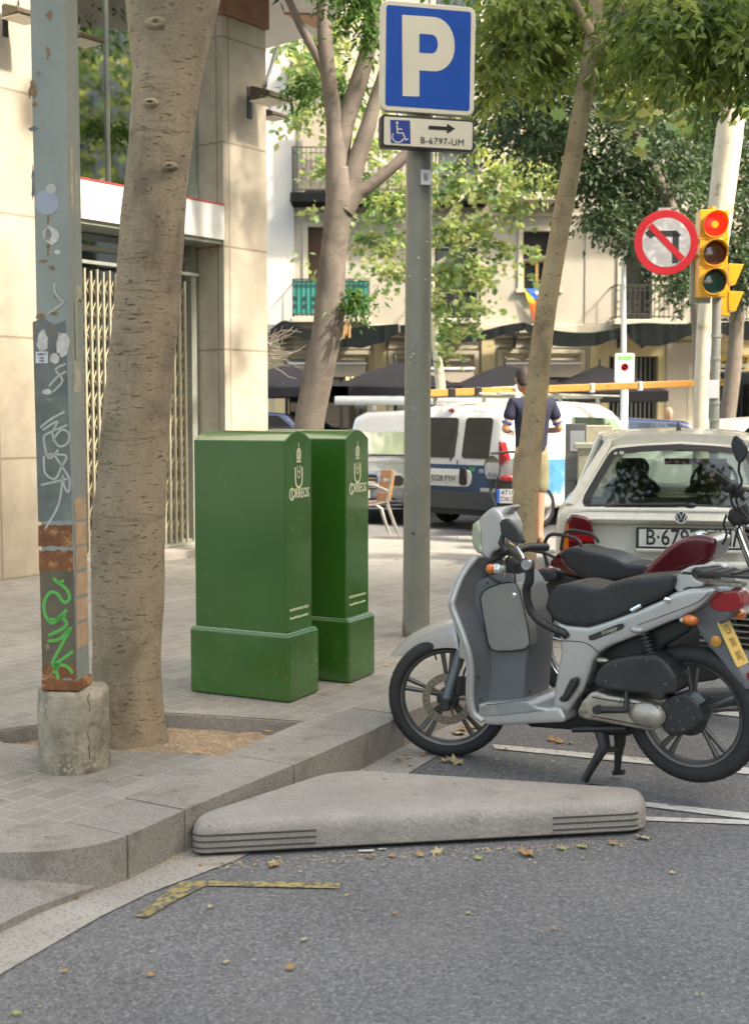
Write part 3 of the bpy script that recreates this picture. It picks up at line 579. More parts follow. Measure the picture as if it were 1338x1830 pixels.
obj('lower_grime', patch('g', [(fx(1020)+1, 1018), (fx(1020)+62, 1018), (fx(1215)+62, 1212), (fx(1215)+1, 1212)], M_['coldark'], col, MF, .0006), mat('olive_grime', (.12, .10, .065), .7, var=.3, vs=9, col2=(.18, .08, .04), m2=.6, s2=10), col, world=True)
for k, (v0, v1) in enumerate(((938, 976), (984, 1020))):
    obj('rust_band', patch('g', jag(fx(v0)+1, v0, fx(v0)+62, v1, 4, 2, k), M_['rust'], col, MF, .001), M_['rust'], col, world=True)
obj('rust_edge', patch('g', jag(fx(1195)+1, 1190, fx(1195)+62, 1215, 5, 6, 9), M_['rust'], col, MF, .0012), M_['rust'], col, world=True)
def blob(cx, cy, rx, ry, seed, n=18, j=.35):
    r = random.Random(seed); return [(cx+rx*(1-j*r.random())*math.cos(6.283*i/n), cy+ry*(1-j*r.random())*math.sin(6.283*i/n)) for i in range(n)]
mb = MB()
for k, (cx, cy, rx, ry) in enumerate(((92, 420, 16, 20), (84, 418, 10, 12), (103, 450, 7, 5), (76, 610, 12, 24), (112, 615, 14, 26), (98, 640, 9, 12), (84, 700, 10, 6))):
    mb.add(*(lambda q: (q.v, q.f))(patch('', blob(cx, cy, rx, ry, k+3), None, None, MF, .0016)))
obj('torn_sticker', mb, M_['tornpaper'], col, world=True)
mb = MB(); [mb.add(*(lambda q: (q.v, q.f))(patch('', blob(cx, cy, rx, ry, 1, 24, 0), None, None, MF, .0014+.0003*k))) for k, (cx, cy, rx, ry) in enumerate(((84, 361, 22, 23),))]
obj('round_sticker', mb, mat('faded_blue_grey_sticker', (.33, .36, .42), .6), col, world=True)
obj('small_round_sticker', patch('', blob(92, 337, 9, 9, 1, 20, 0), None, None, MF, .0018), mat('faded_cream_sticker', (.46, .46, .4), .6), col, world=True)
mb = MB()
for k, (cx, cy, rx, ry) in enumerate(((58, 158, 9, 28), (62, 186, 6, 8), (84, 96, 6, 14), (88, 28, 8, 14), (70, 130, 5, 6), (86, 383, 4, 30), (86, 440, 3, 30), (76, 466, 14, 4), (93, 478, 9, 6), (72, 565, 12, 7), (90, 590, 8, 5), (101, 530, 6, 4), (70, 1110, 0, 0), (84, 1158, 6, 10), (96, 560, 10, 4))):
    if rx: mb.add(*(lambda q: (q.v, q.f))(patch('', blob(cx, cy, rx, ry, k+30, 16, .6), None, None, MF, .0012)))
obj('rust_stain', mb, mat('rust_stain', (.24, .15, .07), .8, var=.3, vs=30, col2=(.23, .28, .25), m2=.52, s2=30), col, world=True)
mb = MB(); mb.add(*(lambda q: (q.v, q.f))(patch('', blob(60, 230, 12, 6, 5, 14, .6), None, None, MF, .0012))); mb.add(*(lambda q: (q.v, q.f))(patch('', blob(59, 330, 4, 44, 6, 20, .6), None, None, MF, .0012)))
obj('dark_scuff', mb, M_['coldark'], col, world=True)
# side face: peeling tape bands
MS = MC @ frame((hw, 0, 0), (0, 0, -1), (0, 1, 0))
def sp_(v0, v1, x0=0, x1=.13, seed=0, j=0):
    y0 = onpl(MF, 110, v0)[1]; y1 = onpl(MF, 110, v1)[1]; r = random.Random(seed)
    return MB(MS).add([(x0, y1, .001), (x1, y1, .001), (x1, y0+r.uniform(-j, j), .001), (x0, y0+r.uniform(-j, j), .001)], [(0, 1, 2, 3)])
for k, (v0, v1) in enumerate(((892, 930), (936, 975), (981, 1020), (1026, 1066), (1072, 1112), (1118, 1160))):
    obj('tape_band', sp_(v0, v1, .004, .122, k, .003), M_['patch'], col, world=True)
mb = MB()
for k, (v0, v1, x0, x1) in enumerate(((262, 372, .02, .05), (300, 390, .07, .09), (520, 640, .05, .07), (505, 530, .06, .11), (640, 700, .02, .09))): mb.add(sp_(v0, v1, x0, x1, k, .01).v, [(0, 1, 2, 3)])
obj('chipped_paint', mb, mat('chipped_cream_paint', (.42, .37, .27), .8, var=.2, vs=30, col2=(.25, .3, .27), m2=.5, s2=25), col, world=True)
mb = MB(); q = sp_(536, 640, .05, .06); 
mb2 = MB(MS); ya, yb = onpl(MF, 110, 640)[1], onpl(MF, 110, 536)[1]; mb2.tube([(.045, ya, .004), (.045, yb, .004), (.05, yb+.01, .012), (.075, yb+.004, .013)], [.006, .007, .008, .006], 8)
obj('broken_conduit', mb2, M_['gate'], col, world=True)
st = MB(MF)
def stroke(pts, wd, th=.002): st.ribbon(catmull([onpl(MF, u, v) for (u, v) in pts], 5), wd, th=th)
zz = lambda P: [(x/2.288, 600+y/2.288) for (x, y) in P]   # points read off an enlarged crop
for P in ([(165, 375), (210, 340), (265, 310)], [(275, 365), (205, 395), (180, 420), (200, 500), (240, 465)], [(175, 385), (235, 350), (215, 400), (240, 450), (275, 440), (283, 400), (250, 385), (215, 430)], [(180, 490), (185, 560), (225, 585), (250, 540), (270, 490), (185, 485)], [(225, 490), (265, 550), (285, 590), (280, 640), (262, 610), (258, 570)], [(168, 610), (225, 597), (275, 585)], [(258, 570), (240, 690), (185, 790)]):
    stroke(zz(P), .0085)
for P in ([(98, 505), (98, 520), (108, 535), (118, 540)], [(118, 538), (104, 548), (86, 560)], [(88, 690), (104, 672), (118, 664)], [(95, 700), (112, 680), (100, 660), (118, 650)]): stroke(P, .008)
obj('white_tag', st, M_['spraywhite'], col, world=True)
st = MB(MF)
for P in ([(218, 990), (240, 1010), (262, 1000)], [(240, 1010), (275, 1040), (285, 1075), (262, 1090), (235, 1055), (205, 1050), (182, 1090), (185, 1140), (215, 1175), (245, 1150), (275, 1120)], [(200, 1160), (235, 1160), (268, 1140)], [(250, 1150), (272, 1170), (262, 1195), (200, 1225)], [(195, 1248), (245, 1240), (290, 1195), (255, 1260), (215, 1345), (300, 1290)], [(222, 1340), (240, 1405)], [(225, 1345), (270, 1350), (298, 1380)], [(218, 1380), (240, 1340)]):
    stroke(zz(P), .0125)
obj('green_tag', st, M_['spraygreen'], col, world=True)
sk = patch('', [(64, 628), (86, 628), (86, 649), (64, 649)], None, None, MF, .0024)
sto = obj('paper_sticker', sk, M_['paper'], col, world=True)
for s, v in (('UNISCO', 633), ('nwsi', 639), ('7505', 645)):
    x, y = onpl(MF, 75, v); text(s, .012, MF @ Matrix.Translation((x, y, .003)), M_['black'], sto, sx=.8)

# ---- trees
def trunk(mb, path, Y, n=26, per=6, bump=.03, seed=0, flare=0):
    """path of (u, v, half width in photo px[, depth])"""
    P = []; Rr = []
    for q in path:
        y = q[3] if len(q) > 3 else Y; P.append(at(q[0], q[1], y)); Rr.append(q[2]/FPX*y*1.0)
    Q = catmull(P, per); out = []; 
    for i, p in enumerate(Q):
        k = min(i//per, len(Rr)-2); t = (i-k*per)/per; r = Rr[k]*(1-t)+Rr[k+1]*t
        a = Q[min(i+1, len(Q)-1)]-Q[max(i-1, 0)]; a.normalize(); u = Vector((1, 0, 0)); u = (u-a*u.dot(a)).normalized(); w2 = a.cross(u)
        ring = []
        for j in range(n):
            th = 2*math.pi*j/n; d = u*math.cos(th)+w2*math.sin(th)
            s = 1+bump*NZ.noise(Vector((d.x*1.5+seed*7, d.y*1.5, p.z*3.0)))*1.6+bump*.5*NZ.noise(Vector((d.x*4, d.y*4+seed, p.z*9)))
            if flare: s += flare*math.exp(-max(0, p.z-.12)/.12)*(.5+.5*math.sin(th*3+.6))+flare*.5*math.exp(-max(0, p.z-.12)/.45)*abs(math.sin(th*2.5+1))
            ring.append(p+d*r*s)
        out.append(ring)
    return mb.loft(out)
def knot(mb, u, v, Y, r, ax=.8):
    """ring-shaped branch scar standing out of the bark towards the street"""
    c = at(u, v, Y); K = frame(c, (1, 0, .05), (0, 0, 1))
    pr = [(r*.28, -.006), (r*.5, .0), (r*.75, .0035), (r*1.1, .0), (r*1.6, -.009), (r*1.9, -.02)]
    mb.lathe([(0, -.009)]+pr, 18, K @ Matrix.Diagonal((1, ax, 1, 1)))
def crown(name, blobs, count, size, m, parent, seed=1, droop=.5, asp=.38, lobes=False, world=True, tint=(0, 1)):
    """blobs: (centre, (rx, ry, rz), weight). Leaf-sized faces in sprays."""
    rs = np.random.RandomState(seed); V = []; F = []; A = []
    wsum = sum(b[2] for b in blobs); k = 0
    for (c, r, wt) in blobs:
        nl = int(count*wt/wsum); ns = max(1, nl//9)
        for s in range(ns):
            d = rs.normal(size=3); d /= np.linalg.norm(d); rr = rs.uniform(.15, 1.0)**.5; 
            p = np.array(c)+d*np.array(r)*rr*(1+.18*rs.normal()); st_t = rs.uniform(*tint)
            out = d*np.array([1, 1, .35]); out[2] -= droop; out /= np.linalg.norm(out)
            for q in range(9):
                L = size*rs.uniform(.6, 1.25); tp = p+out*L*1.0*(q-4)*.42+rs.normal(size=3)*size*.42
                sd_ = np.cross(out, [0, 0, 1]); sd_ /= (np.linalg.norm(sd_)+1e-6)
                ld = out*.45+sd_*(1 if q % 2 else -1)*.6+rs.normal(size=3)*.35; ld[2] -= droop*.5; ld /= np.linalg.norm(ld)
                nr = rs.normal(size=3)+np.array([0, 0, 1.3]); wd = np.cross(ld, nr); wd /= (np.linalg.norm(wd)+1e-6); nn = np.cross(wd, ld)
                w2 = L*asp*.5; tt = min(1, max(0, st_t+rs.uniform(-.22, .22)))
                if lobes:
                    pts = [(0, 0), (.25, -.55), (.45, -.35), (.62, -.62), (.7, -.25), (1, 0), (.7, .25), (.62, .62), (.45, .35), (.25, .55)]
                    b_ = len(V); V += [tp+ld*L*a+wd*w2*1.6*b+nn*L*.12*abs(b) for a, b in pts]; F.append(tuple(range(b_, b_+10))); A += [tt]*10
                else:
                    b_ = len(V); V += [tp, tp+ld*L*.4-wd*w2+nn*L*.06, tp+ld*L-nn*L*.1, tp+ld*L*.4+wd*w2+nn*L*.06]; F.append((b_, b_+1, b_+2, b_+3)); A += [tt]*4
    V = np.array(V)
    if parent is not None:
        I = np.array(wm(parent).inverted()); V = V @ I[:3, :3].T+I[:3, 3]
    me = bpy.data.meshes.new(name); me.from_pydata(V.tolist(), [], F); me.materials.append(m)
    at_ = me.attributes.new('tint', 'FLOAT', 'POINT'); at_.data.foreach_set('value', np.array(A, dtype=np.float32))
    o = link(bpy.data.objects.new(name, me)); o.parent = parent; return o
# near big trunk
Yt = 5.28
base = gz(232, 1335, KZ)
t1 = thing('tree', 'thick ringed brown trunk rising from the earth pit behind the square column', 'tree', (base.x, base.y+.1, KZ-.03))
mb = MB(); pth = [(228, 1350, 60), (227, 1290, 59), (225, 1180, 58), (228, 1060, 62), (229, 960, 64), (238, 800, 61), (248, 690, 59), (259, 560, 58), (268, 450, 57), (279, 330, 56), (292, 210, 56), (300, 130, 60), (304, 60, 72), (308, -10, 82), (314, -110, 92)]
trunk(mb, pth, Yt, n=72, per=8, bump=.04, seed=1, flare=.2)
for (u, v, r) in ((278, 38, .026), (268, 182, .018), (302, 296, .018)): knot(mb, u, v, Yt-.138*(1.05 if v > 100 else 1.2), r, .62)
trunk(mb, [(322, -80, 80), (300, -220, 60, 5.2), (240, -420, 46, 5.0), (150, -700, 34, 4.8)], Yt, n=24, per=4, seed=2)
trunk(mb, [(322, -80, 80), (370, -240, 60, 5.4), (480, -480, 44, 5.8), (560, -760, 30, 6.4)], Yt, n=24, per=4, seed=3)
obj('trunk', mb, M_['bark1'], t1, world=True, smooth=80)
crown('crown', [((-1.6, 4.6, 5.2), (1.3, 1.2, .8), 2), ((-.2, 5.6, 5.4), (1.3, 1.3, .8), 3), ((-1.2, 7.2, 5.4), (.8, .8, .5), 1)], 3600, .10, M_['leafnear'], t1, 11)
# second tree with spreading limbs
Y2 = 11.4; base = gz(556, 1020, KZ)
base = at(560, 800, Y2); t2 = thing('tree', 'grey-brown trunk dividing into several limbs beside the stone corner pillar', 'tree', (base.x-.05, Y2, KZ-.03))
mb = MB(); trunk(mb, [(532, 1010, 30), (542, 860, 28), (554, 750, 27), (573, 650, 27), (584, 590, 26), (589, 550, 27), (594, 470, 23), (602, 400, 24), (609, 362, 27), (612, 335, 26), (612, 300, 20)], Y2, n=32, per=6, bump=.04, seed=4)
trunk(mb, [(604, 385, 22), (603, 300, 21), (598, 220, 15), (589, 150, 14), (582, 90, 14), (578, 20, 12), (574, -60, 10)], Y2, n=18, per=5, seed=5)
trunk(mb, [(584, 135, 9), (566, 97, 9), (549, 67, 8), (525, 20, 7), (490, -60, 5)], Y2, n=12, per=4, seed=6)
trunk(mb, [(605, 320, 18), (609, 250, 19), (622, 200, 16), (640, 148, 16), (656, 92, 14), (666, 40, 13), (672, -40, 12)], Y2+.03, n=18, per=5, seed=7)
trunk(mb, [(614, 368, 22), (626, 325, 18), (642, 272, 16), (656, 230, 14), (668, 187, 12), (690, 120, 11), (720, 20, 10)], Y2-.02, n=18, per=5, seed=8)
trunk(mb, [(616, 375, 18), (638, 346, 13), (662, 330, 11.5), (693, 305, 10.5), (724, 277, 10), (770, 230, 9), (840, 150, 8)], Y2-.04, n=14, per=5, seed=9)
obj('trunk', mb, M_['bark2'], t2, world=True, smooth=80)
mb = MB()
random.seed(3)
for k in range(7):    # dead stub and curled dry leaf cluster by the trunk
    mb.tube([at(620, 570, Y2-.2), at(616+k*1.5, 585, Y2-.22), at(612+random.uniform(-4, 14), 602+random.uniform(-4, 8), Y2-.25)], [.012, .014, .004], 6)
obj('dead_twigs', mb, M_['dryleaf'], t2, world=True)
crown('leaf_sprays', [(tuple(at(u, v, y)), (a, b, c), w_) for (u, v, y, a, b, c, w_) in ((636, 540, 11.3, .12, .12, .12, 1), (548, 160, 11.9, .2, .2, .08, 1), (610, 165, 12.2, .22, .2, .11, 1.1), (640, 10, 10.9, .2, .2, .15, 1.4), (660, 60, 11.0, .07, .15, .16, .7), (610, -10, 10.8, .2, .2, .1, .9), (655, 335, 11.8, .1, .12, .12, .4))], 2300, .075, M_['leafmid'], t2, 12, droop=.5)
crown('crown', [((-.6, 11.6, 6.2), (1.7, 1.2, .8), 1), ((1.3, 11.4, 6.2), (1.4, 1.2, .7), 1)], 2600, .12, M_['leafmid'], t2, 14)
# bare twigs by the pillar
tb = thing('bare_shrub', 'tangle of leafless pale twigs beside the stone pillar', 'shrub', tuple(at(480, 1000, 13.6)[i] if i < 2 else KZ for i in range(3)))
mb = MB(); random.seed(5); c0 = at(470, 640, 13.6); mb.tube([at(470, 960, 13.6), at(466, 800, 13.6), at(468, 690, 13.6), at(470, 625, 13.6)], [.02, .015, .012, .009], 7)
for k in range(26):
    a = random.uniform(-.7, 1.2); L = random.uniform(.15, .52); p = at(470, random.uniform(600, 650), 13.6); pts = [p]
    for j in range(5):
        a += random.uniform(-.5, .5); p = p+Vector((math.cos(a)*L/5, random.uniform(-.03, .03), math.sin(a)*L/5*.8)); pts.append(p)
    mb.tube(pts, [.007, .006, .005, .004, .003, .002], 5)
obj('twigs', mb, M_['twig'], tb, world=True)
# thin leaning tree
Y3 = 8.3; t3 = thing('tree', 'slender leaning trunk with dark rings standing in front of the man', 'tree', tuple(list(at(938, 1090, Y3))[:2]+[KZ-.02]))
mb = MB(); trunk(mb, [(930, 1115, 26), (934, 1030, 23), (938, 900, 22), (950, 780, 20.5), (960, 690, 19.5), (967, 620, 19), (977, 540, 18), (997, 430, 17), (1016, 320, 16.5), (1034, 220, 16), (1050, 130, 15), (1058, 80, 15.5), (1063, 30, 13), (1068, -50, 12), (1076, -160, 10)], Y3, n=36, per=7, bump=.035, seed=10, flare=.05)
trunk(mb, [(1064, 95, 13), (1080, 52, 11), (1104, 18, 10), (1140, -20, 9), (1220, -90, 7)], Y3-.03, n=16, per=5, seed=11)
trunk(mb, [(1058, 60, 9), (1036, 20, 7), (1010, -30, 6), (960, -90, 5)], Y3-.05, n=12, per=4, seed=12)
obj('trunk', mb, M_['bark3'], t3, world=True, smooth=80)
cb = []
for (u, v, y, a, b, c, w_) in ((915, 10, 8.2, .22, .4, .25, 1.3), (945, 30, 8.7, .28, .3, .22, 1.5), (905, 90, 8.3, .12, .3, .25, 1.), (955, 90, 8.9, .25, .3, .2, 1.2), (990, 10, 8.7, .3, .3, .18, 1.), (1020, 50, 9.0, .25, .3, .16, .6), (1120, 95, 8.9, .25, .3, .14, .9), (1165, 35, 8.0, .38, .4, .22, 2.0), (1230, 60, 7.4, .4, .4, .25, 2.2), (1300, 50, 7.4, .35, .4, .3, 2.), (1190, 120, 8.0, .3, .3, .14, .9), (1290, 130, 7.6, .25, .3, .16, .8), (1330, 110, 7.2, .2, .3, .25, .8), (884, 150, 8.3, .05, .2, .14, .35), (980, 130, 8.9, .12, .2, .10, .4), (1085, 0, 8.9, .25, .3, .12, .8)):
    cb.append((tuple(at(u, v, y)), (a, b, c), w_))
crown('crown', cb, 8600, .086, M_['leafnear'], t3, 21, droop=.7, asp=.42)
crown('upper_crown', [((2.6, 8.4, 5.4), (1.5, 1.3, .7), 2)], 1500, .12, M_['leafnear'], t3, 22, droop=.8, asp=.35)
# plane trees and dark evergreens beyond
def leaflist(L): return [(tuple(at(u, v, y)), (a, b, c), w_) for (u, v, y, a, b, c, w_) in L]
Y4 = 13.2; t4 = thing('plane_tree', 'pale blotched trunk behind the traffic light with hanging lobed leaves', 'tree', tuple(list(at(1250, 920, Y4))[:2]+[KZ-.02]))
mb = MB(); trunk(mb, [(1250, 985, 15), (1251, 860, 14), (1251, 780, 13.5), (1255, 640, 13), (1262, 560, 15), (1276, 470, 19), (1290, 350, 22), (1302, 250, 24), (1312, 160, 20), (1316, 100, 17), (1324, 20, 17), (1336, -60, 14)], Y4, n=26, per=6, seed=13)
trunk(mb, [(1300, 170, 9), (1260, 140, 6), (1200, 130, 4), (1130, 125, 3), (1100, 118, 2)], Y4-.2, n=10, per=4, seed=14)
trunk(mb, [(1302, 200, 8), (1250, 150, 5), (1180, 170, 3), (1120, 190, 2)], Y4-.4, n=10, per=4, seed=15)
obj('trunk', mb, M_['plane'], t4, world=True, smooth=80)
crown('leaves', leaflist([(u, v, 9.5, .10, .15, .07, 1) for (u, v) in ((1075, 140), (1110, 140), (1150, 135), (1190, 150), (1130, 190), (1075, 170), (1165, 200), (1195, 195), (1090, 155), (1210, 165), (1320, 180), (1280, 140))]), 330, .115, M_['leaflight'], t4, 31, lobes=True, asp=.9, droop=.3)
Y5 = 24; t5 = thing('plane_tree', 'light green plane tree with airy foliage behind the parking sign', 'tree', tuple(list(at(786, 905, Y5))[:2]+[0]))
mb = MB(); trunk(mb, [(790, 900, 10), (789, 760, 9.5), (787, 690, 9), (779, 620, 8), (772, 560, 8), (765, 460, 7), (752, 340, 6.5), (735, 240, 6), (712, 120, 5), (700, 0, 4)], Y5, n=16, per=5, seed=16)
for P in ([(765, 460, 5), (800, 390, 4), (850, 320, 3), (910, 270, 2)], [(752, 350, 5), (700, 300, 4), (640, 270, 3), (570, 240, 2)], [(770, 560, 4), (720, 500, 3), (670, 470, 2)], [(767, 480, 4), (830, 440, 3), (890, 400, 2)], [(740, 250, 4), (690, 170, 3), (630, 100, 2)], [(745, 300, 4), (800, 200, 3), (860, 100, 2)]): trunk(mb, P, Y5, n=8, per=4, seed=17)
obj('trunk', mb, M_['plane'], t5, world=True, smooth=80)
bl = []
for (u, v, rx, rz, w_) in ((560, 130, .5, .45, 1.6), (600, 80, .5, .5, 1.6), (545, 210, .35, .4, .9), (620, 200, .35, .4, .9), (580, 300, .22, .25, .5), (660, 260, .45, .4, .9), (640, 340, .35, .3, .7), (560, 380, .1, .1, .15), (545, 470, .12, .1, .12), (690, 380, .5, .3, 1.0), (700, 440, .5, .3, 1.0), (650, 430, .3, .2, .5), (690, 490, .45, .25, .9), (760, 320, .5, .4, 1.1), (820, 330, .5, .4, 1.4), (880, 330, .4, .35, 1.2), (940, 320, .4, .3, 1.0), (985, 330, .3, .25, .5), (800, 420, .5, .3, 1.1), (860, 410, .5, .3, 1.0), (900, 370, .35, .25, .7), (820, 490, .6, .25, 1.4), (870, 490, .4, .2, .8), (780, 540, .35, .2, .7), (840, 550, .45, .15, .7), (800, 600, .3, .15, .5), (850, 590, .2, .1, .2), (790, 630, .12, .15, .25), (900, 450, .25, .2, .3), (920, 300, .5, .35, .9), (1000, 300, .3, .4, .5), (945, 450, .15, .12, .2), (960, 500, .12, .1, .1), (530, 90, .3, .3, .5), (700, 330, .6, .5, .8), (830, 250, .6, .5, .8), (700, 200, .6, .8, 1.)):
    bl.append((tuple(at(u, v, Y5-1.2+random.uniform(-1.2, 1.2))), (rx, rx*.8, rz), w_))
crown('crown', bl, 6200, .14, M_['leaflight'], t5, 33, lobes=True, asp=.8, droop=.25)
for k, (lab, bx, yy, bls, cnt, trk) in enumerate((
  ('dark evergreen tree hanging over the traffic light and round sign', 1100, 19, ((900, 180, 1.1, .9, 1.4), (960, 140, 1.1, .9, 1.4), (930, 230, .8, .5, 1), (1060, 220, 1.1, .9, 1.4), (1140, 260, 1.1, .9, 1.5), (1100, 340, .7, .6, 1.1), (1120, 400, .45, .35, .6), (1180, 330, .9, .8, 1.2), (1050, 310, .4, .4, .5), (1080, 390, .4, .3, .5), (1000, 240, .6, .5, .8), (1010, 60, 2, 1, 2), (1170, 100, 2, 1, 2), (1170, 430, .5, .3, .6), (1210, 500, .3, .3, .35)), 13000, [(1250, 900, 12), (1250, 760, 11), (1240, 500, 11), (1190, 350, 10), (1120, 220, 8), (1020, 130, 6), (900, 60, 4)]),
  ('dark leafy tree with leaning trunk at the far end beside the yellow shop sign', 1300, 22, ((1240, 420, 1.0, 1.2, 1.4), (1300, 380, 1.1, 1.4, 1.8), (1260, 250, 1.2, 1.2, 1.8), (1320, 480, .6, .5, .9), (1235, 500, .3, .25, .4), (1340, 260, 1, 1.4, 1.4), (1290, 530, .35, .2, .4), (1180, 200, 1, 1.2, 1.2)), 9000, [(1288, 905, 15), (1298, 760, 14), (1310, 660, 14), (1318, 560, 12), (1330, 460, 11), (1345, 300, 10)]))):
    t = thing('tree', lab, 'tree', tuple(list(at(trk[0][0], 905, yy))[:2]+[0]))
    mb = MB(); trunk(mb, trk, yy, n=16, per=5, seed=40+k); 
    obj('trunk', mb, M_['barkdark'], t, world=True, smooth=80)
    bb = [(tuple(at(u, v, yy+random.uniform(-.8, 1.0))), (rx, rx*.9, rz), w_) for (u, v, rx, rz, w_) in bls]
    crown('crown', bb, int(cnt*1.6), .105, M_['leafdark'], t, 60+k, droop=.5, asp=.5)
tgh = thing('plane_tree', 'pale yellow-green foliage high above the far block rooftop', 'tree', (9.5, 27, 0))
mb = MB(); mb.tube([(9.5, 27, 0), (9.3, 27, 5), (8.5, 26.8, 9)], [.25, .2, .1], 10); obj('trunk', mb, M_['plane'], tgh)
tgh.location = (0, 0, 0); W_[tgh.name] = Matrix()
crown('crown', [((5.2, 26, 10.0), (2.4, 1.5, 2.0), 2), ((8.0, 26, 8.2), (1.8, 1.5, 2.4), 2), ((2.2, 26, 11), (2.2, 1.5, 1.4), 1.4)], 6500, .2, M_['leafmid'], tgh, 71, lobes=False, asp=.7)

tr3 = thing('added_shade_tree', 'unseen tree added behind the viewer to block sky light', 'tree', (-4.5, -1.5, 0))  # added out of view; its crown darkens the mailboxes' wide sides
mb = MB(); mb.tube([(-4.5, -1.5, 0), (-4.4, -1.4, 3), (-4.0, -1.2, 6)], [.18, .15, .1], 12); obj('trunk', mb, M_['bark2'], tr3, world=True)
crown('crown', [((-4, -1.5, 6.5), (2.6, 2.4, 1.5), 2), ((-1.2, -2, 6.8), (2.2, 2.2, 1.2), 1.2)], 2800, .30, M_['leafmid'], tr3, 91, asp=.6)
tr2 = thing('plane_tree', 'leafy street tree out to the right, mirrored in the shop glass', 'tree', (11, 12, 0))
mb = MB(); mb.tube([(11, 12, 0), (11.1, 12, 3), (11, 12.2, 6)], [.2, .16, .1], 10); obj('trunk', mb, M_['plane'], tr2, world=True)
crown('crown', [((11, 12, 7.5), (2.2, 3.4, 2.2), 2), ((12, 6.5, 8), (2, 2.4, 2), 1.2)], 3600, .26, M_['leaflight'], tr2, 81, asp=.8)

# ---- the two green relay mailboxes
a_ = R_(27); bw, bn = .56, .285
B1 = gz(517, 1257, KZ)
def relay_box():
    t = thing('relay_mailbox', 'nearer of the two green postal relay boxes, overlapping the one behind', 'mailbox', (B1.x, B1.y, KZ), -a_, 'green postal relay boxes')
    mb = MB(); mb.bb((-bw, 0, 0), (0, bn, .315)); obj('plinth', mb, mat('dusty_green_enamel', (.036, .115, .014), .24, var=.14, vs=5, coat=.6, bump=.05, bs=150, speck=((.12, .12, .07), 55, .97)), t, bevel=.013, bseg=4); obj('ledge', MB().bb((-bw+.008, .006, .30), (-.010, bn-.006, .324)), mat('glossy_green_ledge', (.05, .14, .03), .12, coat=1), t, bevel=.010, bseg=4)
    x0, x1, y0, y1 = -bw+.024, -.028, .018, bn-.02; ez = 1.222
    arc = [(y0, .30), (y0, ez)]+[(y0+(y1-y0)*(k/10), ez+.045*math.sin(math.pi*k/10)) for k in range(1, 10)]+[(y1, ez), (y1, .30)]
    mb = MB(); mb.prism(arc, x0, x1, ax='x'); obj('body', mb, M_['green'], t, bevel=.005, bseg=3, smooth=30)
    MT = frame((x1+.0008, (y0+y1)/2, 0), (0, 1, 0), (0, 0, 1)); P = wm(t) @ MT
    lg = MB(MT)
    cy_ = 1.035
    # post horn emblem: open U with rounded end, scroll, and crown above
    def S(z): return z
    ring = [(.030*math.cos(R_(a)), cy_+.0+.034*math.sin(R_(a))) for a in range(175, 366, 12)]
    lg.ribbon([(-.031, cy_+.062), (-.031, cy_+.02)]+ring+[(.031, cy_+.02), (.031, cy_+.062)], .012)
    lg.ribbon([(.012*math.cos(R_(a)), cy_+.026+.016*math.sin(R_(a))) for a in range(0, 361, 30)], .006)
    lg.ribbon([(-.010, cy_+.03), (-.012, cy_+.07)], .006); lg.ribbon([(.012, cy_+.03), (.013, cy_+.07)], .006)
    lg.ribbon([(-.02, cy_+.088), (.02, cy_+.088)], .009); lg.ribbon([(-.02, cy_+.100), (.02, cy_+.100)], .006)
    for a in (-.016, -.008, 0, .008, .016): lg.ribbon([(a*1.0, cy_+.104), (a*1.25, cy_+.13), (a*.55, cy_+.15)], .0065)
    lg.ribbon([(-.017, cy_+.136), (.017, cy_+.136)], .004)
    lg.ribbon([(0, cy_+.150), (0, cy_+.175)], .005); lg.ribbon([(-.006, cy_+.165), (.006, cy_+.165)], .004)
    obj('crowned_horn_emblem', lg, M_['cream'], t)
    text('C', .086, P @ Matrix.Translation((-.068, .968, 0)), M_['cream'], t, sx=.70, bold=.001)
    text('ORREOS', .064, P @ Matrix.Translation((.015, .972, 0)), M_['cream'], t, sx=.67, bold=.0012)
    text('PROHIBIT ENGANXAR CARTELLS', .0165, P @ Matrix.Translation((0, .425, 0)), M_['cream'], t, sx=.72, bold=.0006)
    text("Responsable l'empresa anunciadora", .0165, P @ Matrix.Translation((0, .388, 0)), M_['cream'], t, sx=.72, bold=.0006)
    return t
rb1 = relay_box()
B2 = gz(624, 1222, KZ); rb2 = copy_tree(rb1); rb2.location = (B2.x, B2.y, KZ); rb2['label'] = 'farther of the two green postal relay boxes, partly hidden behind the nearer one'

# ---- parking sign
Yp = 7.62; bp_ = gz(744, 1140, KZ); tp = at(750, 60, Yp)
ps = thing('parking_sign', 'blue and white P sign over a disabled-parking plate on a thick grey-green post', 'parking sign', (bp_.x, bp_.y+.08, KZ))
mb = MB(); z0 = Vector((bp_.x, bp_.y+.08, KZ-.02)); mb.tube([z0, z0.lerp(Vector((tp.x, Yp, tp.z)), .15), Vector((tp.x, Yp, tp.z))], [.083, .081, .073], 36)
z1 = z0.lerp(Vector((tp.x, Yp, tp.z)), .245); mb.tube([z1, z1+Vector((0, 0, .004))], [.0825, .0825], 36)
obj('post', mb, M_['polesteel'], ps, world=True)
mb = MB(); mb.tube([z0+Vector((0, 0, .02)), z0+Vector((0, 0, .09)), z0+Vector((0, 0, .13))], [.0845, .0840, .0832], 36); obj('rusty_foot', mb, mat('rusty_pole_foot', (.16, .12, .075), .8, var=.3, vs=12, bump=.4, bs=40, col2=(.2, .2, .15), m2=.5, s2=14), ps, world=True)
c = at(738, 953, Yp-.1); mb = MB(frame(c, (1, 0, 0), (0, 0, 1))); mb.lathe([(0, -.01), (.008, -.01), (.008, .022), (.005, .024), (0, .024)], 12); obj('bolt', mb, M_['black'], ps, world=True)
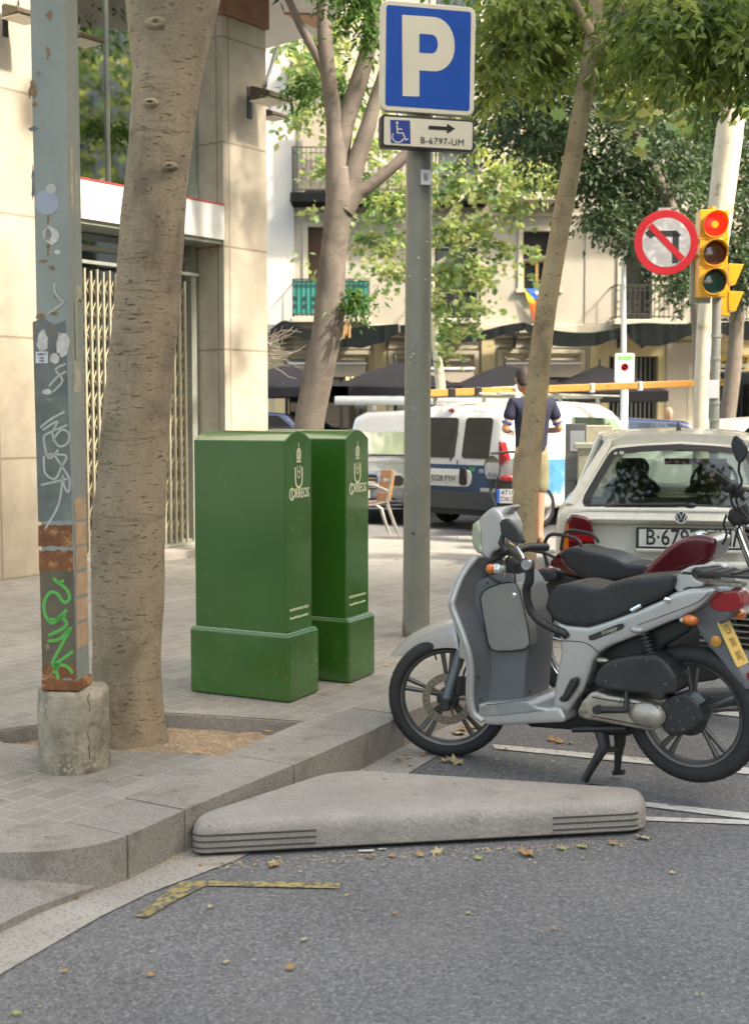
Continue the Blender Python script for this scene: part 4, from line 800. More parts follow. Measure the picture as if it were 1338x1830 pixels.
a_ = R_(13); ctr_p = at(764, 103, 7.46); MP = frame(ctr_p, (math.cos(a_), math.sin(a_), -.012), (0, 0, 1))
def onp(M, L): return [onpl(M, u, v) for (u, v) in L]
q = onp(MP, [(680, 0), (849, 10), (848, 208), (681, 196)]); pw = (q[1][0]-q[0][0]+q[2][0]-q[3][0])/2; ph = (q[0][1]+q[1][1]-q[2][1]-q[3][1])/2; pcx = sum(k[0] for k in q)/4; pcy = sum(k[1] for k in q)/4
pan = obj('sign_panel', MB(MP).prism(rrect(pw, ph, .045, 6, pcx, pcy), -.05, 0, ax='z'), M_['signwhite'], ps, world=True, bevel=.006)
z4 = lambda L: [(660+x/6.31, y/6.31) for (x, y) in L]
def flat(M, P, z): return MB(M).add([(x, y, z) for (x, y) in P], [tuple(range(len(P)))])
obj('blue_field', flat(MP, rrect(pw-.056, ph-.056, .014, 3, pcx, pcy), .0015), M_['signblue'], pan, world=True)
obj('letter_p', flat(MP, onp(MP, z4([(366, 163), (680, 184), (745, 190), (800, 207), (850, 240), (895, 290), (930, 355), (952, 430), (960, 510), (955, 580), (938, 650), (908, 705), (868, 750), (820, 782), (765, 800), (700, 800), (562, 790), (562, 1085), (372, 1080)])[::-1]), .003), M_['signwhite'], pan, world=True)
obj('letter_counter', flat(MP, onp(MP, z4([(562, 378), (690, 386), (720, 393), (745, 412), (762, 445), (769, 490), (766, 530), (752, 568), (730, 590), (700, 599), (562, 590)])[::-1]), .0045), M_['signblue'], pan, world=True)
q = onp(MP, [(680, 205), (846, 212), (846, 272), (681, 262)]); qw = (q[1][0]-q[0][0]); qh = (q[0][1]+q[1][1]-q[2][1]-q[3][1])/2; qx = sum(k[0] for k in q)/4; qy = sum(k[1] for k in q)/4
pl = obj('plate_box', MB(MP).prism(rrect(qw, qh, .022, 5, qx, qy), -.06, .004, ax='z'), M_['iron'], ps, world=True, bevel=.004)
obj('plate_face', flat(MP, rrect(qw-.026, qh-.026, .012, 4, qx+.004, qy), .0055), M_['signwhite'], pl, world=True)
obj('blue_square', flat(MP, onp(MP, z4([(230, 1350), (455, 1358), (460, 1622), (240, 1612)])[::-1]), .007), mat('icon_blue', (.02, .045, .26), .4), pl, world=True)
ic = MB(MP); K = lambda L: onp(MP, z4(L)); th = .0085
ic.ribbon(K([(306, 1410), (312, 1500), (375, 1500), (405, 1580), (432, 1562)]), .0085, th=th); ic.ribbon(K([(312, 1452), (366, 1458)]), .0062, th=th)
ic.ribbon(K([(318+62*math.cos(R_(a)), 1543+62*math.sin(R_(a))) for a in range(-150, -149)]+[(318+64*math.cos(R_(a)), 1540+64*math.sin(R_(a))) for a in range(215, 10, -15)]), .0065, th=th)
hx, hy = K([(308, 1385)])[0]; ic.add([(x, y, th) for (x, y) in ell(.0075, .0085, 14, hx, hy)], [tuple(range(14))])
obj('wheelchair_symbol', ic, M_['signwhite'], pl, world=True)
obj('arrow', flat(MP, K([(663, 1415), (868, 1428), (872, 1392), (962, 1452), (872, 1506), (868, 1468), (663, 1458)])[::-1], .007), M_['black'], pl, world=True)
x, y = K([(818, 1598)])[0]; text('B-6797-UM', .052, MP @ Matrix.Translation((x, y, .0075)), M_['black'], pl, sx=1.0, spacing=1.08)
c = at(761, 316, Yp-.085); st_ = MB(frame(c, (1, .22, 0), (0, 0, 1))); st_.bb((-.03, -.042, -.004), (.03, .042, 0)); so_ = obj('barcode_sticker', st_, M_['paper'], ps, world=True)
st_ = MB(frame(c, (1, .22, 0), (0, 0, 1))); [st_.bb((x_, -.02, .0), (x_+.003, .02, .001)) for x_ in (-.012, -.005, .0, .008)]; obj('bars', st_, M_['iron'], so_, world=True)
mb = MB(); random.seed(9)
for k in range(26):
    v = random.choice([random.uniform(590, 720), random.uniform(400, 1100)]); an = random.uniform(-2.7, -.5); zc = CAMH+(HOR-v)/FPX*Yp; r = .0815
    cx = z0.x+(tp.x-z0.x)*((zc-KZ)/(tp.z-KZ)); K2 = frame((cx+math.cos(an)*r, Yp+math.sin(an)*r+.0, zc), (-math.sin(an), math.cos(an), 0), (0, 0, 1)); s = random.uniform(.003, .011)
    if K2[2][2] is not None: mb.add([(x_, y_, .001) for (x_, y_) in blob(0, 0, s, s*.8, k, 9, .6)], [tuple(range(9))], K2)
obj('paint_chip', mb, mat('pale_chip', (.5, .5, .44), .7), ps, world=True)
# ================================================================ SCOOTER
def tracer(t):
    I = wm(t).inverted(); o = I @ Vector((0, 0, CAMH)); R3 = I.to_3x3()
    def S(u, v, y=0.0):
        d = R3 @ ray(u, v); k = (y-o.y)/d.y; p = o+d*k; return (p.x, p.z)
    return S
def g3(L): return [(920+x/3.2, 930+y/3.2) for (x, y) in L]
def g2(L): return [(680+x/3.66, 880+y/3.66) for (x, y) in L]
def g6(L): return [(1000+x/3.96, 700+y/3.96) for (x, y) in L]
fh = at(802, 1260, 5.55); rh = at(1240, 1274, 4.92)
ex = Vector((rh.x-fh.x, rh.y-fh.y)); beta = math.atan2(ex.y, ex.x); WB = ex.length
sc_ = thing('scooter', 'silver scooter with black seat and tall wheels standing on its centre stand near the kerb', 'scooter', (fh.x, fh.y, 0), beta)
S = tracer(sc_)
def tr(L, y): return [S(u, v, y) for (u, v) in L]
def panel(name, L, y0, y1, m, parent=None, T_=S, soft=(.007, 6), bevel=0, ym=None, **k):
    P = [T_(u, v, y0 if ym is None else ym) for (u, v) in L]
    mb = MB().prism(P, y0, y1, ax='y')
    return obj(name, mb, m, parent, soft=soft, bevel=bevel, **k)
def wheel(parent, Mw, R, tw, nsp, m_rim, rimw=.03, disc=True, hubr=.045, double=False, name='wheel', spw=.018, tread=True, chromerim=False):
    """Mw: z is the axle"""
    prof = []
    for k in range(15):
        a = -math.pi*.78+2*math.pi*.78*k/14; prof.append((R-tw*.85+tw*.85*math.cos(a), tw*math.sin(a)))
    tb_ = MB(Mw).lathe(prof, 72, closed=True)
    if tread:
        n = 46
        for k in range(n):
            for s in (-1, 1):
                a0 = 2*math.pi*k/n; a1 = a0+.09
                r_ = R+.0012
                tb_.add([(math.cos(a)*rr, math.sin(a)*rr, s*zz) for (a, rr, zz) in ((a0, r_, .004), (a0+.022, r_, .004), (a1+.022, R-tw*.28, tw*.82), (a1, R-tw*.28, tw*.82))], [(0, 1, 2, 3)])
    ty = obj(name, tb_, M_['rubber'], parent, smooth=50)
    ri = R-tw*1.52
    mb = MB(Mw); mb.lathe([(ri+.012, -rimw), (ri+.012, rimw), (ri+.002, rimw), (ri-.008, rimw*.8), (ri-.014, rimw*.45), (ri-.014, -rimw*.45), (ri-.008, -rimw*.8), (ri+.002, -rimw)], 64, closed=True)
    mb.lathe([(0, -.04), (hubr*.6, -.04), (hubr, -.03), (hubr, .03), (hubr*.6, .04), (0, .04)], 28)
    for k in range(nsp):
        a = 2*math.pi*k/nsp+.35
        for da in ((-.11, .11) if double else (0,)):
            p0 = Vector((math.cos(a+da*.3)*hubr*.8, math.sin(a+da*.3)*hubr*.8, 0)); p1 = Vector((math.cos(a+da)*(ri-.008), math.sin(a+da)*(ri-.008), 0))
            mb.tube([p0, p0.lerp(p1, .5), p1], [spw*.85, spw*.62, spw*.8], 8, flat=.7)
    obj('rim', mb, m_rim, ty, smooth=40)
    mb = MB(Mw); a = 1.9; mb.tube([(math.cos(a)*(ri-.012), math.sin(a)*(ri-.012), 0), (math.cos(a)*(ri-.04), math.sin(a)*(ri-.04), .004)], [.0045, .003], 6); obj('valve', mb, M_['black'], ty)
    return ty
RF = .266; RR = .270
fz_ = RF-.003
st_a = R_(26)        # steering: turns the front wheel's plane square to the street
Mf = Matrix.Translation((0, 0, fz_)) @ Matrix.Rotation(st_a, 4, 'Z') @ Matrix.Rotation(R_(90), 4, 'X')
fw = wheel(sc_, Mf, RF, .038, 5, M_['rimgrey'], .026, double=True)
mb = MB(Mf)          # drilled brake disc on the camera side (local +z faces the camera)
n = 64; r0, r1 = .078, .112
for zz in (.047, .050):
    pass
mb.lathe([(r0, .046), (r1, .046), (r1, .0495), (r0, .0495)], 64, closed=True)
for k in range(5): a = 6.283*k/5; mb.tube([(0, 0, .045), (math.cos(a)*.085, math.sin(a)*.085, .0478)], [.012, .007], 6, flat=.5)
bd = obj('brake_disc', mb, mat('disc_steel', (.20, .17, .14), .45, metal=.7, var=.2, vs=30), fw)
mb = MB(Mf)
for k in range(26):
    for rr in ((.089, .101) if k % 2 else (.095,)):
        a = 6.283*k/26; mb.lathe([(.0036, .0498), (0, .0498)], 8, Matrix.Translation((math.cos(a)*rr, math.sin(a)*rr, 0)))
obj('drill_holes', mb, mat('drilled_hole', (.35, .32, .28), .6), bd, fixn=False)
mb = MB(Mf); mb.lathe([(0, .03), (.045, .03), (.05, .042), (.03, .055), (0, .055)], 24); obj('hub', mb, M_['blackp'], fw)
# fork
Rs = Matrix.Translation((0, 0, 0)) @ Matrix.Rotation(st_a, 4, 'Z')
mb = MB(Rs)
for s in (-1, 1): mb.tube([(-.012, s*.075, fz_-.02), (.02, s*.075, fz_+.09), (.052, s*.072, fz_+.2), (.085, s*.066, fz_+.32)], [.019, .019, .021, .022], 16)
mb.tube([(.0, -.09, fz_), (.0, .09, fz_)], .011, 12)
obj('fork', mb, mat('fork_grey', (.15, .18, .20), .4, metal=.3), sc_, smooth=50)
mb = MB(Rs); mb.bb((.03, -.07, fz_+.02), (.085, -.03, fz_+.1)); mb.bb((-.03, -.095, fz_-.045), (.012, -.07, fz_+.015)); obj('brake_caliper', mb, M_['blackp'], sc_, bevel=.008)
mb = MB(Rs); mb.tube([(.035, .045, fz_+.12), (.06, .045, fz_+.2)], [.018, .018], 10); obj('reflector', mb, mat('yellow_reflector', (.5, .42, .03), .4), sc_)
# silver sleeve at top of fork
panel('fork_cover', g2([(520, 960), (565, 970), (592, 1100), (580, 1108), (512, 1085), (508, 1000)]), -.11, -.05, M_['silver'], sc_, soft=(.005, 4))
# front mudguard, arched across its width
top = g2([(85, 1060), (120, 1008), (190, 935), (290, 880), (400, 840), (500, 815), (535, 860), (545, 980)])
bot = g2([(95, 1076), (140, 1072), (200, 1056), (290, 1034), (400, 1018), (470, 1018), (505, 1028), (520, 1050)])
rings = []
TP = catmull([(*S(u, v, -.0), 0) for (u, v) in top], 3); BT = catmull([(*S(u, v, -.06), 0) for (u, v) in bot], 3)
for a, b in zip(TP, BT):
    r = []; hw_ = .062
    for k in range(13):
        th = math.pi*(k/12); yy = -hw_*math.cos(th); h_ = math.sin(th)**.6; r.append((b.x+(a.x-b.x)*h_, yy, b.y+(a.y-b.y)*h_))
    for k in range(12, -1, -1):
        th = math.pi*(k/12); yy = -(hw_-.006)*math.cos(th); h_ = math.sin(th)**.6; r.append((b.x+(a.x-b.x)*h_*.86, yy, b.y+(a.y-b.y)*h_*.86+.001))
    rings.append(r)
obj('front_mudguard', MB().loft(rings), M_['silver'], sc_, smooth=60)
# legshield: swept section, near edge traced
ne = g2([(645, 425), (570, 520), (525, 610), (490, 715), (498, 775), (540, 880), (575, 980), (600, 1060), (614, 1180), (610, 1300), (618, 1400), (640, 1460), (690, 1500)])
NE = [Vector((*S(u, v, -.185), 0)) for (u, v) in ne]; NE = [Vector((p.x, -.185, p.y)) for p in NE]
wtab = [(0, .11), (.12, .15), (.25, .185), (.5, .185), (.75, .17), (1, .16)]
def shield(off0, off1, c0=0, c1=1, r0_=0, r1_=1, bulge=.085, nn=16):
    m_ = len(NE); P = catmull([tuple(p) for p in NE], 4); rings = []
    for i, p in enumerate(P):
        t = i/(len(P)-1)
        if t < r0_-1e-6 or t > r1_+1e-6: continue
        w2 = interp(wtab, t)[1]; ring = []; bl_ = bulge*(.55+.45*math.sin(math.pi*min(1, max(0, (t+.05)))))
        cs = [c0+(c1-c0)*k/nn for k in range(nn+1)]
        f = lambda c, o: (p.x+.185*0+ (bl_*(max(0, math.sin(math.pi*c)))**1.4)+o, -w2+2*w2*c-(w2-.185 if False else 0), p.z+.0)
        ring = [f(c, off0) for c in cs]+[f(c, off1) for c in cs[::-1]]; rings.append(ring)
    return rings
# shift rows so that the near edge stays where it is traced although the width varies
for i, p in enumerate(NE):
    t = i/(len(NE)-1); w2 = interp(wtab, t)[1]; u, v = ne[i]; x, z = S(u, v, -w2); NE[i] = Vector((x, -w2, z))
obj('legshield', MB().loft(shield(-.028, 0)), M_['greyplast'], sc_, smooth=70, bevel=.004)
mbr = MB(); P = catmull([tuple(p) for p in NE], 4); 
W2 = [interp(wtab, i/(len(P)-1))[1] for i in range(len(P))]
mbr.tube([(p.x-.016, -w_+.004, p.z) for p, w_ in zip(P, W2)], .0155, 10, flat=1); mbr.tube([(p.x-.016, w_-.004, p.z) for p, w_ in zip(P, W2)], .0155, 10)
mbr.loft(shield(-.040, -.030, 0, 1))
obj('silver_rim', mbr, M_['silver'], sc_, smooth=60)
# steering column cover bulging from the shield, with the glove box lid
def colm(t0, t1, w2, dep, e=.0, nn=14):
    P = catmull([tuple(p) for p in NE], 4); rings = []
    n = len(P); i0, i1 = int(t0*(n-1)), int(t1*(n-1))
    for i in range(i0, i1+1):
        p = P[i]; t = (i-i0)/(i1-i0); k = dep*(.55+.45*math.sin(math.pi*min(1, t*.8+.15)))
        rings.append([(p.x+.03+k*math.sin(math.pi*c)**.5+e, .02-w2+2*w2*c, p.z+.01) for c in [j/nn for j in range(nn+1)]]+[(p.x+.0, .02-w2+2*w2*c, p.z+.01) for c in [j/nn for j in range(nn, -1, -1)]])
    return rings
cc = g2([(650, 690), (668, 648), (710, 622), (780, 597), (840, 588), (882, 592), (905, 640), (935, 760), (965, 900), (975, 1000), (940, 1028), (860, 1040), (760, 1042), (722, 1030), (702, 990), (680, 880), (662, 780)])
# column body: traced outer silhouette, soft solid
panel('steering_column_cover', g2([(690, 560), (800, 520), (905, 520), (960, 600), (1000, 760), (1015, 1000), (1000, 1150), (990, 1340), (900, 1360), (700, 1380), (660, 1300), (690, 1100), (640, 900), (620, 650)]), -.10, .14, M_['greyplast'], sc_, soft=(.008, 14), ym=-.03)
panel('glove_box_lid', cc, -.128, -.05, M_['glovegrey'], sc_, soft=(.006, 4), ym=-.125)
gp = [(S(u, v, -.129)) for (u, v) in cc]; obj('lid_gap', MB().tube([(x, -.1275, z) for (x, z) in gp]+[(gp[0][0], -.1275, gp[0][1])], .0022, 6), M_['darkgap'], sc_)
x, z = S(918, 1064, -.135); obj('lid_lock', MB(frame((x, -.127, z), (1, 0, 0), (0, 0, 1))).lathe([(0, 0), (.011, 0), (.011, .006), (.006, .008), (0, .008)], 18), M_['chrome'], sc_)
panel('column_throat', g2([(760, 440), (890, 455), (885, 540), (900, 620), (730, 620), (690, 520)]), -.06, .06, M_['blackp'], sc_, soft=(.006, 5))
# floor board
panel('footboard', g2([(635, 1390), (660, 1378), (950, 1362), (1000, 1395), (1100, 1412), (1140, 1400), (1180, 1415), (1215, 1480), (1200, 1505), (760, 1525), (690, 1520), (645, 1470)]), -.165, .165, M_['silver'], sc_, soft=(.007, 5), ym=-.16)
panel('floor_mat', g2([(650, 1470), (640, 1400), (700, 1385), (950, 1372), (1010, 1410), (1090, 1432), (740, 1470)]), -.168, .15, mat('worn_grey_floor', (.24, .24, .23), .4, var=.15, vs=8, col2=(.34, .33, .3), m2=.55, s2=6), sc_, soft=(.006, 4), ym=-.168)
# main body side cover
body = g3([(232, 575), (300, 600), (420, 610), (520, 580), (680, 522), (840, 455), (905, 415), (1000, 392), (1120, 388), (1150, 395), (1120, 430), (1070, 485), (1020, 520), (940, 560), (860, 590), (720, 652), (620, 690), (540, 722), (485, 755), (448, 800), (430, 870), (405, 930), (390, 975), (350, 1030), (300, 1105), (290, 1140), (225, 1110), (220, 1050), (226, 960), (245, 850), (262, 760), (255, 660)])
panel('body_cover', body, -.125, .125, M_['silver'], sc_, soft=(.007, 7), ym=-.12)
panel('model_badge', g3([(418, 662), (590, 594), (615, 590), (622, 606), (612, 622), (440, 688), (422, 684)]), -.131, -.12, M_['blackp'], sc_, soft=None, ym=-.131, bevel=.002)
x, z = S(920+535/3.2, 930+632/3.2, -.133); text('Scoopy', .024, wm(sc_) @ frame((x, -.1325, z), (.93, 0, .37), (0, 0, 1)), M_['castalu'], sc_, shear=.3, bold=.0006)
x, z = S(920+870/3.2, 930+458/3.2, -.13); obj('seat_lock', MB(frame((x, -.122, z), (1, 0, 0), (0, 0, 1))).lathe([(0, 0), (.013, 0), (.013, .01), (.007, .012), (0, .012)], 18), M_['chrome'], sc_)
x, z = S(920+690/3.2, 930+628/3.2, -.13); obj('body_boss', MB().ball((x, -.122, z), (.03, .016, .014)), M_['silver'], sc_)
seat = g3([(188, 500), (192, 460), (205, 415), (240, 375), (290, 358), (350, 358), (420, 375), (480, 384), (530, 372), (580, 345), (650, 330), (760, 322), (860, 314), (925, 306), (930, 340), (905, 405), (860, 440), (760, 484), (640, 540), (520, 584), (430, 606), (360, 606), (280, 592), (225, 560)])
panel('seat', seat, -.128, .128, M_['seatv'], sc_, soft=(.008, 14), ym=-.10)
# small hardware: seams, screws, hose and cables
def line3(L, y, r, name, m, gx=g3): return obj(name, MB().tube(catmull([(S(u, v, y)[0], y, S(u, v, y)[1]) for (u, v) in gx(L)], 4), r, 6), m, sc_)
line3([(262, 690), (400, 700), (480, 760)], -.1265, .0016, 'panel_seam', M_['darkgap']); line3([(700, 600), (860, 540), (1040, 470), (1110, 410)], -.1265, .0013, 'panel_seam', M_['darkgap'])
line3([(690, 1390), (840, 1375), (960, 1362)], -.171, .0014, 'panel_seam', M_['darkgap'], g2)
line3([(470, 1420), (520, 1300), (545, 1180), (585, 1080)], -.115, .0045, 'brake_hose', M_['black'], g2)
for L in ([(760, 430), (700, 470), (720, 560), (800, 600)], [(850, 400), (820, 470), (870, 520), (880, 600)]): line3(L, -.11, .0045, 'control_cable', M_['black'], g2)
for (a, b, yy) in ((655, 1355, -.185), (975, 1305, -.12), (700, 590, -.14), (640, 1210, -.185)):
    x, z = S(*g2([(a, b)])[0], yy); obj('screw', MB(frame((x, yy-.004, z), (1, 0, 0), (0, 0, 1))).lathe([(0, 0), (.0055, 0), (.0045, .003), (0, .003)], 10), M_['black'], sc_)
for (a, b) in ((520, 920), (860, 940), (755, 805), (575, 830)):
    x, z = S(*g3([(a, b)])[0], -.172); obj('screw', MB(frame((x, -.170, z), (1, 0, 0), (0, 0, 1))).lathe([(0, 0), (.0065, 0), (.005, .004), (0, .004)], 10), M_['rimgrey'], sc_)
line3([(440, 1010), (540, 1030), (700, 1050), (820, 1075)], -.157, .0022, 'cover_seam', M_['darkgap']); line3([(440, 1120), (600, 1150), (780, 1185)], -.157, .0022, 'cover_seam', M_['darkgap'])
line3([(480, 900), (400, 960), (370, 1040)], -.10, .008, 'fuel_hose', M_['black']); line3([(860, 1010), (920, 1080), (1060, 1060), (1120, 1010)], -.13, .007, 'brake_cable', M_['black'])
# rear rack
rk = g3([(900, 350), (960, 285), (1005, 262), (1180, 245), (1215, 268), (1205, 275), (1175, 258), (1030, 272), (1010, 300), (1030, 335), (1080, 355), (1075, 380), (975, 385), (960, 412), (935, 415), (912, 380)])
panel('rack_bracket', rk, -.10, -.055, M_['silver'], sc_, soft=(.005, 3), ym=-.09)
mb = MB(); 
for k in range(5):
    yy = -.09+k*.045; a = S(*g3([(1010, 285)])[0], -.0); b = S(*g3([(1345, 272)])[0], -.0); mb.bb((a[0], yy-.012, a[1]-.006), (b[0]+.03, yy+.012, a[1]+.006))
for k in range(4): a = S(*g3([(1010+k*95, 288)])[0], 0); mb.bb((a[0]-.01, -.10, a[1]-.008), (a[0]+.01, .105, a[1]+.004))
obj('luggage_rack', mb, M_['blackp'], sc_, bevel=.004)
mb = MB(); a = S(*g3([(1020, 340)])[0], 0); mb.bb((a[0], -.03, a[1]-.012), (a[0]+.2, .03, a[1]+.004)); obj('rack_support', mb, M_['castalu'], sc_, bevel=.004)
# tail
panel('rear_mudguard', g3([(1010, 520), (1060, 485), (1120, 430), (1200, 480), (1240, 530), (1215, 570), (1168, 585), (1210, 700), (1265, 820), (1320, 900), (1345, 975), (1318, 968), (1285, 930), (1230, 870), (1170, 790), (1110, 720), (1060, 650), (1030, 590)]), -.055, .055, M_['greyplast'], sc_, soft=(.006, 5), ym=-.05)
panel('tail_cover', g3([(1080, 400), (1130, 375), (1215, 368), (1245, 385), (1240, 405), (1150, 415), (1100, 440)]), -.07, .07, M_['silver'], sc_, soft=(.006, 5), ym=-.06)
panel('tail_light', g3([(1112, 450), (1125, 420), (1180, 405), (1270, 400), (1290, 430), (1305, 480), (1295, 505), (1240, 524), (1150, 520), (1120, 505)]), -.06, .04, M_['redlens'], sc_, soft=(.005, 5), ym=-.06)
def bulb(name, u, v, y, r, m, parent=sc_, S_=S, ex_=1.0): x, z = S_(u, v, y); return obj(name, MB().ball((x, y, z), (r*ex_, r, r*.8)), m, parent)
bulb('indicator', *g3([(1003, 570)])[0], -.13, .026, M_['amber'], ex_=1.2); bulb('indicator_stem', *g3([(962, 570)])[0], -.11, .016, M_['clear'])
bulb('indicator', *g3([(1282, 538)])[0], .06, .026, M_['amber'])
x, z = S(*g3([(1152, 690)])[0], -.06); obj('side_reflector', MB(frame((x, -.06, z), (1, 0, 0), (0, 0, 1))).lathe([(0, 0), (.021, 0), (.021, .006), (0, .009)], 20), mat('orange_reflector', (.5, .22, .02), .2, coat=1), sc_)
# yellow licence plate, facing back and slightly up
pq = g3([(1160, 585), (1246, 574), (1350, 792), (1275, 842)])
pl0 = wm(sc_); xa, za = S(*pq[0], -.06); xb, zb = S(*pq[3], -.06)
upv = Vector((xa-xb, 0, za-zb)).normalized(); MPl = pl0 @ frame(((xa+xb)/2+.0, .0, (za+zb)/2), (0, 1, 0), upv)
hpl = Vector((xa-xb, 0, za-zb)).length
MPl2 = pl0 @ frame(((xa+xb)/2, -.005, (za+zb)/2), (0, 1, 0), upv)
yp = obj('licence_plate', MB(MPl2).prism(rrect(.125, hpl, .012, 3), -.002, .0015, ax='z'), M_['yplate'], sc_, world=True)
for s, yy in (('C5', .052), ('781', .0), ('BKJ', -.052)): text(s, .05, MPl2 @ Matrix.Translation((0, yy, .0022)), mat('plate_ink', (.25, .15, .04), .6), yp, sx=.85)
panel('plate_reflector', g3([(1325, 872), (1345, 872), (1345, 915), (1325, 915)]), -.03, .03, M_['redlens'], sc_, soft=None)
# power unit
panel('air_filter_box', g3([(468, 920), (480, 870), (520, 820), (580, 790), (680, 772), (760, 766), (810, 764), (860, 790), (905, 840), (940, 900), (945, 960), (930, 985), (870, 985), (860, 1030), (800, 1020), (780, 985), (700, 985), (560, 965), (480, 945)]), -.17, -.04, M_['blackp'], sc_, soft=(.007, 6), ym=-.14)
panel('drive_cover', g3([(358, 1090), (380, 1040), (430, 985), (470, 978), (530, 998), (640, 1016), (760, 1040), (830, 1060), (850, 1100), (845, 1150), (822, 1188), (780, 1205), (720, 1196), (620, 1178), (480, 1150), (400, 1138), (362, 1120)]), -.155, -.03, M_['castalu'], sc_, soft=(.006, 5), ym=-.15)
x, z = S(*g3([(745, 1115)])[0], -.16); obj('clutch_dome', MB().ball((x, -.145, z), (.078, .03, .052)), M_['castalu'], sc_)
x0, z0_ = S(*g3([(470, 1085)])[0], -.175); x1, z1_ = S(*g3([(640, 1085)])[0], -.175); mb = MB(); mb.tube([(x0, -.17, z0_), (x1, -.175, z1_)], [.014, .012], 10); mb.tube([(x1-.01, -.16, z1_+.07), (x1-.005, -.175, z1_)], [.008, .011], 8); mb.tube([(x0, -.15, z0_), (x0, -.185, z0_)], .018, 12); obj('kick_start_lever', mb, M_['blackp'], sc_)
panel('gearbox', g3([(838, 1060), (880, 1010), (960, 985), (1010, 1010), (1060, 1060), (1080, 1130), (1040, 1180), (980, 1215), (900, 1235), (850, 1200), (835, 1150)]), -.14, -.05, M_['blackp'], sc_, soft=(.006, 4), ym=-.13)
mb = MB(); random.seed(4)
for (a, b) in ((870, 1060), (930, 1030), (990, 1080), (1020, 1130), (940, 1150), (890, 1130), (960, 1195), (900, 1200)):
    x, z = S(*g3([(a, b)])[0], -.145); mb.lathe([(0, 0), (.0055, 0), (.0055, .006), (0, .006)], 6, frame((x, -.138, z), (1, 0, 0), (0, 0, 1)))
obj('bolts', mb, M_['rimgrey'], sc_)
panel('inner_frame', g3([(300, 1130), (420, 870), (440, 780), (620, 680), (900, 570), (1040, 540), (1000, 640), (860, 720), (800, 800), (700, 900), (600, 1010), (500, 1090), (700, 1190), (660, 1230), (520, 1225), (380, 1200), (100, 1180), (60, 1165)]), -.06, .10, M_['black'], sc_, soft=(.009, 3), ym=-.04)
mb = MB(); a = S(*g3([(735, 650)])[0], -.09); b = S(*g3([(790, 800)])[0], -.09); mb.tube([(a[0], -.09, a[1]), (b[0], -.09, b[1])], .012, 10)
for k in range(8): t = k/7; c_ = (a[0]+(b[0]-a[0])*t, -.09, a[1]+(b[1]-a[1])*t); mb.lathe([(.012, -.004), (.026, -.004), (.026, .004), (.012, .004)], 16, frame(c_, (0, 1, 0), (1, 0, .3)), closed=True)
obj('shock_absorber', mb, M_['blackp'], sc_)
mb = MB(); a = S(*g3([(500, 800)])[0], -.1); mb.ball((a[0], -.10, a[1]), (.03, .02, .012)); obj('carburettor_nut', mb, M_['castalu'], sc_)
# rear wheel
Mr = Matrix.Translation((WB, -.01, S(1240, 1274, 0)[1])) @ Matrix.Rotation(R_(90), 4, 'X')
rw = wheel(sc_, Mr, RR, .046, 5, M_['rimgrey'], .032, double=True, hubr=.06)
mb = MB(Mr); mb.lathe([(0, .03), (.07, .03), (.078, .05), (.04, .075), (0, .075)], 28); obj('drum', mb, M_['blackp'], rw)
mb = MB(); a = S(*g3([(1150, 1000)])[0], .12); mb.tube([(a[0]-.35, .12, a[1]-.06), (a[0]-.05, .13, a[1]-.03), (a[0]+.12, .14, a[1]+.0)], [.02, .05, .045], 16); obj('exhaust', mb, mat('grey_exhaust', (.12, .12, .12), .5, metal=.4), sc_)
# centre stand
mb = MB(); L1 = [g3([p])[0] for p in ((490, 1190), (520, 1290), (470, 1380), (440, 1440), (425, 1480))]
mb.tube([(S(u, v, -.07)[0], -.07-.012*k, S(u, v, -.07)[1]) for k, (u, v) in enumerate(L1)], [.030, .026, .019, .017, .016], 10, flat=.6)
L2 = [g3([p])[0] for p in ((600, 1190), (600, 1280), (590, 1350), (585, 1440))]
mb.tube([(S(u, v, .08)[0], .08, S(u, v, .08)[1]) for (u, v) in L2], [.030, .024, .017, .014], 10, flat=.6)
a = S(*g3([(395, 1480)])[0], -.11); b = S(*g3([(500, 1495)])[0], -.11); mb.tube([(a[0], -.12, .006), (b[0]-.04, -.115, .014), (b[0], -.115, .012)], [.010, .012, .013], 10)
a = S(*g3([(560, 1445)])[0], .09); b = S(*g3([(625, 1440)])[0], .09); mb.tube([(a[0], .09, a[1]), (b[0], .09, b[1])], [.010, .011], 8)
a = S(*g3([(520, 1310)])[0], -.07); b = S(*g3([(590, 1310)])[0], .08); mb.tube([(a[0], -.07, a[1]), (b[0], .08, b[1])], .012, 8)
a = S(*g3([(330, 1195)])[0], -.1); b = S(*g3([(640, 1190)])[0], -.1); mb.tube([(a[0], -.1, a[1]), (b[0], -.1, b[1])], .014, 8)
obj('centre_stand', mb, M_['blackp'], sc_, smooth=60)
panel('foot_peg', g3([(320, 905), (345, 898), (358, 915), (352, 950), (310, 1010), (290, 1040), (262, 1035), (255, 1015), (275, 1000)]), -.16, -.125, M_['blackp'], sc_, soft=(.005, 3), ym=-.15)
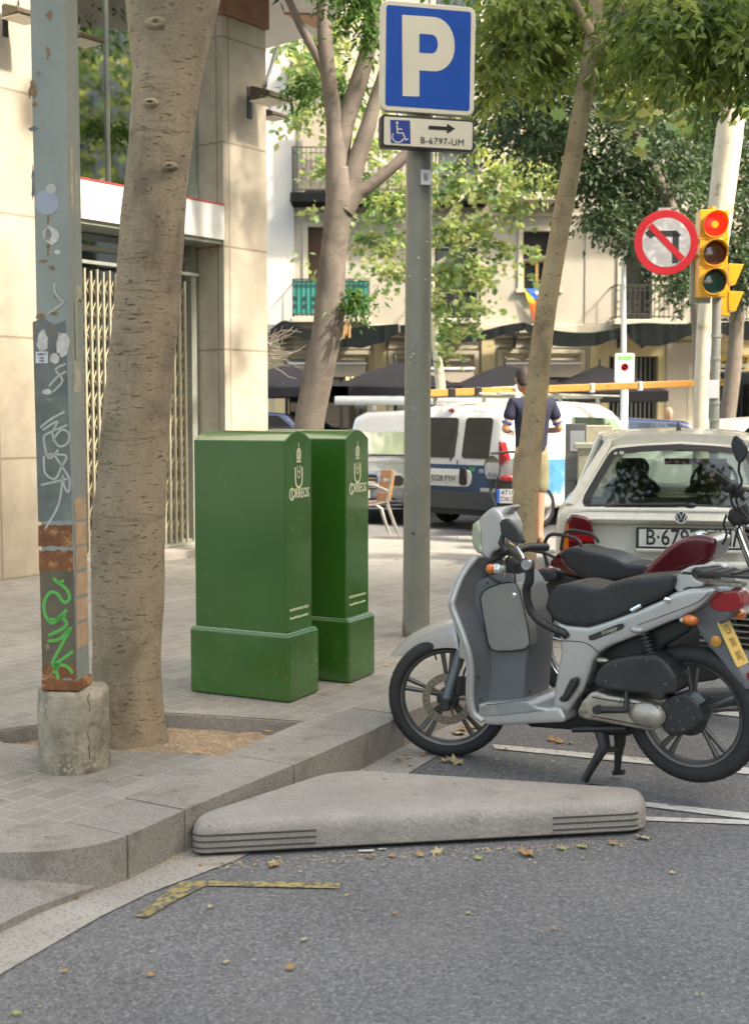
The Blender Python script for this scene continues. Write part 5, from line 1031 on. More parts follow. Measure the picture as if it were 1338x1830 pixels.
# head cowl with lamp
panel('handlebar_cowl', g2([(655, 408), (625, 385), (606, 330), (603, 270), (618, 215), (650, 165), (692, 122), (734, 95), (752, 100), (782, 135), (815, 190), (830, 245), (829, 300), (812, 345), (788, 370), (746, 385), (722, 405), (715, 440), (692, 430)]), -.075, .075, M_['silver'], sc_, soft=(.006, 9), ym=-.07)
panel('headlamp_lens', g2([(598, 210), (640, 175), (655, 250), (655, 330), (668, 400), (630, 400), (600, 345), (592, 280)]), -.082, .075, mat('headlamp_glass', (.42, .46, .34), .08, metal=.4, coat=1), sc_, soft=(.005, 5), ym=-.08)
panel('screen_lip', g2([(790, 120), (840, 85), (858, 85), (855, 108), (820, 140), (800, 145)]), -.03, .05, M_['silver'], sc_, soft=(.005, 3))
mb = MB(); a = S(*g2([(840, 385)])[0], -.17); b = S(*g2([(945, 475)])[0], -.29)
c0_ = S(*g2([(770, 400)])[0], -.06)
mb.tube([(c0_[0], -.04, c0_[1]), (a[0], -.14, a[1])], .016, 10); mb.tube([(a[0], -.14, a[1]), (b[0], -.27, b[1])], [.019, .018], 14)
mb.ball((a[0], -.13, a[1]), (.032, .028, .026)); mb.tube([(c0_[0], .04, c0_[1]), (c0_[0]+.03, .16, c0_[1]+.01), (c0_[0]+.05, .28, c0_[1])], [.016, .018, .018], 10)
obj('handlebar', mb, M_['blackp'], sc_, smooth=60)
mb = MB(); mb.lathe([(0, 0), (.021, 0), (.021, .02), (0, .02)], 16, frame((b[0], -.265, b[1]), (1, 0, 0), (0, 0, 1))); obj('bar_end', mb, M_['chrome'], sc_)
mb = MB(); p_ = [S(*g2([q_])[0], -.2) for q_ in ((850, 330), (900, 350), (950, 400), (990, 450))]; mb.tube([(x, -.2-.02*i, z) for i, (x, z) in enumerate(p_)], [.010, .008, .007, .008], 8); 
p_ = [S(*g2([q_])[0], -.16) for q_ in ((800, 430), (812, 490), (806, 555))]; mb.tube([(x, -.16, z) for (x, z) in p_], .005, 6); obj('brake_lever', mb, M_['chrome'], sc_)
lk = g2([(975, 450), (968, 520), (960, 580), (938, 620), (930, 680), (945, 770), (985, 835), (1040, 880), (1100, 915), (1140, 935), (1160, 960)])
P_ = catmull([(S(u, v, -.2)[0], -.2+.008*i, S(u, v, -.2)[1]) for i, (u, v) in enumerate(lk)], 5)
obj('lock_bar', MB().tube(P_, [.017 if i > 12 else .019 for i in range(len(P_))], 12), M_['blackp'], sc_)
mb = MB(); 
for i in range(14, len(P_), 3): mb.tube([P_[i], P_[i]+(P_[i]-P_[i-1])*.25], .0185, 12)
obj('lock_bar_ribs', mb, M_['black'], sc_)
# mirrors
panel('mirror', g2([(782, 200), (800, 172), (830, 172), (880, 215), (915, 265), (942, 330), (925, 336), (880, 325), (830, 300), (795, 280), (786, 240)]), -.21, -.18, M_['blackp'], sc_, soft=(.005, 6), ym=-.2)
mb = MB(); p_ = [S(*g2([q_])[0], -.19) for q_ in ((800, 275), (788, 330), (795, 350), (820, 385))]; mb.tube([(x, -.19, z) for (x, z) in p_], [.009, .014, .012, .01], 8); obj('mirror_stem', mb, M_['blackp'], sc_)
x, z = S(879, 838, .26); c_ = Vector((x, .26, z)); K = frame(c_, (.97, -.24, 0), (0, 0, 1)) if False else frame(c_, Euler((0, 0, R_(20))).to_matrix() @ Vector((1, 0, 0)), (0, 0, 1))
mir = obj('mirror', MB(K @ Matrix.Diagonal((.62, 1, 1, 1))).lathe([(0, -.045), (.04, -.035), (.058, -.01), (.06, .006), (.055, .008), (.054, .004)], 28), M_['blackp'], sc_)
obj('mirror_glass', MB(K @ Matrix.Diagonal((.62, 1, 1, 1))).lathe([(0.0, .0045), (.0545, .0045)], 28), M_['mirrorface'], mir)
a = S(884, 905, .16); mb = MB(); mb.tube([(x, .26, z-.055), (x+.004, .24, z-.10), (a[0], .18, a[1]-.02)], [.011, .007, .007], 8); mb.tube([(x, .26, z-.05), (x+.002, .25, z-.085)], [.02, .013], 10); obj('mirror_stem', mb, M_['blackp'], sc_)
bulb('indicator', *g2([(722, 500)])[0], -.17, .027, M_['amber'], ex_=.8); bulb('indicator_base', *g2([(762, 500)])[0], -.155, .028, M_['clear'], ex_=1.1)
x, z = S(*g3([(690, 500)])[0], -.135); mb = MB(); mb.tube([(x-.02, -.13, z-.012), (x+.02, -.13, z+.012)], .008, 8); obj('helmet_hook', mb, M_['chrome'], sc_)

# ================================================================ RED MOTORCYCLE
r0w = at(1050, 1157, 6.55); 
mc = thing('motorcycle', 'dark red motorcycle with black seat parked behind the silver scooter', 'motorcycle', (r0w.x, r0w.y, 0), R_(-30))
Sm = tracer(mc)
def mp(name, L, y0, y1, m, **k): return panel(name, L, y0, y1, m, mc, T_=Sm, **k)
zc = Sm(1050, 1157, 0)[1]
Mq = Matrix.Translation((0, 0, zc)) @ Matrix.Rotation(R_(90), 4, 'X')
rwm = wheel(mc, Mq, zc, .055, 24, M_['chrome'], .035, spw=.004, hubr=.07)
Mq2 = Matrix.Translation((1.28, 0, zc)) @ Matrix.Rotation(R_(90), 4, 'X')
fwm = wheel(mc, Mq2, zc, .048, 24, M_['chrome'], .03, spw=.004, hubr=.06)
mp('seat', g3([(278, 190), (295, 162), (330, 150), (370, 153), (450, 175), (540, 192), (600, 215), (650, 243), (720, 252), (780, 250), (775, 290), (735, 322), (600, 336), (500, 338), (425, 332), (350, 290), (300, 245)]), -.13, .13, M_['seatv'], soft=(.008, 12), ym=-.08)
mp('tail_fairing', g3([(205, 240), (240, 195), (285, 165), (285, 215), (330, 268), (418, 325), (410, 336), (330, 308), (250, 272), (212, 262)]), -.10, .10, M_['maroon'], soft=(.006, 6), ym=-.08)
mp('side_cover', g3([(430, 342), (640, 345), (760, 335), (740, 420), (600, 440), (470, 430)]), -.12, .12, M_['maroon'], soft=(.008, 5), ym=-.1)
mp('fuel_tank', g3([(732, 316), (760, 285), (820, 215), (890, 150), (950, 110), (1010, 86), (1070, 76), (1120, 80), (1165, 92), (1178, 110), (1168, 170), (1140, 225), (1080, 255), (980, 275), (880, 305), (790, 322)]), -.145, .145, M_['maroon'], soft=(.009, 18), ym=-.06)
x, z = Sm(*g3([(1058, 70)])[0], 0); obj('filler_cap', MB().lathe([(0, 0), (.036, 0), (.034, .014), (.02, .02), (0, .02)], 24, Matrix.Translation((x, 0, z-.012))), M_['chrome'], mc)
mb = MB()
for s in (-1, 1):
    y = s*.13
    mb.tube([(Sm(*g3([p])[0], y)[0], y, Sm(*g3([p])[0], y)[1]) for p in ((65, 165), (100, 172), (165, 185), (235, 215))], .0085, 8)
mb.tube([(Sm(*g3([(65, 165)])[0], -.13)[0], -.13, Sm(*g3([(65, 165)])[0], -.13)[1]), (Sm(*g3([(65, 165)])[0], -.13)[0], .13, Sm(*g3([(65, 165)])[0], -.13)[1])], .0085, 8)
hoop = [(185, 268), (175, 215), (165, 185), (175, 115), (200, 84), (240, 80), (330, 98), (365, 120), (382, 152)]
mb.tube(catmull([(Sm(*g3([p])[0], -.12)[0], -.12, Sm(*g3([p])[0], -.12)[1]) for p in hoop], 5), .0095, 8)
mb.tube(catmull([(Sm(*g3([p])[0], -.12)[0], .12, Sm(*g3([p])[0], -.12)[1]) for p in hoop], 5), .0095, 8)
obj('grab_rail', mb, M_['iron'], mc, smooth=60)
mp('tail_lamp', g3([(112, 290), (140, 272), (210, 275), (215, 345), (160, 350), (125, 330)]), -.04, .05, M_['redlens'], soft=(.006, 5))
mp('indicator', g3([(120, 300), (150, 278), (240, 300), (245, 340), (180, 352), (130, 335)]), -.13, -.07, M_['blackp'], soft=(.006, 6), ym=-.12)
mp('rear_guard', g3([(215, 290), (440, 345), (430, 420), (330, 440), (250, 520), (180, 560), (95, 440), (90, 400), (140, 400), (190, 350)]), -.055, .055, M_['blackp'], soft=(.008, 4), ym=-.05)
mp('number_plate', g3([(100, 470), (160, 450), (190, 545), (120, 565)]), -.09, -.085, mat('dusty_plate', (.3, .29, .27), .6), soft=None)
mp('engine_block', g3([(430, 430), (760, 410), (1000, 300), (1150, 260), (1250, 420), (1330, 700), (1180, 900), (800, 960), (520, 900), (430, 700)]), -.12, .12, M_['blackp'], soft=(.012, 4), ym=-.05)
mb = MB()
for k in range(7): mb.bb((.62, -.15, zc+.08+k*.03), (.88, .15, zc+.088+k*.03))
obj('cooling_fins', mb, M_['castalu'], mc)
mb = MB()
ft_ = Sm(*g3([(1268, 30)])[0], -.09); fb = (1.28, zc)
for s in (-1, 1): mb.tube([(ft_[0], s*.085, ft_[1]), (ft_[0]+.10, s*.085, ft_[1]-.25), (fb[0], s*.085, fb[1])], [.021, .021, .028], 14)
obj('fork', mb, M_['chrome'], mc)
mb = MB(); q_ = [Sm(*g6([p])[0], -.1) for p in ((1200, 830), (1330, 790), (1345, 930), (1230, 960), (1180, 900))]; obj('instrument_cluster', MB().prism(q_, -.11, .11), M_['blackp'], mc, soft=(.008, 6))
mb = MB(); hb = [(1083, 580, -.34), (1100, 592, -.33), (1180, 648, -.27), (1240, 700, -.2), (1290, 740, -.1), (1300, 760, 0)]
mb.tube([(Sm(*g6([(a, b)])[0], y)[0], y, Sm(*g6([(a, b)])[0], y)[1]) for (a, b, y) in hb[:3]], [.02, .019, .018], 12); 
mb.tube([(Sm(*g6([(a, b)])[0], y)[0], y, Sm(*g6([(a, b)])[0], y)[1]) for (a, b, y) in hb[2:]]+[(Sm(*g6([(1300, 760)])[0], 0)[0], .2, Sm(*g6([(1300, 760)])[0], 0)[1]+.03), (Sm(*g6([(1300, 760)])[0], 0)[0]-.12, .36, Sm(*g6([(1300, 760)])[0], 0)[1]+.03)], .012, 10)
x, z = Sm(*g6([(1190, 670)])[0], -.25); mb.ball((x, -.25, z), (.035, .03, .03)); x, z = Sm(*g6([(1250, 700)])[0], -.2); mb.ball((x, -.2, z), (.04, .03, .035))
obj('handlebar', mb, M_['blackp'], mc, smooth=60)
mp('mirror', g6([(1212, 372), (1228, 320), (1248, 304), (1290, 340), (1328, 395), (1325, 440), (1300, 490), (1270, 505), (1245, 480), (1225, 420)]), -.27, -.24, M_['blackp'], soft=(.005, 5), ym=-.26)
mb = MB(); P_ = [(1272, 495), (1266, 560), (1285, 620), (1280, 660), (1250, 690)]; mb.tube(catmull([(Sm(*g6([p])[0], -.25)[0], -.25, Sm(*g6([p])[0], -.25)[1]) for p in P_], 5), .0065, 8); obj('mirror_stem', mb, M_['blackp'], mc)
mb = MB()
for P_ in ([(1220, 700), (1210, 760), (1240, 830), (1300, 860)], [(1260, 700), (1250, 780), (1290, 840), (1335, 900)], [(1180, 870), (1160, 940), (1180, 1010), (1150, 1080)], [(1290, 900), (1250, 1000), (1230, 1100)]): mb.tube(catmull([(Sm(*g6([p])[0], -.14)[0], -.14, Sm(*g6([p])[0], -.14)[1]) for p in P_], 6), .006, 6)
obj('cables', mb, M_['black'], mc)
x, z = Sm(*g6([(1345, 880)])[0], 0); obj('headlamp', MB(frame((x+.05, 0, z-.03), (0, 1, 0), (0, 0, 1))).lathe([(0, -.08), (.06, -.06), (.088, 0), (.088, .03), (.07, .045), (0, .05)], 24), M_['chrome'], mc)
mp('front_mudguard', g3([(1250, 560), (1400, 560), (1560, 700), (1560, 730), (1400, 620), (1250, 620)]), -.05, .05, M_['maroon'], soft=(.008, 4))
mb = MB(); mb.tube([(.1, .16, zc-.02), (.5, .16, zc-.03), (.9, .13, zc-.06), (1.0, .1, zc+.08)], [.045, .045, .025, .02], 14); obj('exhaust', mb, M_['chrome'], mc)
mb = MB(); mb.tube([(.42, -.12, .1), (.48, -.2, .0)], [.012, .01], 8); obj('side_stand', mb, M_['iron'], mc)
# ================================================================ WHITE HATCHBACK
def local_tracer(t): return tracer(t)
cx0 = at(1217, 900, 8.2)
car = thing('hatchback', 'cream-white hatchback seen from behind, parked beyond the two motorbikes', 'car', (cx0.x, 8.2, 0), R_(-11))
# local: x right, y forward (away), z up
def ring(y, W, zb, zs, zt, Wt): return [(-W*.96, y, zb), (-W, y, zb+.12), (-W, y, zs-.18), (-W*.985, y, zs-.06), (-Wt, y, zs), (-Wt*.6, y, zt), (0, y, zt+.006), (Wt*.6, y, zt), (Wt, y, zs), (W*.985, y, zs-.06), (W, y, zs-.18), (W, y, zb+.12), (W*.96, y, zb)]
rings = [ring(.10, .66, .30, .84, .845, .60), ring(.02, .75, .25, .85, .855, .64), ring(.03, .78, .24, .88, .885, .70), ring(.10, .80, .22, .90, .905, .72), ring(.6, .82, .2, .90, .905, .72), ring(2.2, .82, .2, .90, .905, .72), ring(2.8, .81, .2, .88, .90, .70), ring(3.3, .78, .22, .76, .80, .66), ring(3.6, .70, .26, .62, .68, .56)]
obj('body', MB().loft(rings), M_['carwhite'], car, soft=(.018, 8))
# tailgate frame: outer outline and window hole, on a sloping plane
yB, zB, yT, zT = .05, .875, .42, 1.335
Ms = frame((0, yB, zB), (1, 0, 0), (0, yT-yB, zT-zB)); Ls = math.hypot(yT-yB, zT-zB); I_ = (wm(car) @ Ms)
WL = g6([(165, 790), (178, 745), (250, 620), (350, 452), (370, 428), (395, 415), (600, 396), (830, 386)])
wl_ = [onpl(I_, u, v) for (u, v) in WL]; wl_ += [onpl(I_, *g6([(168, 806)])[0])]
xl = wl_[:-1]; bl0 = onpl(I_, *g6([(210, 826)])[0])
hole = xl+[(0, xl[-1][1]+.004)]+[(-x, y) for (x, y) in xl[::-1]]+[(-bl0[0], bl0[1]), (0, bl0[1]+.008), bl0]
OL = [onpl(I_, u, v) for (u, v) in g6([(45, 900), (85, 832), (170, 700), (345, 418), (372, 385), (420, 372)])]
outer = OL+[(0, max(OL[-1][1], xl[-1][1])+.03)]+[(-x, y) for (x, y) in OL[::-1]]
def holed_plate(outer, hole, M, z0, z1):
    bm = bmesh.new()
    for loop in (outer, hole):
        vs = [bm.verts.new((p[0], p[1], 0)) for p in loop]
        for i in range(len(vs)): bm.edges.new((vs[i], vs[(i+1) % len(vs)]))
    bmesh.ops.triangle_fill(bm, use_beauty=True, edges=bm.edges[:], normal=(0, 0, 1))
    for f in bm.faces:
        if f.normal.z < 0: f.normal_flip()
    bound = [e for e in bm.edges if len(e.link_faces) == 1]
    V = [v.co.copy() for v in bm.verts]; F = [tuple(v.index for v in f.verts) for f in bm.faces]; bm.verts.index_update(); F = [tuple(v.index for v in f.verts) for f in bm.faces]
    E = [(e.verts[0].index, e.verts[1].index) for e in bound]; bm.free(); n = len(V)
    vs = [(p.x, p.y, z1) for p in V]+[(p.x, p.y, z0) for p in V]
    return MB(M).add(vs, F+[tuple(i+n for i in f[::-1]) for f in F]+[(a, b, b+n, a+n) for (a, b) in E])
obj('tailgate_frame', holed_plate(outer, hole, Ms, -.05, .0), M_['carwhite'], car, bevel=.008, bseg=3)
ins = lambda P, k: [(x*(1-k), y+(.23-y)*k) for (x, y) in P]
sl_ = ins(hole, .03); obj('window_seal', MB(Ms).ribbon(sl_+[sl_[0]], .05, th=.003), M_['black'], car)
obj('rear_window', MB(Ms).prism(hole, -.012, -.006, ax='z'), M_['carglass'], car, smooth=0)
# roof, pillars, screens
rt = []
for (y, w2, z) in ((.43, .44, 1.335), (.60, .50, 1.352), (1.1, .54, 1.368), (1.7, .53, 1.355), (2.05, .50, 1.325)):
    rt.append([(-w2, y, z-.05), (-w2*1.0, y, z-.02), (-w2*.8, y, z+.012), (0, y, z+.03), (w2*.8, y, z+.012), (w2, y, z-.02), (w2, y, z-.05), (0, y, z-.03)])
obj('roof', MB().loft(rt), M_['carwhite'], car, smooth=60)
mb = MB()
for s in (-1, 1):
    for P_, r_ in (([(s*.70, .12, .88), (s*.46, .46, 1.31)], [.045, .03]), ([(s*.71, 1.35, .88), (s*.53, 1.3, 1.33)], .03), ([(s*.70, 2.7, .88), (s*.49, 2.0, 1.32)], .03)): obj('pillar', MB().tube(P_, r_, 8), M_['carwhite'], car)

mb = MB(); mb.add([(-.68, 2.68, .9), (.68, 2.68, .9), (.48, 2.02, 1.31), (-.48, 2.02, 1.31)], [(0, 1, 2, 3)]); obj('windscreen', mb, M_['carglass'], car)
mb = MB()
for s in (-1, 1): mb.add([(s*.70, .3, .89), (s*.70, 2.65, .89), (s*.50, 2.0, 1.31), (s*.49, .55, 1.31)], [(0, 1, 2, 3)])
obj('side_window', mb, M_['carglass'], car)
mb = MB()
for (x, y, w2, zt) in ((-.30, 1.5, .21, 1.0), (.30, 1.5, .21, .98), (-.30, .8, .2, .95), (.30, .8, .2, .93)):
    mb.prism([(x-w2, .7), (x-w2, zt-.06), (x-w2*.7, zt), (x+w2*.7, zt), (x+w2, zt-.06), (x+w2, .7)], y, y+.12)
    if y > 1: mb.prism([(x-.11, zt), (x-.13, zt+.10), (x-.09, zt+.16), (x+.09, zt+.16), (x+.13, zt+.10), (x+.11, zt)], y, y+.09)
obj('seats', mb, mat('dark_seat_cloth', (.02, .02, .022), .9), car, soft=(.015, 5))
obj('parcel_shelf', MB().bb((-.62, .16, .895), (.62, .72, .915)), M_['black'], car)
mb = MB(frame((.33, 1.95, .96), (1, 0, 0), (0, -.4, 1))); mb.lathe([(.17, -.012), (.185, 0), (.17, .012), (.158, 0)], 28, closed=True); mb.bb((-.16, -.02, -.01), (.16, .02, .01)); obj('steering_wheel', mb, M_['black'], car)
mb = MB(); mb.bb((.02, 1.98, 1.2), (.24, 2.0, 1.26)); obj('interior_mirror', mb, M_['black'], car, bevel=.01)
mb = MB(Ms); mb.bb((-.10, xl[-1][1]-.125, -.035), (.30, xl[-1][1]-.085, -.02)); obj('high_brake_light', mb, M_['darkred'], car)
Sc = tracer(car)
def cpan(name, L, y0, y1, m, soft=(.007, 4), par=None, **k): return panel(name, L, y0, y1, m, par or car, T_=Sc, soft=soft, **k)
tl = cpan('tail_light', g6([(78, 868), (120, 868), (190, 885), (215, 905), (232, 960), (250, 1080), (262, 1230), (40, 1230), (22, 1120), (30, 1000), (50, 910)]), -.012, .12, M_['darkred'], ym=.0)
cpan('brake_lens', g6([(62, 1015), (236, 1015), (241, 1060), (60, 1060)]), -.02, .0, M_['redlens'], soft=None, par=tl, ym=-.015); cpan('amber_lens', g6([(40, 960), (62, 920), (62, 1230), (36, 1230), (24, 1100)]), -.018, .05, M_['amber'], soft=None, par=tl, ym=-.015)
cx_, cz_ = Sc(1217, 950, 0)
o2 = tl.copy(); o2.data = tl.data.copy(); link(o2); o2.scale = (-1, 1, 1)
for ch in [x for x in C.objects if x.parent == tl]: q_ = ch.copy(); link(q_); q_.parent = o2
# badge, plate, wiper
bx, bz = Sc(*g6([(858, 888)])[0], -.02); MBg = frame((bx, -.016, bz), (1, 0, 0), (0, 0, 1)); mb = MB(MBg)
mb.lathe([(.034, 0), (.041, .0), (.041, .008), (.034, .008)], 28, closed=True); mb.ribbon([(-.017, .030), (0, .002), (.017, .030)], .007, th=.006); mb.ribbon([(-.030, .016), (-.014, -.028), (0, .0), (.014, -.028), (.030, .016)], .007, th=.006)
bdg = obj('round_badge', MB(MBg).lathe([(0, 0), (.037, 0), (.037, .004), (0, .004)], 28), M_['black'], car); obj('badge_letters', mb, mat('bright_badge_metal', (.62, .62, .62), .4, metal=.5), bdg)
q = [Sc(u, v, -.03) for (u, v) in g6([(540, 970), (1290, 945), (1290, 1110), (540, 1132)])]
pw_ = q[1][0]-q[0][0]; ph_ = .135; pcx_ = (q[0][0]+q[1][0])/2; pcz = sum(k[1] for k in q)/4
lp = obj('licence_plate', MB().bb((pcx_-pw_/2, -.03, pcz-ph_/2), (pcx_+pw_/2, -.012, pcz+ph_/2)), M_['black'], car, bevel=.003)
obj('plate_face', MB().bb((pcx_-pw_/2+.018, -.034, pcz-ph_/2+.012), (pcx_+pw_/2-.01, -.029, pcz+ph_/2-.012)), M_['wplate'], lp); obj('plate_lip', MB().bb((pcx_-pw_/2, -.045, pcz-ph_/2-.02), (pcx_+pw_/2, -.012, pcz-ph_/2-.002)), M_['carwhite'], lp, bevel=.004)
text('B·6797·UM', .142, wm(car) @ frame((pcx_, -.0355, pcz), (1, 0, 0), (0, 0, 1)), M_['black'], lp, sx=.84*pw_/.66, bold=.0015)
mb = MB(Ms); mb.tube([(.03, .035, .02), (-.42, .028, .014)], [.014, .006], 8); mb.ball((.06, .03, .015), (.035, .02, .018)); mb.bb((-.48, .012, .002), (-.02, .022, .012)); obj('wiper', mb, M_['black'], car)
mb = MB(Ms); x_, y_ = onpl(I_, *g6([(396, 437)])[0]); mb.add([(x_+a, y_+b, .003) for a, b in ell(.013, .013, 14)], [tuple(range(14))]); x_, y_ = onpl(I_, *g6([(438, 433)])[0]); mb.bb((x_-.014, y_-.012, .002), (x_+.014, y_+.012, .003)); obj('window_sticker', mb, M_['paper'], car)
mb = MB(); mb.tube([(0, .62, 1.375), (0, .63, 1.41), (-.003, .66, 1.43)], [.022, .012, .007], 10); obj('aerial_base', mb, M_['black'], car)
mb = MB(); mb.bb((-.8, -.05, .28), (.8, .2, .56)); obj('bumper', mb, M_['carwhite'], car, soft=(.015, 6))
for s in (-1, 1):
    for y in (.62, 2.95):
        wheel(car, T(s*.74, y, .28) @ Matrix.Rotation(R_(90), 4, 'Y'), .28, .07, 7, M_['hubcap'], .07, tread=False, spw=.03)

# ================================================================ VANS AND CARS BEYOND
def vehicle(t, prof, W, m, taper=.07, zb=.9, soft=(.035, 7)):
    """side outline (y, z) swept over the width, leaning in above the belt; local y forward"""
    ws = [-W, -W*.97, -W*.9, 0, W*.9, W*.97, W]; rings = []
    for x in ws:
        e = abs(x)/W; rings.append([(x*(1-taper*max(0, (z-zb))/.8*1.6), y+(.05*(e > .95))*(1 if y < 1 else -1), z-(.03 if e > .95 else (.012 if e > .9 else 0))*(1 if z > zb else 0)) for (y, z) in prof])
    return obj('body', MB().loft(rings), m, t, soft=soft)
a_ = -R_(43); cR = at(905, 940, 16.0); hd = Vector((math.sin(R_(43)), math.cos(R_(43)), 0)); rt_ = Vector((hd.y, -hd.x, 0)); W1 = .83
c_ = Vector((cR.x, 16.0, 0))-rt_*W1
van = thing('work_van', 'white work van with blue rear stripe and a ladder on its roof rack', 'van', (c_.x, c_.y, 0), a_)
prof = [(.0, .42), (.0, .72), (.03, 1.0), (.12, 1.45), (.20, 1.58), (.5, 1.635), (1.6, 1.66), (2.35, 1.62), (2.6, 1.55), (3.15, 1.16), (3.3, 1.08), (3.75, .98), (3.95, .82), (4.0, .5), (3.95, .28), (3.6, .25), (.2, .25), (.0, .28)]
vehicle(van, prof, W1, M_['vanwhite'], .11, .95)
def vr(name, x0, x1, z0, z1, m, y=None, th=.02, r=.05, par=van, slope=(.03, 1.0, .12, 1.45)):
    """rounded pane lying on the rear face"""
    ys = lambda z: slope[0]+(slope[2]-slope[0])*(z-slope[1])/(slope[3]-slope[1]) if y is None else y
    Mx = frame(((x0+x1)/2, ys((z0+z1)/2)-.004, (z0+z1)/2), (1, 0, 0), (0, ys(z1)-ys(z0), z1-z0))
    return obj(name, MB(Mx).prism(rrect(x1-x0, math.hypot(z1-z0, ys(z1)-ys(z0)), r, 4), -th, th*.5, ax='z'), m, par, bevel=.004)
vr('rear_window', -.66, -.03, .92, 1.44, M_['darkglass']); vr('rear_window', .09, .53, .92, 1.44, M_['darkglass'])
vr('blue_panel', -.79, .79, .48, .84, M_['vanblue'], y=.0, r=.02); vr('lower_bumper', -.82, .82, .28, .50, M_['bumper'], y=-.06, r=.03, th=.06); vr('bumper_step', -.80, .80, .20, .28, M_['black'], y=-.03, r=.02)
vr('plate_surround', -.55, .28, .56, .78, M_['vanwhite'], y=-.02, r=.08, th=.025); 
pp = vr('licence_plate', -.42, .10, .60, .71, M_['wplate'], y=-.047, r=.01, th=.004); text('5528 FYH', .105, wm(van) @ frame((-.16, -.0545, .655), (1, 0, 0), (0, 0, 1)), M_['iron'], pp, sx=.95, bold=.002)
vr('door_handle', .12, .22, .58, .80, M_['black'], y=-.05, r=.03, th=.03)
text('movistar', .10, wm(van) @ frame((.55, -.014, .775), (1, 0, 0), (0, 0, 1)), M_['paper'], van, sx=.85, bold=.002)
mb = MB(frame((.29, -.014, .78), (1, 0, 0), (0, 0, 1))); mb.ribbon([(-.045, .01), (-.03, .035), (-.02, -.03), (.0, .01), (.02, -.02), (.03, .04)], .016); obj('green_letter_mark', mb, M_['logogreen'], van)
vr('small_label', .42, .72, .505, .555, M_['wplate'], y=-.01, r=.004, th=.008); text('Zaragoza', .045, wm(van) @ frame((.57, -.0165, .53), (1, 0, 0), (0, 0, 1)), M_['iron'], van)
text('262423', .06, wm(van) @ frame((.3, .105, 1.525), (1, 0, 0), (0, .5, 1)), M_['iron'], van)
obj('door_seam', MB().bb((.025, -.008, .50), (.037, .0, .90)), M_['darkgap'], van)
tlm = MB()
for s in (-1, 1):
    pass
def vtail(s):
    q_ = [(s*.70, .72), (s*.70, 1.16), (s*.745, 1.14), (s*.80, .98), (s*.825, .86), (s*.835, .58), (s*.72, .58)]
    return obj('tail_light', MB().prism(q_, -.02, .16), M_['redlens'], van, soft=(.012, 4))
vtail(-1); vtail(1)
obj('high_brake_light', MB().ball((-.18, .14, 1.535), (.06, .03, .025)), M_['redlens'], van)
mb = MB(); mb.tube([(-.06, -.02, .88), (-.06, -.03, .95), (-.02, .06, 1.25)], .012, 6); obj('wiper', mb, M_['black'], van)
mb = MB(); mb.add([(W1*.985, 1.55, .95), (W1*.985, 3.0, .95), (W1*.92, 2.55, 1.42), (W1*.92, 1.62, 1.44)], [(0, 1, 2, 3)]); mb.add([(W1*.99, .0, 0)]*0, []); sw = obj('side_window', MB().loft([[(x_, 1.5, .98), (x_, 2.95, 1.0), (x_-.06, 2.5, 1.43), (x_-.06, 1.55, 1.45)] for x_ in (W1*.95, W1*1.0)]), mat('reflecting_side_glass', (.2, .25, .16), .03, metal=.9), van)
obj('cloud_panel', MB().bb((W1*.98, .75, .45), (W1*1.004, 2.4, .9)), M_['cloudblue'], van)
for s in (-1, 1):
    for y in (.78, 3.25): wheel(van, T(s*.76, y, .29) @ Matrix.Rotation(R_(90), 4, 'Y'), .29, .08, 7, M_['hubcap'], .07, tread=False, spw=.04)
mb = MB()
for y in (.35, 1.4, 2.3): mb.bb((-.7, y-.025, 1.70), (.7, y+.025, 1.73)); [mb.bb((s*.64-.02, y-.02, 1.6), (s*.64+.02, y+.02, 1.71)) for s in (-1, 1)]
mb.tube([(-.62, -.1, 1.74), (-.62, 3.0, 1.72)], .03, 10); mb.tube([(.60, .1, 1.75), (.60, 2.9, 1.74)], .014, 8); mb.tube([(.3, .1, 1.75), (.3, 2.9, 1.74)], .012, 8)
obj('roof_rack', mb, M_['alu'], van)
# ladder laid across the rack (rests on the van: its own thing)
l0 = at(752, 703, 16.6); l1 = at(1238, 685, 17.6); lu = (l1-l0).normalized()
lad = thing('ladder', 'long orange fibreglass ladder lying on the white van roof rack', 'ladder', (l0.x, l0.y, l0.z-.05))
ML = frame(l0, lu, (0, 0, 1)); LL = (l1-l0).length
obj('rail', MB(ML).bb((0, -.045, 0), (LL, .045, .03)), M_['fibre'], lad, world=True, bevel=.008); obj('rail', MB(ML).bb((.1, -.05, -.40), (LL-.3, .03, -.37)), M_['fibre'], lad, world=True, bevel=.008)
mb = MB(ML); [mb.tube([(x_, 0, .0), (x_, 0, -.38)], .016, 8) for x_ in [.25+.28*k for k in range(int((LL-.5)/.28))]]; obj('rungs', mb, M_['alu'], lad, world=True)
[obj('black_bracket', MB(ML).bb((x_, -.06, -.03), (x_+.10, .06, .045)), M_['black'], lad, world=True, bevel=.015) for x_ in (.36, .72)]
mb = MB(ML); [mb.bb((x_, -.07, -.02), (x_+.05, .05, .05)) for x_ in (2.35, 3.05)]; mb.prism([(1.02, -.16), (1.06, -.20), (1.32, .02), (1.34, .06), (1.26, .06)], .02, .05); mb.bb((1.28, -.20, .0), (1.34, .07, .05)); obj('clamp', mb, M_['whitepole'], lad, world=True, bevel=.006)
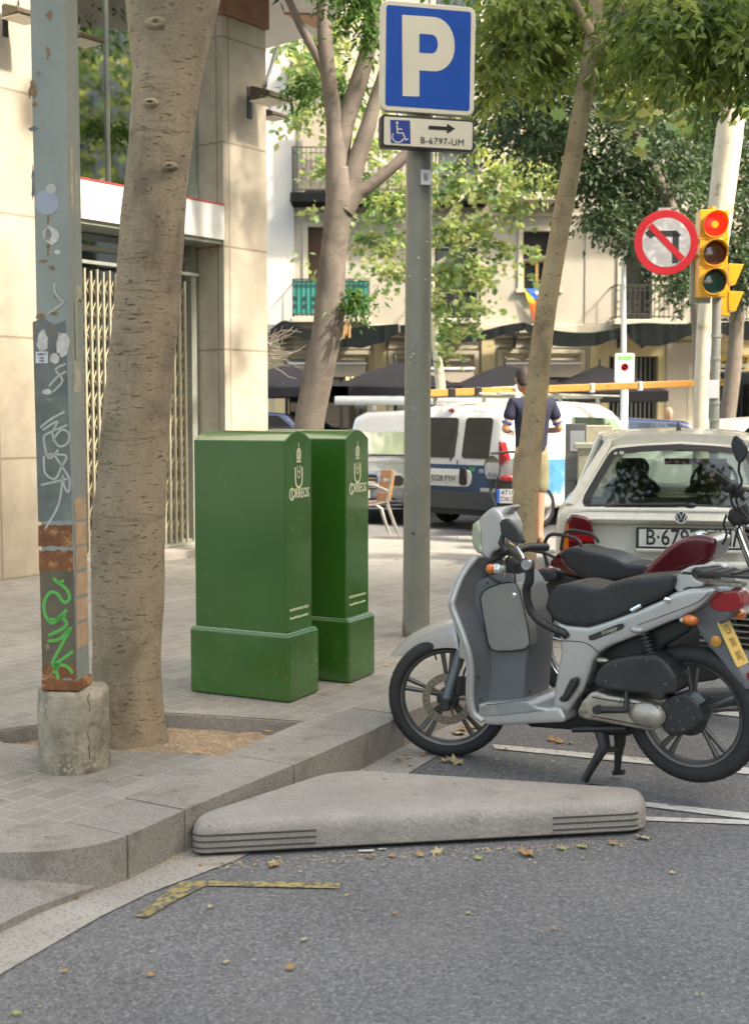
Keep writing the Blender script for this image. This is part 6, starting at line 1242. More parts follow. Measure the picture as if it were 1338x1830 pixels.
# white van driving past, silver-grey car facing the street corner
v2 = thing('delivery_van', 'plain white delivery van passing behind the grey car, pipe load on its roof', 'van', (at(625, 740, 22.2).x, 22.4, 0), R_(-90))
prof2 = [(.0, .42), (-.02, .7), (.02, 1.1), (.10, 1.42), (.3, 1.52), (1.4, 1.56), (3.0, 1.55), (3.5, 1.38), (4.0, 1.05), (4.6, .9), (4.85, .7), (4.85, .38), (4.6, .26), (.2, .26)]
vehicle(v2, prof2, .85, M_['vanwhite'], .08, .9)
obj('side_moulding', MB().bb((.85, .2, .62), (.868, 4.4, .66)), M_['bumper'], v2)
obj('door_seam', MB().bb((.84, .1, 1.02), (.862, 4.0, 1.03)), M_['alu'], v2)
for s in (-1, 1):
    for y in (.9, 3.9): wheel(v2, T(s*.78, y, .30) @ Matrix.Rotation(R_(90), 4, 'Y'), .30, .08, 7, M_['hubcap'], .07, tread=False, spw=.04)
mb = MB(); [mb.tube([(.5-.16*k, -.25, 1.70+.03*(k % 2)), (.5-.16*k, 3.2, 1.70+.03*(k % 2))], .06, 10) for k in range(5)]; [mb.bb((-.75, y, 1.55), (.75, y+.05, 1.63)) for y in (.4, 2.6)]; obj('roof_load', mb, M_['whitepole'], v2)
g_ = at(628, 800, 17.3); gc = thing('saloon_car', 'silver-grey car facing the pavement edge, its headlight beside the empty chair', 'car', (g_.x, 17.3, 0), R_(180-14))
profc = [(.0, .35), (-.02, .55), (.05, .78), (.6, .92), (1.0, .95), (1.5, 1.30), (2.6, 1.36), (3.3, .98), (3.9, .90), (4.25, .72), (4.3, .5), (4.25, .28), (3.9, .2), (.2, .22)]
mbx = [(4.3-y if False else y-4.3, z) for (y, z) in profc]
mbx = [(y-4.3, z) for (y, z) in [(.0, .35), (-.02, .55), (.05, .78), (.6, .92), (1.0, .95), (1.5, 1.2), (2.6, 1.24), (3.3, .90), (3.9, .80), (4.25, .70), (4.3, .5), (4.25, .28), (3.9, .2), (.2, .22)]]
vehicle(gc, mbx, .84, M_['greycar'], .2, .85)
def gpl(name, x0, x1, z0, z1, m, y, th=.02, r=.03, par=gc): 
    Mx = frame(((x0+x1)/2, y, (z0+z1)/2), (-1, 0, 0), (0, 0, 1)); return obj(name, MB(Mx).prism(rrect(abs(x1-x0), z1-z0, r, 4), -th, th*.6, ax='z'), m, par, bevel=.004)
gpl('grille', -.36, .36, .48, .68, M_['black'], .015); gpl('lower_intake', -.6, .6, .2, .36, M_['black'], .0)
mb = MB(); [mb.bb((-.35, .028, .50+.04*k), (.35, .036, .515+.04*k)) for k in range(4)]; obj('grille_bars', mb, M_['chrome'], gc)
mb = MB(); [mb.bb((-.7, .02, .22+.05*k), (.7, .026, .235+.05*k)) for k in range(3)]; obj('intake_bars', mb, M_['greycar'], gc)
for s in (-1, 1):
    h_ = gpl('headlight', s*.44, s*.78, .50, .70, M_['clear'], -.03, .05, .07); gpl('headlight_bowl', s*.50, s*.72, .53, .67, M_['darkglass'], -.005, .03, .06, par=h_)
p2 = gpl('licence_plate', -.26, .26, .36, .47, M_['wplate'], .03, .006, .01); text('8159 UZ', .1, wm(gc) @ frame((0, .036, .415), (-1, 0, 0), (0, 0, 1)), M_['iron'], p2, sx=.9, bold=.002)
for s in (-1, 1):
    for y in (-.8, -3.4): wheel(gc, T(s*.76, y, .3) @ Matrix.Rotation(R_(90), 4, 'Y'), .3, .08, 7, M_['hubcap'], .07, tread=False, spw=.04)
mb = MB(); mb.add([(-.66, -2.82+1.5, .97), (.66, -1.32, .97), (.55, -1.72, 1.27), (-.55, -1.72, 1.27)], [(0, 1, 2, 3)]); obj('windscreen', MB().loft([[(-.70, -.98, .90), (.70, -.98, .90), (.60, -1.65, 1.19), (-.60, -1.65, 1.19)], [(-.70, -.94, .92), (.70, -.94, .92), (.60, -1.61, 1.22), (-.60, -1.61, 1.22)]]), mat('sky_mirroring_windscreen', (.8, .82, .82), .08, metal=.9), gc)
def simple_car(lab, u, Y, rz, m, ln=4.2, sc=1.0, prof_=None, seen=None):
    p = at(u, 800, Y); t = thing('parked_car', lab, 'car', (p.x, Y, 0), rz, 'cars parked along the far kerb')
    pf = [(y*ln/4.3, z*sc) for (y, z) in (prof_ or profc)]; vehicle(t, pf, .84, m, .2, .85)
    for s in (-1, 1):
        sh = [(1.22, .97), (1.62, 1.26), (2.55, 1.29), (3.05, .99)]; sh = [(y*ln/4.3, z*sc) for (y, z) in sh]
        obj('side_window', MB().loft([[(s*(.80-.11*(z-.9)), y, z) for (y, z) in sh], [(s*(.842-.24*(z-.9)), y, z) for (y, z) in sh]]), seen or M_['darkglass'], t)
        for y in (.8, 3.4): wheel(t, T(s*.77, y*ln/4.3, .3) @ Matrix.Rotation(R_(90), 4, 'Y'), .3, .08, 9, M_['hubcap'], .07, tread=False, spw=.03)
    return t
simple_car('dark blue car with sky-reflecting windows just past the white van, right of the white mast', 1372, 21.0, R_(90), M_['bluecar'], 4.3, 1.06, seen=mat('sky_blue_reflecting_glass', (.45, .58, .8), .04, metal=.9))
simple_car('white car at the far right behind the traffic light pole', 1125, 19.0, R_(-80), M_['vanwhite'], 4.2, 1.08)
simple_car('dark car parked on the far side beneath the umbrellas, glimpsed left of the sign post', 640, 26.5, R_(90), M_['bluecar'], 4.2, 1.15)

# ---- second motorbike behind the man
s2 = at(905, 930, 14.6); mo = thing('motorcycle', 'dark motorbike with white plate parked behind the man in the navy shirt', 'motorcycle', (s2.x, 14.6, .0), R_(-12))
Mz = T(0, .3, .30) @ Matrix.Rotation(R_(90), 4, 'Y'); wheel(mo, Mz, .30, .07, 8, M_['rimgrey'], .05, tread=False, spw=.012)
Mz = T(0, 1.6, .30) @ Matrix.Rotation(R_(90), 4, 'Y'); wheel(mo, Mz, .30, .06, 8, M_['rimgrey'], .05, tread=False, spw=.012)
obj('body', MB().loft([[(-.14, 0, .62), (.14, 0, .62), (.12, 0, .78), (-.12, 0, .78)], [(-.2, .5, .4), (.2, .5, .4), (.18, .5, .84), (-.18, .5, .84)], [(-.2, 1.1, .35), (.2, 1.1, .35), (.15, 1.1, .92), (-.15, 1.1, .92)], [(-.1, 1.5, .6), (.1, 1.5, .6), (.08, 1.5, .95), (-.08, 1.5, .95)]]), M_['blackp'], mo, soft=(.02, 6))
ppl = obj('licence_plate', MB().bb((-.11, -.06, .48), (.11, -.05, .64)), M_['paper'], mo, bevel=.004); obj('blue_band', MB().bb((-.11, -.064, .48), (-.075, -.058, .64)), M_['flagb'], ppl); text('4710', .08, wm(mo) @ frame((.02, -.0615, .60), (1, 0, 0), (0, 0, 1)), M_['iron'], ppl); text('DKG', .08, wm(mo) @ frame((.02, -.0615, .525), (1, 0, 0), (0, 0, 1)), M_['iron'], ppl)
obj('tail_light', MB().ball((0, -.02, .76), (.09, .04, .045)), M_['redlens'], mo)
mb = MB(); mb.tube([(-.34, 1.3, 1.0), (-.1, 1.38, 1.02), (.1, 1.38, 1.02), (.34, 1.3, 1.0)], .016, 8); obj('handlebar', mb, M_['blackp'], mo)
obj('rear_guard', MB().loft([[(-.07, -.03, .4), (.07, -.03, .4), (.07, .02, .4), (-.07, .02, .4)], [(-.09, -.02, .72), (.09, -.02, .72), (.09, .1, .74), (-.09, .1, .74)]]), M_['blackp'], mo)
# ================================================================ LEFT BUILDING (stone panels, recessed shop window)
E_ = Vector((.6, .8, 0)); N_ = Vector((.8, -.6, 0)); B0 = Vector((-3.01, 10.35, KZ))
lb = thing('corner_building', 'cream stone-clad corner building with shop window, folding gate and brick upper wall', 'building', tuple(B0), math.atan2(.8, .6))
# local: x along the facade (towards the crossing), y into the building, z up from the pavement
H1 = 5.25-KZ; s0, s1, s2 = .50, 2.62, 3.24; rec = .42
def lbx(name, a, b, m, **k): return obj(name, MB().bb(a, b), m, lb, **k)
lbx('wall_left', (-7, 0, -.1), (s0, 6, H1+.9), M_['stone'])
lbx('corner_pillar', (s1, 0, -.1), (s2, 1.2, H1), M_['stone'], bevel=.006)
obj('brick_upper_wall', MB().bb((s1-.02, -.03, H1), (s2+.02, 1.2, H1+.62)), M_['redbrick'], lb)
lbx('rear_wall', (s2-.3, 1.2, -.1), (s2, 8, H1), M_['stone'])
obj('brick_infill', MB().bb((s0, rec+.1, 5.6), (s1, rec+.4, 6.2)), M_['redbrick'], lb)
# horizontal stone joints and panel joints as real grooves
mb = MB()
lbx('white_beam', (s0-.1, -.012, 2.995), (s1+.0, rec-.05, 3.325), M_['beam'], bevel=.004); lbx('red_beam_edge', (s0-.1, -.02, 3.325), (s1, -.0, 3.336), mat('red_strip', (.5, .05, .04), .5))
lbx('beam_soffit', (s0, .02, 2.96), (s1, rec+.1, 2.992), M_['alu'])
lbx('upper_glass', (s0, rec, 3.34), (s1, rec+.02, 6.0), M_['glass']); lbx('lower_glass', (s0, rec, .1), (s1, rec+.02, 2.95), M_['glass'])
mb = MB(); mb.bb((s1-.62, rec-.06, 3.34), (s1-.60, rec, 6)); mb.bb((s0+1.05, rec-.03, 3.34), (s0+1.065, rec, 6)); mb.bb((s1-.10, rec-.08, .05), (s1-.03, rec, 2.96)); mb.bb((s1-.22, rec-.04, .05), (s1-.2, rec, 2.96)); mb.bb((s1-.05, rec-.10, 3.34), (s1, rec, 6)); mb.bb((s0, rec-.05, 2.80), (s1, rec-.0, 2.84)); mb.bb((s0, rec-.06, .0), (s1, rec, .12)); obj('window_frame', mb, M_['alu'], lb)
lbx('sill_step', (s0, -.02, -.1), (s1, rec+.1, .07), M_['gutter'], bevel=.006)
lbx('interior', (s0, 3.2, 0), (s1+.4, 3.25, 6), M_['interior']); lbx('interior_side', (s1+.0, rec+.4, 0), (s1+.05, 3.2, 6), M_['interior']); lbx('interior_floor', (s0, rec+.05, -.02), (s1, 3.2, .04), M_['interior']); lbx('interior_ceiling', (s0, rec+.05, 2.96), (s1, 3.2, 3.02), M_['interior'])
lbx('shop_counter', (s0+.3, 1.6, .04), (s1-.3, 2.1, 1.1), mat('dim_counter', (.12, .10, .09), .7), bevel=.01)
lbx('red_poster', (s1-.75, rec+.1, .95), (s1-.35, rec+.12, 1.55), mat('red_poster', (.35, .05, .05), .6))
# concertina gate
gp_ = s0+.05; gt = 2.62; pitch_ = .072; mb = MB()
nx = int((s1-.2-gp_)/pitch_)
for i in range(nx+1):
    x = gp_+i*pitch_; mb.bb((x-.009, rec-.17, .1), (x+.009, rec-.145, gt-(.02 if i % 2 else 0)))
obj('folding_gate', mb, M_['gate'], lb)
mb = MB()
for i in range(nx):
    x = gp_+i*pitch_
    for k in range(12):
        z = .16+k*.2; mb.add([(x, rec-.14, z), (x, rec-.14, z+.03), (x+pitch_, rec-.14, z+.20), (x+pitch_, rec-.14, z+.17)], [(0, 1, 2, 3)]); mb.add([(x, rec-.137, z+.17), (x, rec-.137, z+.20), (x+pitch_, rec-.137, z+.03), (x+pitch_, rec-.137, z)], [(0, 1, 2, 3)])
lt = obj('gate_lattice', mb, mat('gate_lattice_metal', (.36, .31, .19), .5), lb); md = lt.modifiers.new('t', 'SOLIDIFY'); md.thickness = .004
[obj('gate_track', MB().bb((gp_, rec-.18, z), (s1-.1, rec-.13, z+.03)), M_['alu'], lb) for z in (2.66, .075)]
# canopy slab over the pavement
zs = 5.62
cp_ = [gz(470, 88, zs), gz(584, 56, zs), gz(617, 12, zs), gz(700, -160, zs), gz(380, -300, zs), gz(300, -120, zs), gz(440, 60, zs)]
mb = MB(); mb.prism([(p.x, p.y) for p in cp_], zs, zs+.3, ax='z'); obj('canopy', mb, M_['soffit'], lb, world=True)
bp3 = [gz(508, 22, zs-.003), gz(583, 24, zs-.003), gz(583, 56, zs-.003)]
obj('salmon_brick_inset', MB().prism([(p.x, p.y) for p in bp3], zs-.02, zs-.002, ax='z'), M_['salmon'], lb, world=True)
mb = MB(); mb.tube([at(474, 152, 12.9), at(494, 86, 13.3)], .022, 6); obj('canopy_strut', mb, M_['whitepole'], lb, world=True)
obj('upper_wall', MB().bb((-7, -.02, H1+.9), (s1-.02, 6, 9)), M_['soffit'], lb)
# hooded lamps
def wlamp(lab, c, sc=1.0, rz=0):
    t = thing('wall_lamp', lab, 'lamp', tuple(c), rz, 'hooded wall lamps on the corner building')
    mb = MB(); mb.loft([[(-.17*sc, -.42*sc, -.05*sc), (.17*sc, -.42*sc, -.05*sc), (.17*sc, -.42*sc, .0), (-.17*sc, -.42*sc, .0)], [(-.13*sc, -.12*sc, -.05*sc), (.13*sc, -.12*sc, -.05*sc), (.11*sc, -.12*sc, .10*sc), (-.11*sc, -.12*sc, .10*sc)]]); obj('hood', mb, mat('bronze_lamp_hood', (.075, .055, .028), .5, var=.35, vs=25, bump=.5, bs=30), t, bevel=.01)
    obj('glass', MB().bb((-.14*sc, -.40*sc, -.062*sc), (.14*sc, -.14*sc, -.052*sc)), M_['signwhite'], t)
    mb = MB(); mb.tube([(0, -.12*sc, .0), (0, 0, .02*sc)], .018*sc, 8); mb.bb((-.03*sc, -.02*sc, -.18*sc), (.03*sc, .0, .12*sc)); mb.tube([(-.08*sc, -.3*sc, .04*sc), (-.02*sc, -.25*sc, .13*sc), (.06*sc, -.15*sc, .10*sc), (.02, 0, .02)], .006*sc, 6); obj('bracket', mb, M_['iron'], t)
    return t
ang = math.atan2(.8, .6)
wlamp('bronze hooded lamp on the sunlit stone pillar', at(444, 178, 12.75), 1.0, ang); wlamp('smaller bronze hooded lamp below and behind the pillar lamp', at(462, 208, 13.4), .7, ang)
wlamp('hooded lamp at the top left corner on the stone wall', at(8, 32, 10.4), .8, ang); wlamp('hooded lamp peeking out right of the square steel column', at(118, 74, 11.2), .8, ang)
# ================================================================ BLOCK ACROSS THE STREET
YF = 33.0
def X(u, Y=YF): return (u-669)/FPX*Y*1.003
def Zv(v, Y=YF): return at(669, v, Y).z
fb_ = thing('apartment_block', 'ochre apartment block with balconies, cornice and shopfronts across the street', 'building', (0, YF, 0))
def F(name, u0, v0, u1, v1, m, y0=0.0, y1=.1, par=fb_, **k):
    """box on the facade between two photo points; y0 proud of the wall (towards the street), y1 back"""
    return obj(name, MB().bb((X(u0), YF-y0, Zv(v1)), (X(u1), YF+y1, Zv(v0))), m, par, world=True, **k)
WA = [(552, 405, 612, 506), (775, 405, 850, 575), (930, 413, 984, 516), (1105, 430, 1158, 575), (545, 215, 620, 350), (780, 190, 850, 350), (930, 200, 990, 350), (1110, 180, 1165, 350), (545, 10, 610, 112), (775, -60, 850, 95), (930, -60, 985, 95), (1240, 400, 1300, 575), (1240, 180, 1300, 350), (516, 638, 656, 905), (705, 638, 842, 905), (898, 636, 1030, 905), (1084, 636, 1172, 905), (1236, 633, 1430, 905), (1400, 400, 1460, 575), (20, 0, 21, 1)]
WA = WA[:-1]
# wall as pieces round the openings
def wallgrid(name, u0, u1, v0, v1, m, holes, yf=0):
    us = sorted(set([u0, u1]+[min(max(h[i], u0), u1) for h in holes for i in (0, 2)])); vs_ = sorted(set([v0, v1]+[min(max(h[i], v0), v1) for h in holes for i in (1, 3)]))
    mb = MB(); mu = {}; V = []; Fc = []
    def vid(u, v, y):
        k = (u, v, y)
        if k not in mu: mu[k] = len(V); V.append((X(u), YF+y, Zv(v)))
        return mu[k]
    inside = lambda uc, vc: any(h[0] < uc < h[2] and h[1] < vc < h[3] for h in holes)
    for i in range(len(us)-1):
        for j in range(len(vs_)-1):
            a, b, c, d = us[i], us[i+1], vs_[j], vs_[j+1]
            if inside((a+b)/2, (c+d)/2):
                continue
            Fc.append((vid(a, d, yf), vid(b, d, yf), vid(b, c, yf), vid(a, c, yf)))
    for h in holes:
        if h[0] >= u0 and h[2] <= u1 and h[1] >= v0 and h[3] <= v1:
            for (p, q) in (((h[0], h[1]), (h[2], h[1])), ((h[2], h[1]), (h[2], h[3])), ((h[2], h[3]), (h[0], h[3])), ((h[0], h[3]), (h[0], h[1]))):
                Fc.append((vid(*p, yf), vid(*q, yf), vid(*q, yf+.35), vid(*p, yf+.35)))
    mb.add(V, Fc); return obj(name, mb, m, fb_, world=True, smooth=0, fixn=False)
wallgrid('upper_wall', 200, 1700, -420, 590, M_['facade'], [h for h in WA if h[3] < 600])
wallgrid('ground_floor_wall', 200, 1700, 590, 908, M_['facyellow'], [h for h in WA if h[3] > 600])
F('pale_wall_section', 200, -420, 528, 588, M_['facwhite'], .06, .0)
F('grey_wall_section', 1186, 612, 1236, 905, M_['facgrey'], .05, .0); F('grey_wall_section', 1040, 380, 1085, 578, M_['facgrey'], .03, .0)
F('cornice', 200, 580, 1700, 596, M_['mould'], .22, .0, bevel=.03); F('cornice_lower', 200, 596, 1700, 604, M_['mould'], .12, .0)
for v in (380, 150): F('string_course', 528, v, 1700, v+6, M_['mould'], .05, 0)
def surround(h, t=9, name='window_surround', m='mould'):
    u0, v0, u1, v1 = h; vb = v1 if v1 > 560 else v1
    mb = MB()
    for (a, b, c, d, y) in ((u0-t, v0-t, u0, vb, .05), (u1, v0-t, u1+t, vb, .05), (u0, v0-t, u1, v0, .052)): mb.bb((X(a), YF-y, Zv(d)), (X(c), YF+.02, Zv(b)))
    return obj(name, mb, M_[m], fb_, world=True, bevel=.01)
for h in WA:
    if h[3] < 600: surround(h)
def slats(h, m, name='shutter', n=22, y=.12):
    u0, v0, u1, v1 = h; mb = MB(); x0, x1, z0, z1 = X(u0), X(u1), Zv(v1), Zv(v0); mb.bb((x0, YF+y+.03, z0), (x1, YF+y+.05, z1))
    for k in range(n): z = z0+(z1-z0)*(k+.5)/n; mb.box(((x0+x1)/2, YF+y, z), (x1-x0-.02, .012, (z1-z0)/n*.8), rot=(R_(25), 0, 0))
    return obj(name, mb, M_[m], fb_, world=True)
slats((552, 405, 612, 506), 'shutter', n=30); slats((775, 405, 850, 440), 'iron', 'roller_blind', 8); 
slats((930, 413, 984, 462), 'iron', 'roller_blind', 14); slats((1105, 430, 1158, 560), 'iron', 'roller_blind', 30); slats((545, 215, 620, 300), 'awning', 'roller_blind', 18); slats((545, 10, 610, 112), 'shutter', n=26)
for h in ((775, 440, 850, 575), (930, 462, 984, 516), (1105, 560, 1158, 575), (545, 300, 620, 350), (780, 190, 850, 350), (930, 200, 990, 350), (1110, 180, 1165, 350), (775, -60, 850, 95), (930, -60, 985, 95), (1240, 400, 1300, 575), (1240, 180, 1300, 350), (1400, 400, 1460, 575)):
    u0, v0, u1, v1 = h; w_ = obj('window', MB().bb((X(u0), YF+.26, Zv(v1)), (X(u1), YF+.30, Zv(v0))), M_['darkglass'], fb_, world=True)
    mb = MB(); xm = (X(u0)+X(u1))/2
    for (a, b) in ((X(u0), X(u0)+.06), (X(u1)-.06, X(u1)), (xm-.035, xm+.035)): mb.bb((a, YF+.20, Zv(v1)), (b, YF+.255, Zv(v0)))
    mb.bb((X(u0), YF+.21, Zv(v0)-.07), (X(u1), YF+.257, Zv(v0))); obj('sash', mb, M_['woodframe' if u0 == 930 else 'iron'], w_, world=True)
F('sill', 918, 516, 1000, 523, M_['mould'], .12, 0)
def balcony(u0, u1, v_top, v_bot, slab=10, scr=None, dark=False):
    x0, x1 = X(u0), X(u1); zt, zb = Zv(v_top), Zv(v_bot); d = .75
    s_ = obj('balcony', MB().bb((x0-.05, YF-d-.05, zb-slab/70), (x1+.05, YF, zb)), M_['netting' if dark else 'mould'], fb_, world=True, bevel=.03)
    mb = MB(); mb.bb((x0, YF-d, zt-.03), (x1, YF-d+.035, zt)); mb.bb((x0, YF-d, zb+.05), (x1, YF-d+.03, zb+.08)); mb.bb((x0, YF-d, zt-.16), (x1, YF-d+.02, zt-.14))
    for xx in (x0, x1): mb.bb((xx-.015, YF-d, zt-.03), (xx+.015, YF, zt)); mb.bb((xx-.015, YF-d, zb+.05), (xx+.015, YF, zb+.08))
    n = max(6, int((x1-x0)/.115))
    for k in range(n+1): x = x0+(x1-x0)*k/n; mb.bb((x-.01, YF-d+.005, zb), (x+.01, YF-d+.025, zt)); 
    for k in range(n): 
        if k % 2 == 0: x = x0+(x1-x0)*(k+.5)/n; mb.lathe([(.022, -.008), (.04, -.008), (.04, .008), (.022, .008)], 10, frame((x, YF-d+.015, zb+(zt-zb)*.5), (1, 0, 0), (0, 0, 1)), closed=True); mb.lathe([(.022, -.008), (.04, -.008), (.04, .008), (.022, .008)], 10, frame((x, YF-d+.015, zb+(zt-zb)*.3), (1, 0, 0), (0, 0, 1)), closed=True)
    for yy in (YF-d*.33, YF-d*.66):
        for xx in (x0, x1): mb.bb((xx-.01, yy-.01, zb), (xx+.01, yy+.01, zt))
    obj('railing', mb, M_['iron'], s_, world=True)
    if scr: mb = MB(); mb.bb((x0+.02, YF-d+.04, zb+.05), (x1-.02, YF-d+.055, zt-.04)); obj('screen', mb, M_[scr], s_, world=True)
balcony(528, 660, 503, 570, scr='teal'); balcony(760, 852, 515, 572); balcony(1085, 1202, 513, 574); balcony(1236, 1345, 530, 578); balcony(528, 740, 272, 352, 18, dark=True); balcony(775, 860, 275, 352, 18, dark=True); balcony(528, 620, 60, 115); balcony(900, 1010, 272, 352, 14); balcony(1085, 1202, 272, 352, 14)
F('grey_awning_blind', 545, 200, 590, 345, M_['awning'], .55, -.45)
# shopfronts
def shop(u0, u1, v0, lit=False, aw=None, vb=905, name='shop_window'):
    w_ = obj(name, MB().bb((X(u0), YF+.33, Zv(vb)), (X(u1), YF+.36, Zv(v0))), M_['shopglass'], fb_, world=True)
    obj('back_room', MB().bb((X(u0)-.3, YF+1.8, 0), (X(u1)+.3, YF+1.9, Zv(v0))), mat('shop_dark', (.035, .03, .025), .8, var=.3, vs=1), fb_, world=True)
    mb = MB(); 
    for k in range(4): x = X(u0)+(X(u1)-X(u0))*k/3; mb.bb((x-.03, YF+.28, 0), (x+.03, YF+.325, Zv(v0)))
    obj('mullions', mb, M_['iron'], w_, world=True)
    mb = MB()
    for t, y in ((12, .06), (22, .035), (30, .02)):
        mb.bb((X(u0-t), YF-y, 0), (X(u0-t+8), YF, Zv(v0-t))); mb.bb((X(u1+t-8), YF-y, 0), (X(u1+t), YF, Zv(v0-t))); mb.bb((X(u0-t), YF-y-.002, Zv(v0-t+7)), (X(u1+t), YF, Zv(v0-t)))
    obj('shop_surround', mb, M_['mould'], fb_, world=True)
    if aw:
        va, vb_, d = aw; x0, x1 = X(u0+2), X(u1-2); za, zb_ = Zv(va), Zv(vb_)
        a_o = obj('awning', MB().loft([[(x0, YF+.1, za), (x1, YF+.1, za), (x1, YF+.08, za-.03), (x0, YF+.08, za-.03)], [(x0, YF-d, zb_), (x1, YF-d, zb_), (x1, YF-d, zb_-.03), (x0, YF-d, zb_-.03)], [(x0, YF-d-.02, zb_-.35), (x1, YF-d-.02, zb_-.35), (x1, YF-d, zb_-.35), (x0, YF-d, zb_-.35)]]), M_['awning'], fb_, world=True)
        obj('awning_stripe', MB().bb((x0-.02, YF-d-.05, zb_-.03), (x1+.02, YF-d-.022, zb_+.02)), M_['paper'], a_o, world=True)
    return w_
shop(516, 656, 638, aw=(640, 650, .5)); shop(705, 842, 638, aw=(640, 660, .9)); shop(898, 1030, 636, aw=(638, 650, .5)); shop(1236, 1430, 662)
mb = MB(); mb.bb((X(1084), YF+.32, 0), (X(1172), YF+.34, Zv(636))); dr = obj('entrance_door', mb, M_['darkglass'], fb_, world=True)
mb = MB(); [mb.bb((X(1088+k*8)-.02, YF+.22, 0), (X(1088+k*8)+.02, YF+.26, Zv(638))) for k in range(11)]; obj('door_bars', mb, mat('grey_bars', (.12, .12, .11), .6), dr, world=True)
sg = F('shop_sign', 1236, 633, 1430, 661, mat('yellow_sign_board', (.42, .30, .04), .5, var=.1), .05, .1); x = X(1290)
text('Nicoli', .46, Matrix.Translation((X(1285), YF-.056, Zv(650))) @ Matrix.Rotation(R_(90), 4, 'X'), M_['iron'], sg, shear=.3, bold=.012)
text('Pizza', .3, Matrix.Translation((X(1292), YF+.31, Zv(681))) @ Matrix.Rotation(R_(90), 4, 'X'), mat('gold_lettering', (.45, .3, .04), .5), fb_, shear=.3, bold=.01)
for (a, b) in ((492, 508), (668, 690), (858, 880), (1050, 1066)): F('pilaster', a, 606, b, 905, M_['facyellow'], .10, 0)
# warm hanging lamps inside the shop are lit in the photo
lb2 = thing('pendant_lamp', 'small warm pendant lamps glowing inside the shop under the left awning', 'lamp', (0, 0, 0)); mb = MB(); [mb.ball((X(u), YF+.9, Zv(v)), .05) for (u, v) in ((620, 675), (630, 672))]; obj('bulbs', mb, mat('warm_bulb', (1, .65, .25), .5, emit=4), lb2)
# sagging dark cloth strips rolled along the ledge
def cloth(lab, pts, th):
    t = thing('rolled_awning', lab, 'awning', (X(pts[0][0]), YF-1.2, 0), 0, 'dark awnings gathered along the ledge')
    P_ = catmull([(u, v, 0) for (u, v) in pts], 8); Tp = catmull([(u, t_, 0) for (u, _), t_ in zip(pts, th)], 8)
    rings = []
    for i, (p, q) in enumerate(zip(P_, Tp)):
        x = X(p.x, YF-1.2); z0 = Zv(p.y, YF-1.2); h = q.y/68*1.15; o = .14+.05*math.sin(i*.9)
        h *= 1+.22*NZ.noise((x*2.3, 1, 0)); f_ = .05*NZ.noise((x*6, 4, 0))
        rings.append([(x, YF-1.15+f_, z0-h*.55), (x+.02*NZ.noise((x*5, 2, 0)), YF-1.22+f_*2, z0-h), (x, YF-1.19+f_*2, z0-h), (x, YF-1.0, z0-h*.5), (x, YF-.5, z0-.03), (x, YF-.5, z0+.0), (x, YF-1.1+f_, z0)])
    obj('cloth', MB().loft(rings), M_['netting'], t, world=True, smooth=25)
    mb = MB()
    for u in (pts[0][0]+20, pts[-1][0]-20): mb.bb((X(u)-.02, YF-.35, Zv(622)), (X(u)+.02, YF-.05, Zv(590))); mb.tube([(X(u), YF-.05, Zv(622)), (X(u), YF-1.1, Zv(596))], .018, 6)
    obj('iron_bracket', mb, M_['iron'], t, world=True)
cloth('dark gathered awning left of the forked tree, rising to a peak', [(484, 588), (510, 572), (545, 586), (600, 588), (655, 582), (712, 578)], [8, 20, 16, 26, 30, 14])
cloth('dark gathered awning right of the parking sign post', [(715, 580), (780, 578), (850, 590), (900, 580), (935, 575)], [14, 26, 16, 14, 12])
cloth('dark gathered awning behind the slender leaning tree', [(936, 576), (980, 588), (1040, 594), (1090, 588), (1118, 580)], [12, 22, 20, 16, 12])
cloth('dark gathered awning right of the white mast', [(1120, 578), (1150, 576), (1200, 578), (1260, 576), (1345, 572), (1420, 572)], [20, 36, 26, 14, 30, 16])
# independence flag hung from the window
fl = thing('flag', 'red and yellow striped flag with white star on blue hanging from the middle window', 'flag', (X(950), YF-.1, Zv(516)))
def fq(L, y): return [(X(u), YF-y, Zv(v)) for (u, v) in L]
for k, (nm, L, m) in enumerate((('blue_triangle', [(935, 516), (968, 516), (962, 535), (948, 534)], 'flagb'), ('yellow_cloth', [(932, 518), (948, 534), (962, 552), (957, 582), (948, 575), (940, 545)], 'flagy'), ('yellow_hem', [(962, 535), (968, 518), (972, 560), (968, 605), (958, 585), (962, 552)], 'flagy'), ('red_stripe', [(940, 535), (946, 545), (954, 580), (949, 575)], 'flagr'), ('red_stripe', [(950, 536), (958, 545), (960, 575), (956, 580)], 'flagr'))):
    y_ = .14+.012*k; P_ = fq(L, y_); mb = MB(); n = len(P_); mb.add(P_+[(a, b+.008, c) for (a, b, c) in P_], [tuple(range(n)), tuple(range(2*n-1, n-1, -1))]+[(i, (i+1) % n, n+(i+1) % n, n+i) for i in range(n)]); obj(nm, mb, M_[m], fl, world=True)
st5 = [(954+5.5*(1 if i % 2 == 0 else .42)*math.sin(i*math.pi/5), 524-5.5*(1 if i % 2 == 0 else .42)*math.cos(i*math.pi/5)) for i in range(10)]
obj('star', MB().add(fq(st5, .165), [tuple(range(10))]), M_['paper'], fl, world=True)
# block added out of view, behind and right, to shade the corner
nb = thing('added_shade_block', 'unseen tall ochre block added behind the viewer to keep this corner in shade', 'building', (7.5, 0, 0))
mb = MB(); mb.bb((0, -30, 0), (30, -.5, 21)); obj('wall', mb, M_['facade'], nb)
for z in (1.0, 4.4, 7.6, 10.8, 14, 17.2): 
    for k in range(8): obj('window', MB().bb((1+k*3.2, -.52, z), (2.4+k*3.2, -.46, z+2.1)), M_['darkglass'], nb)
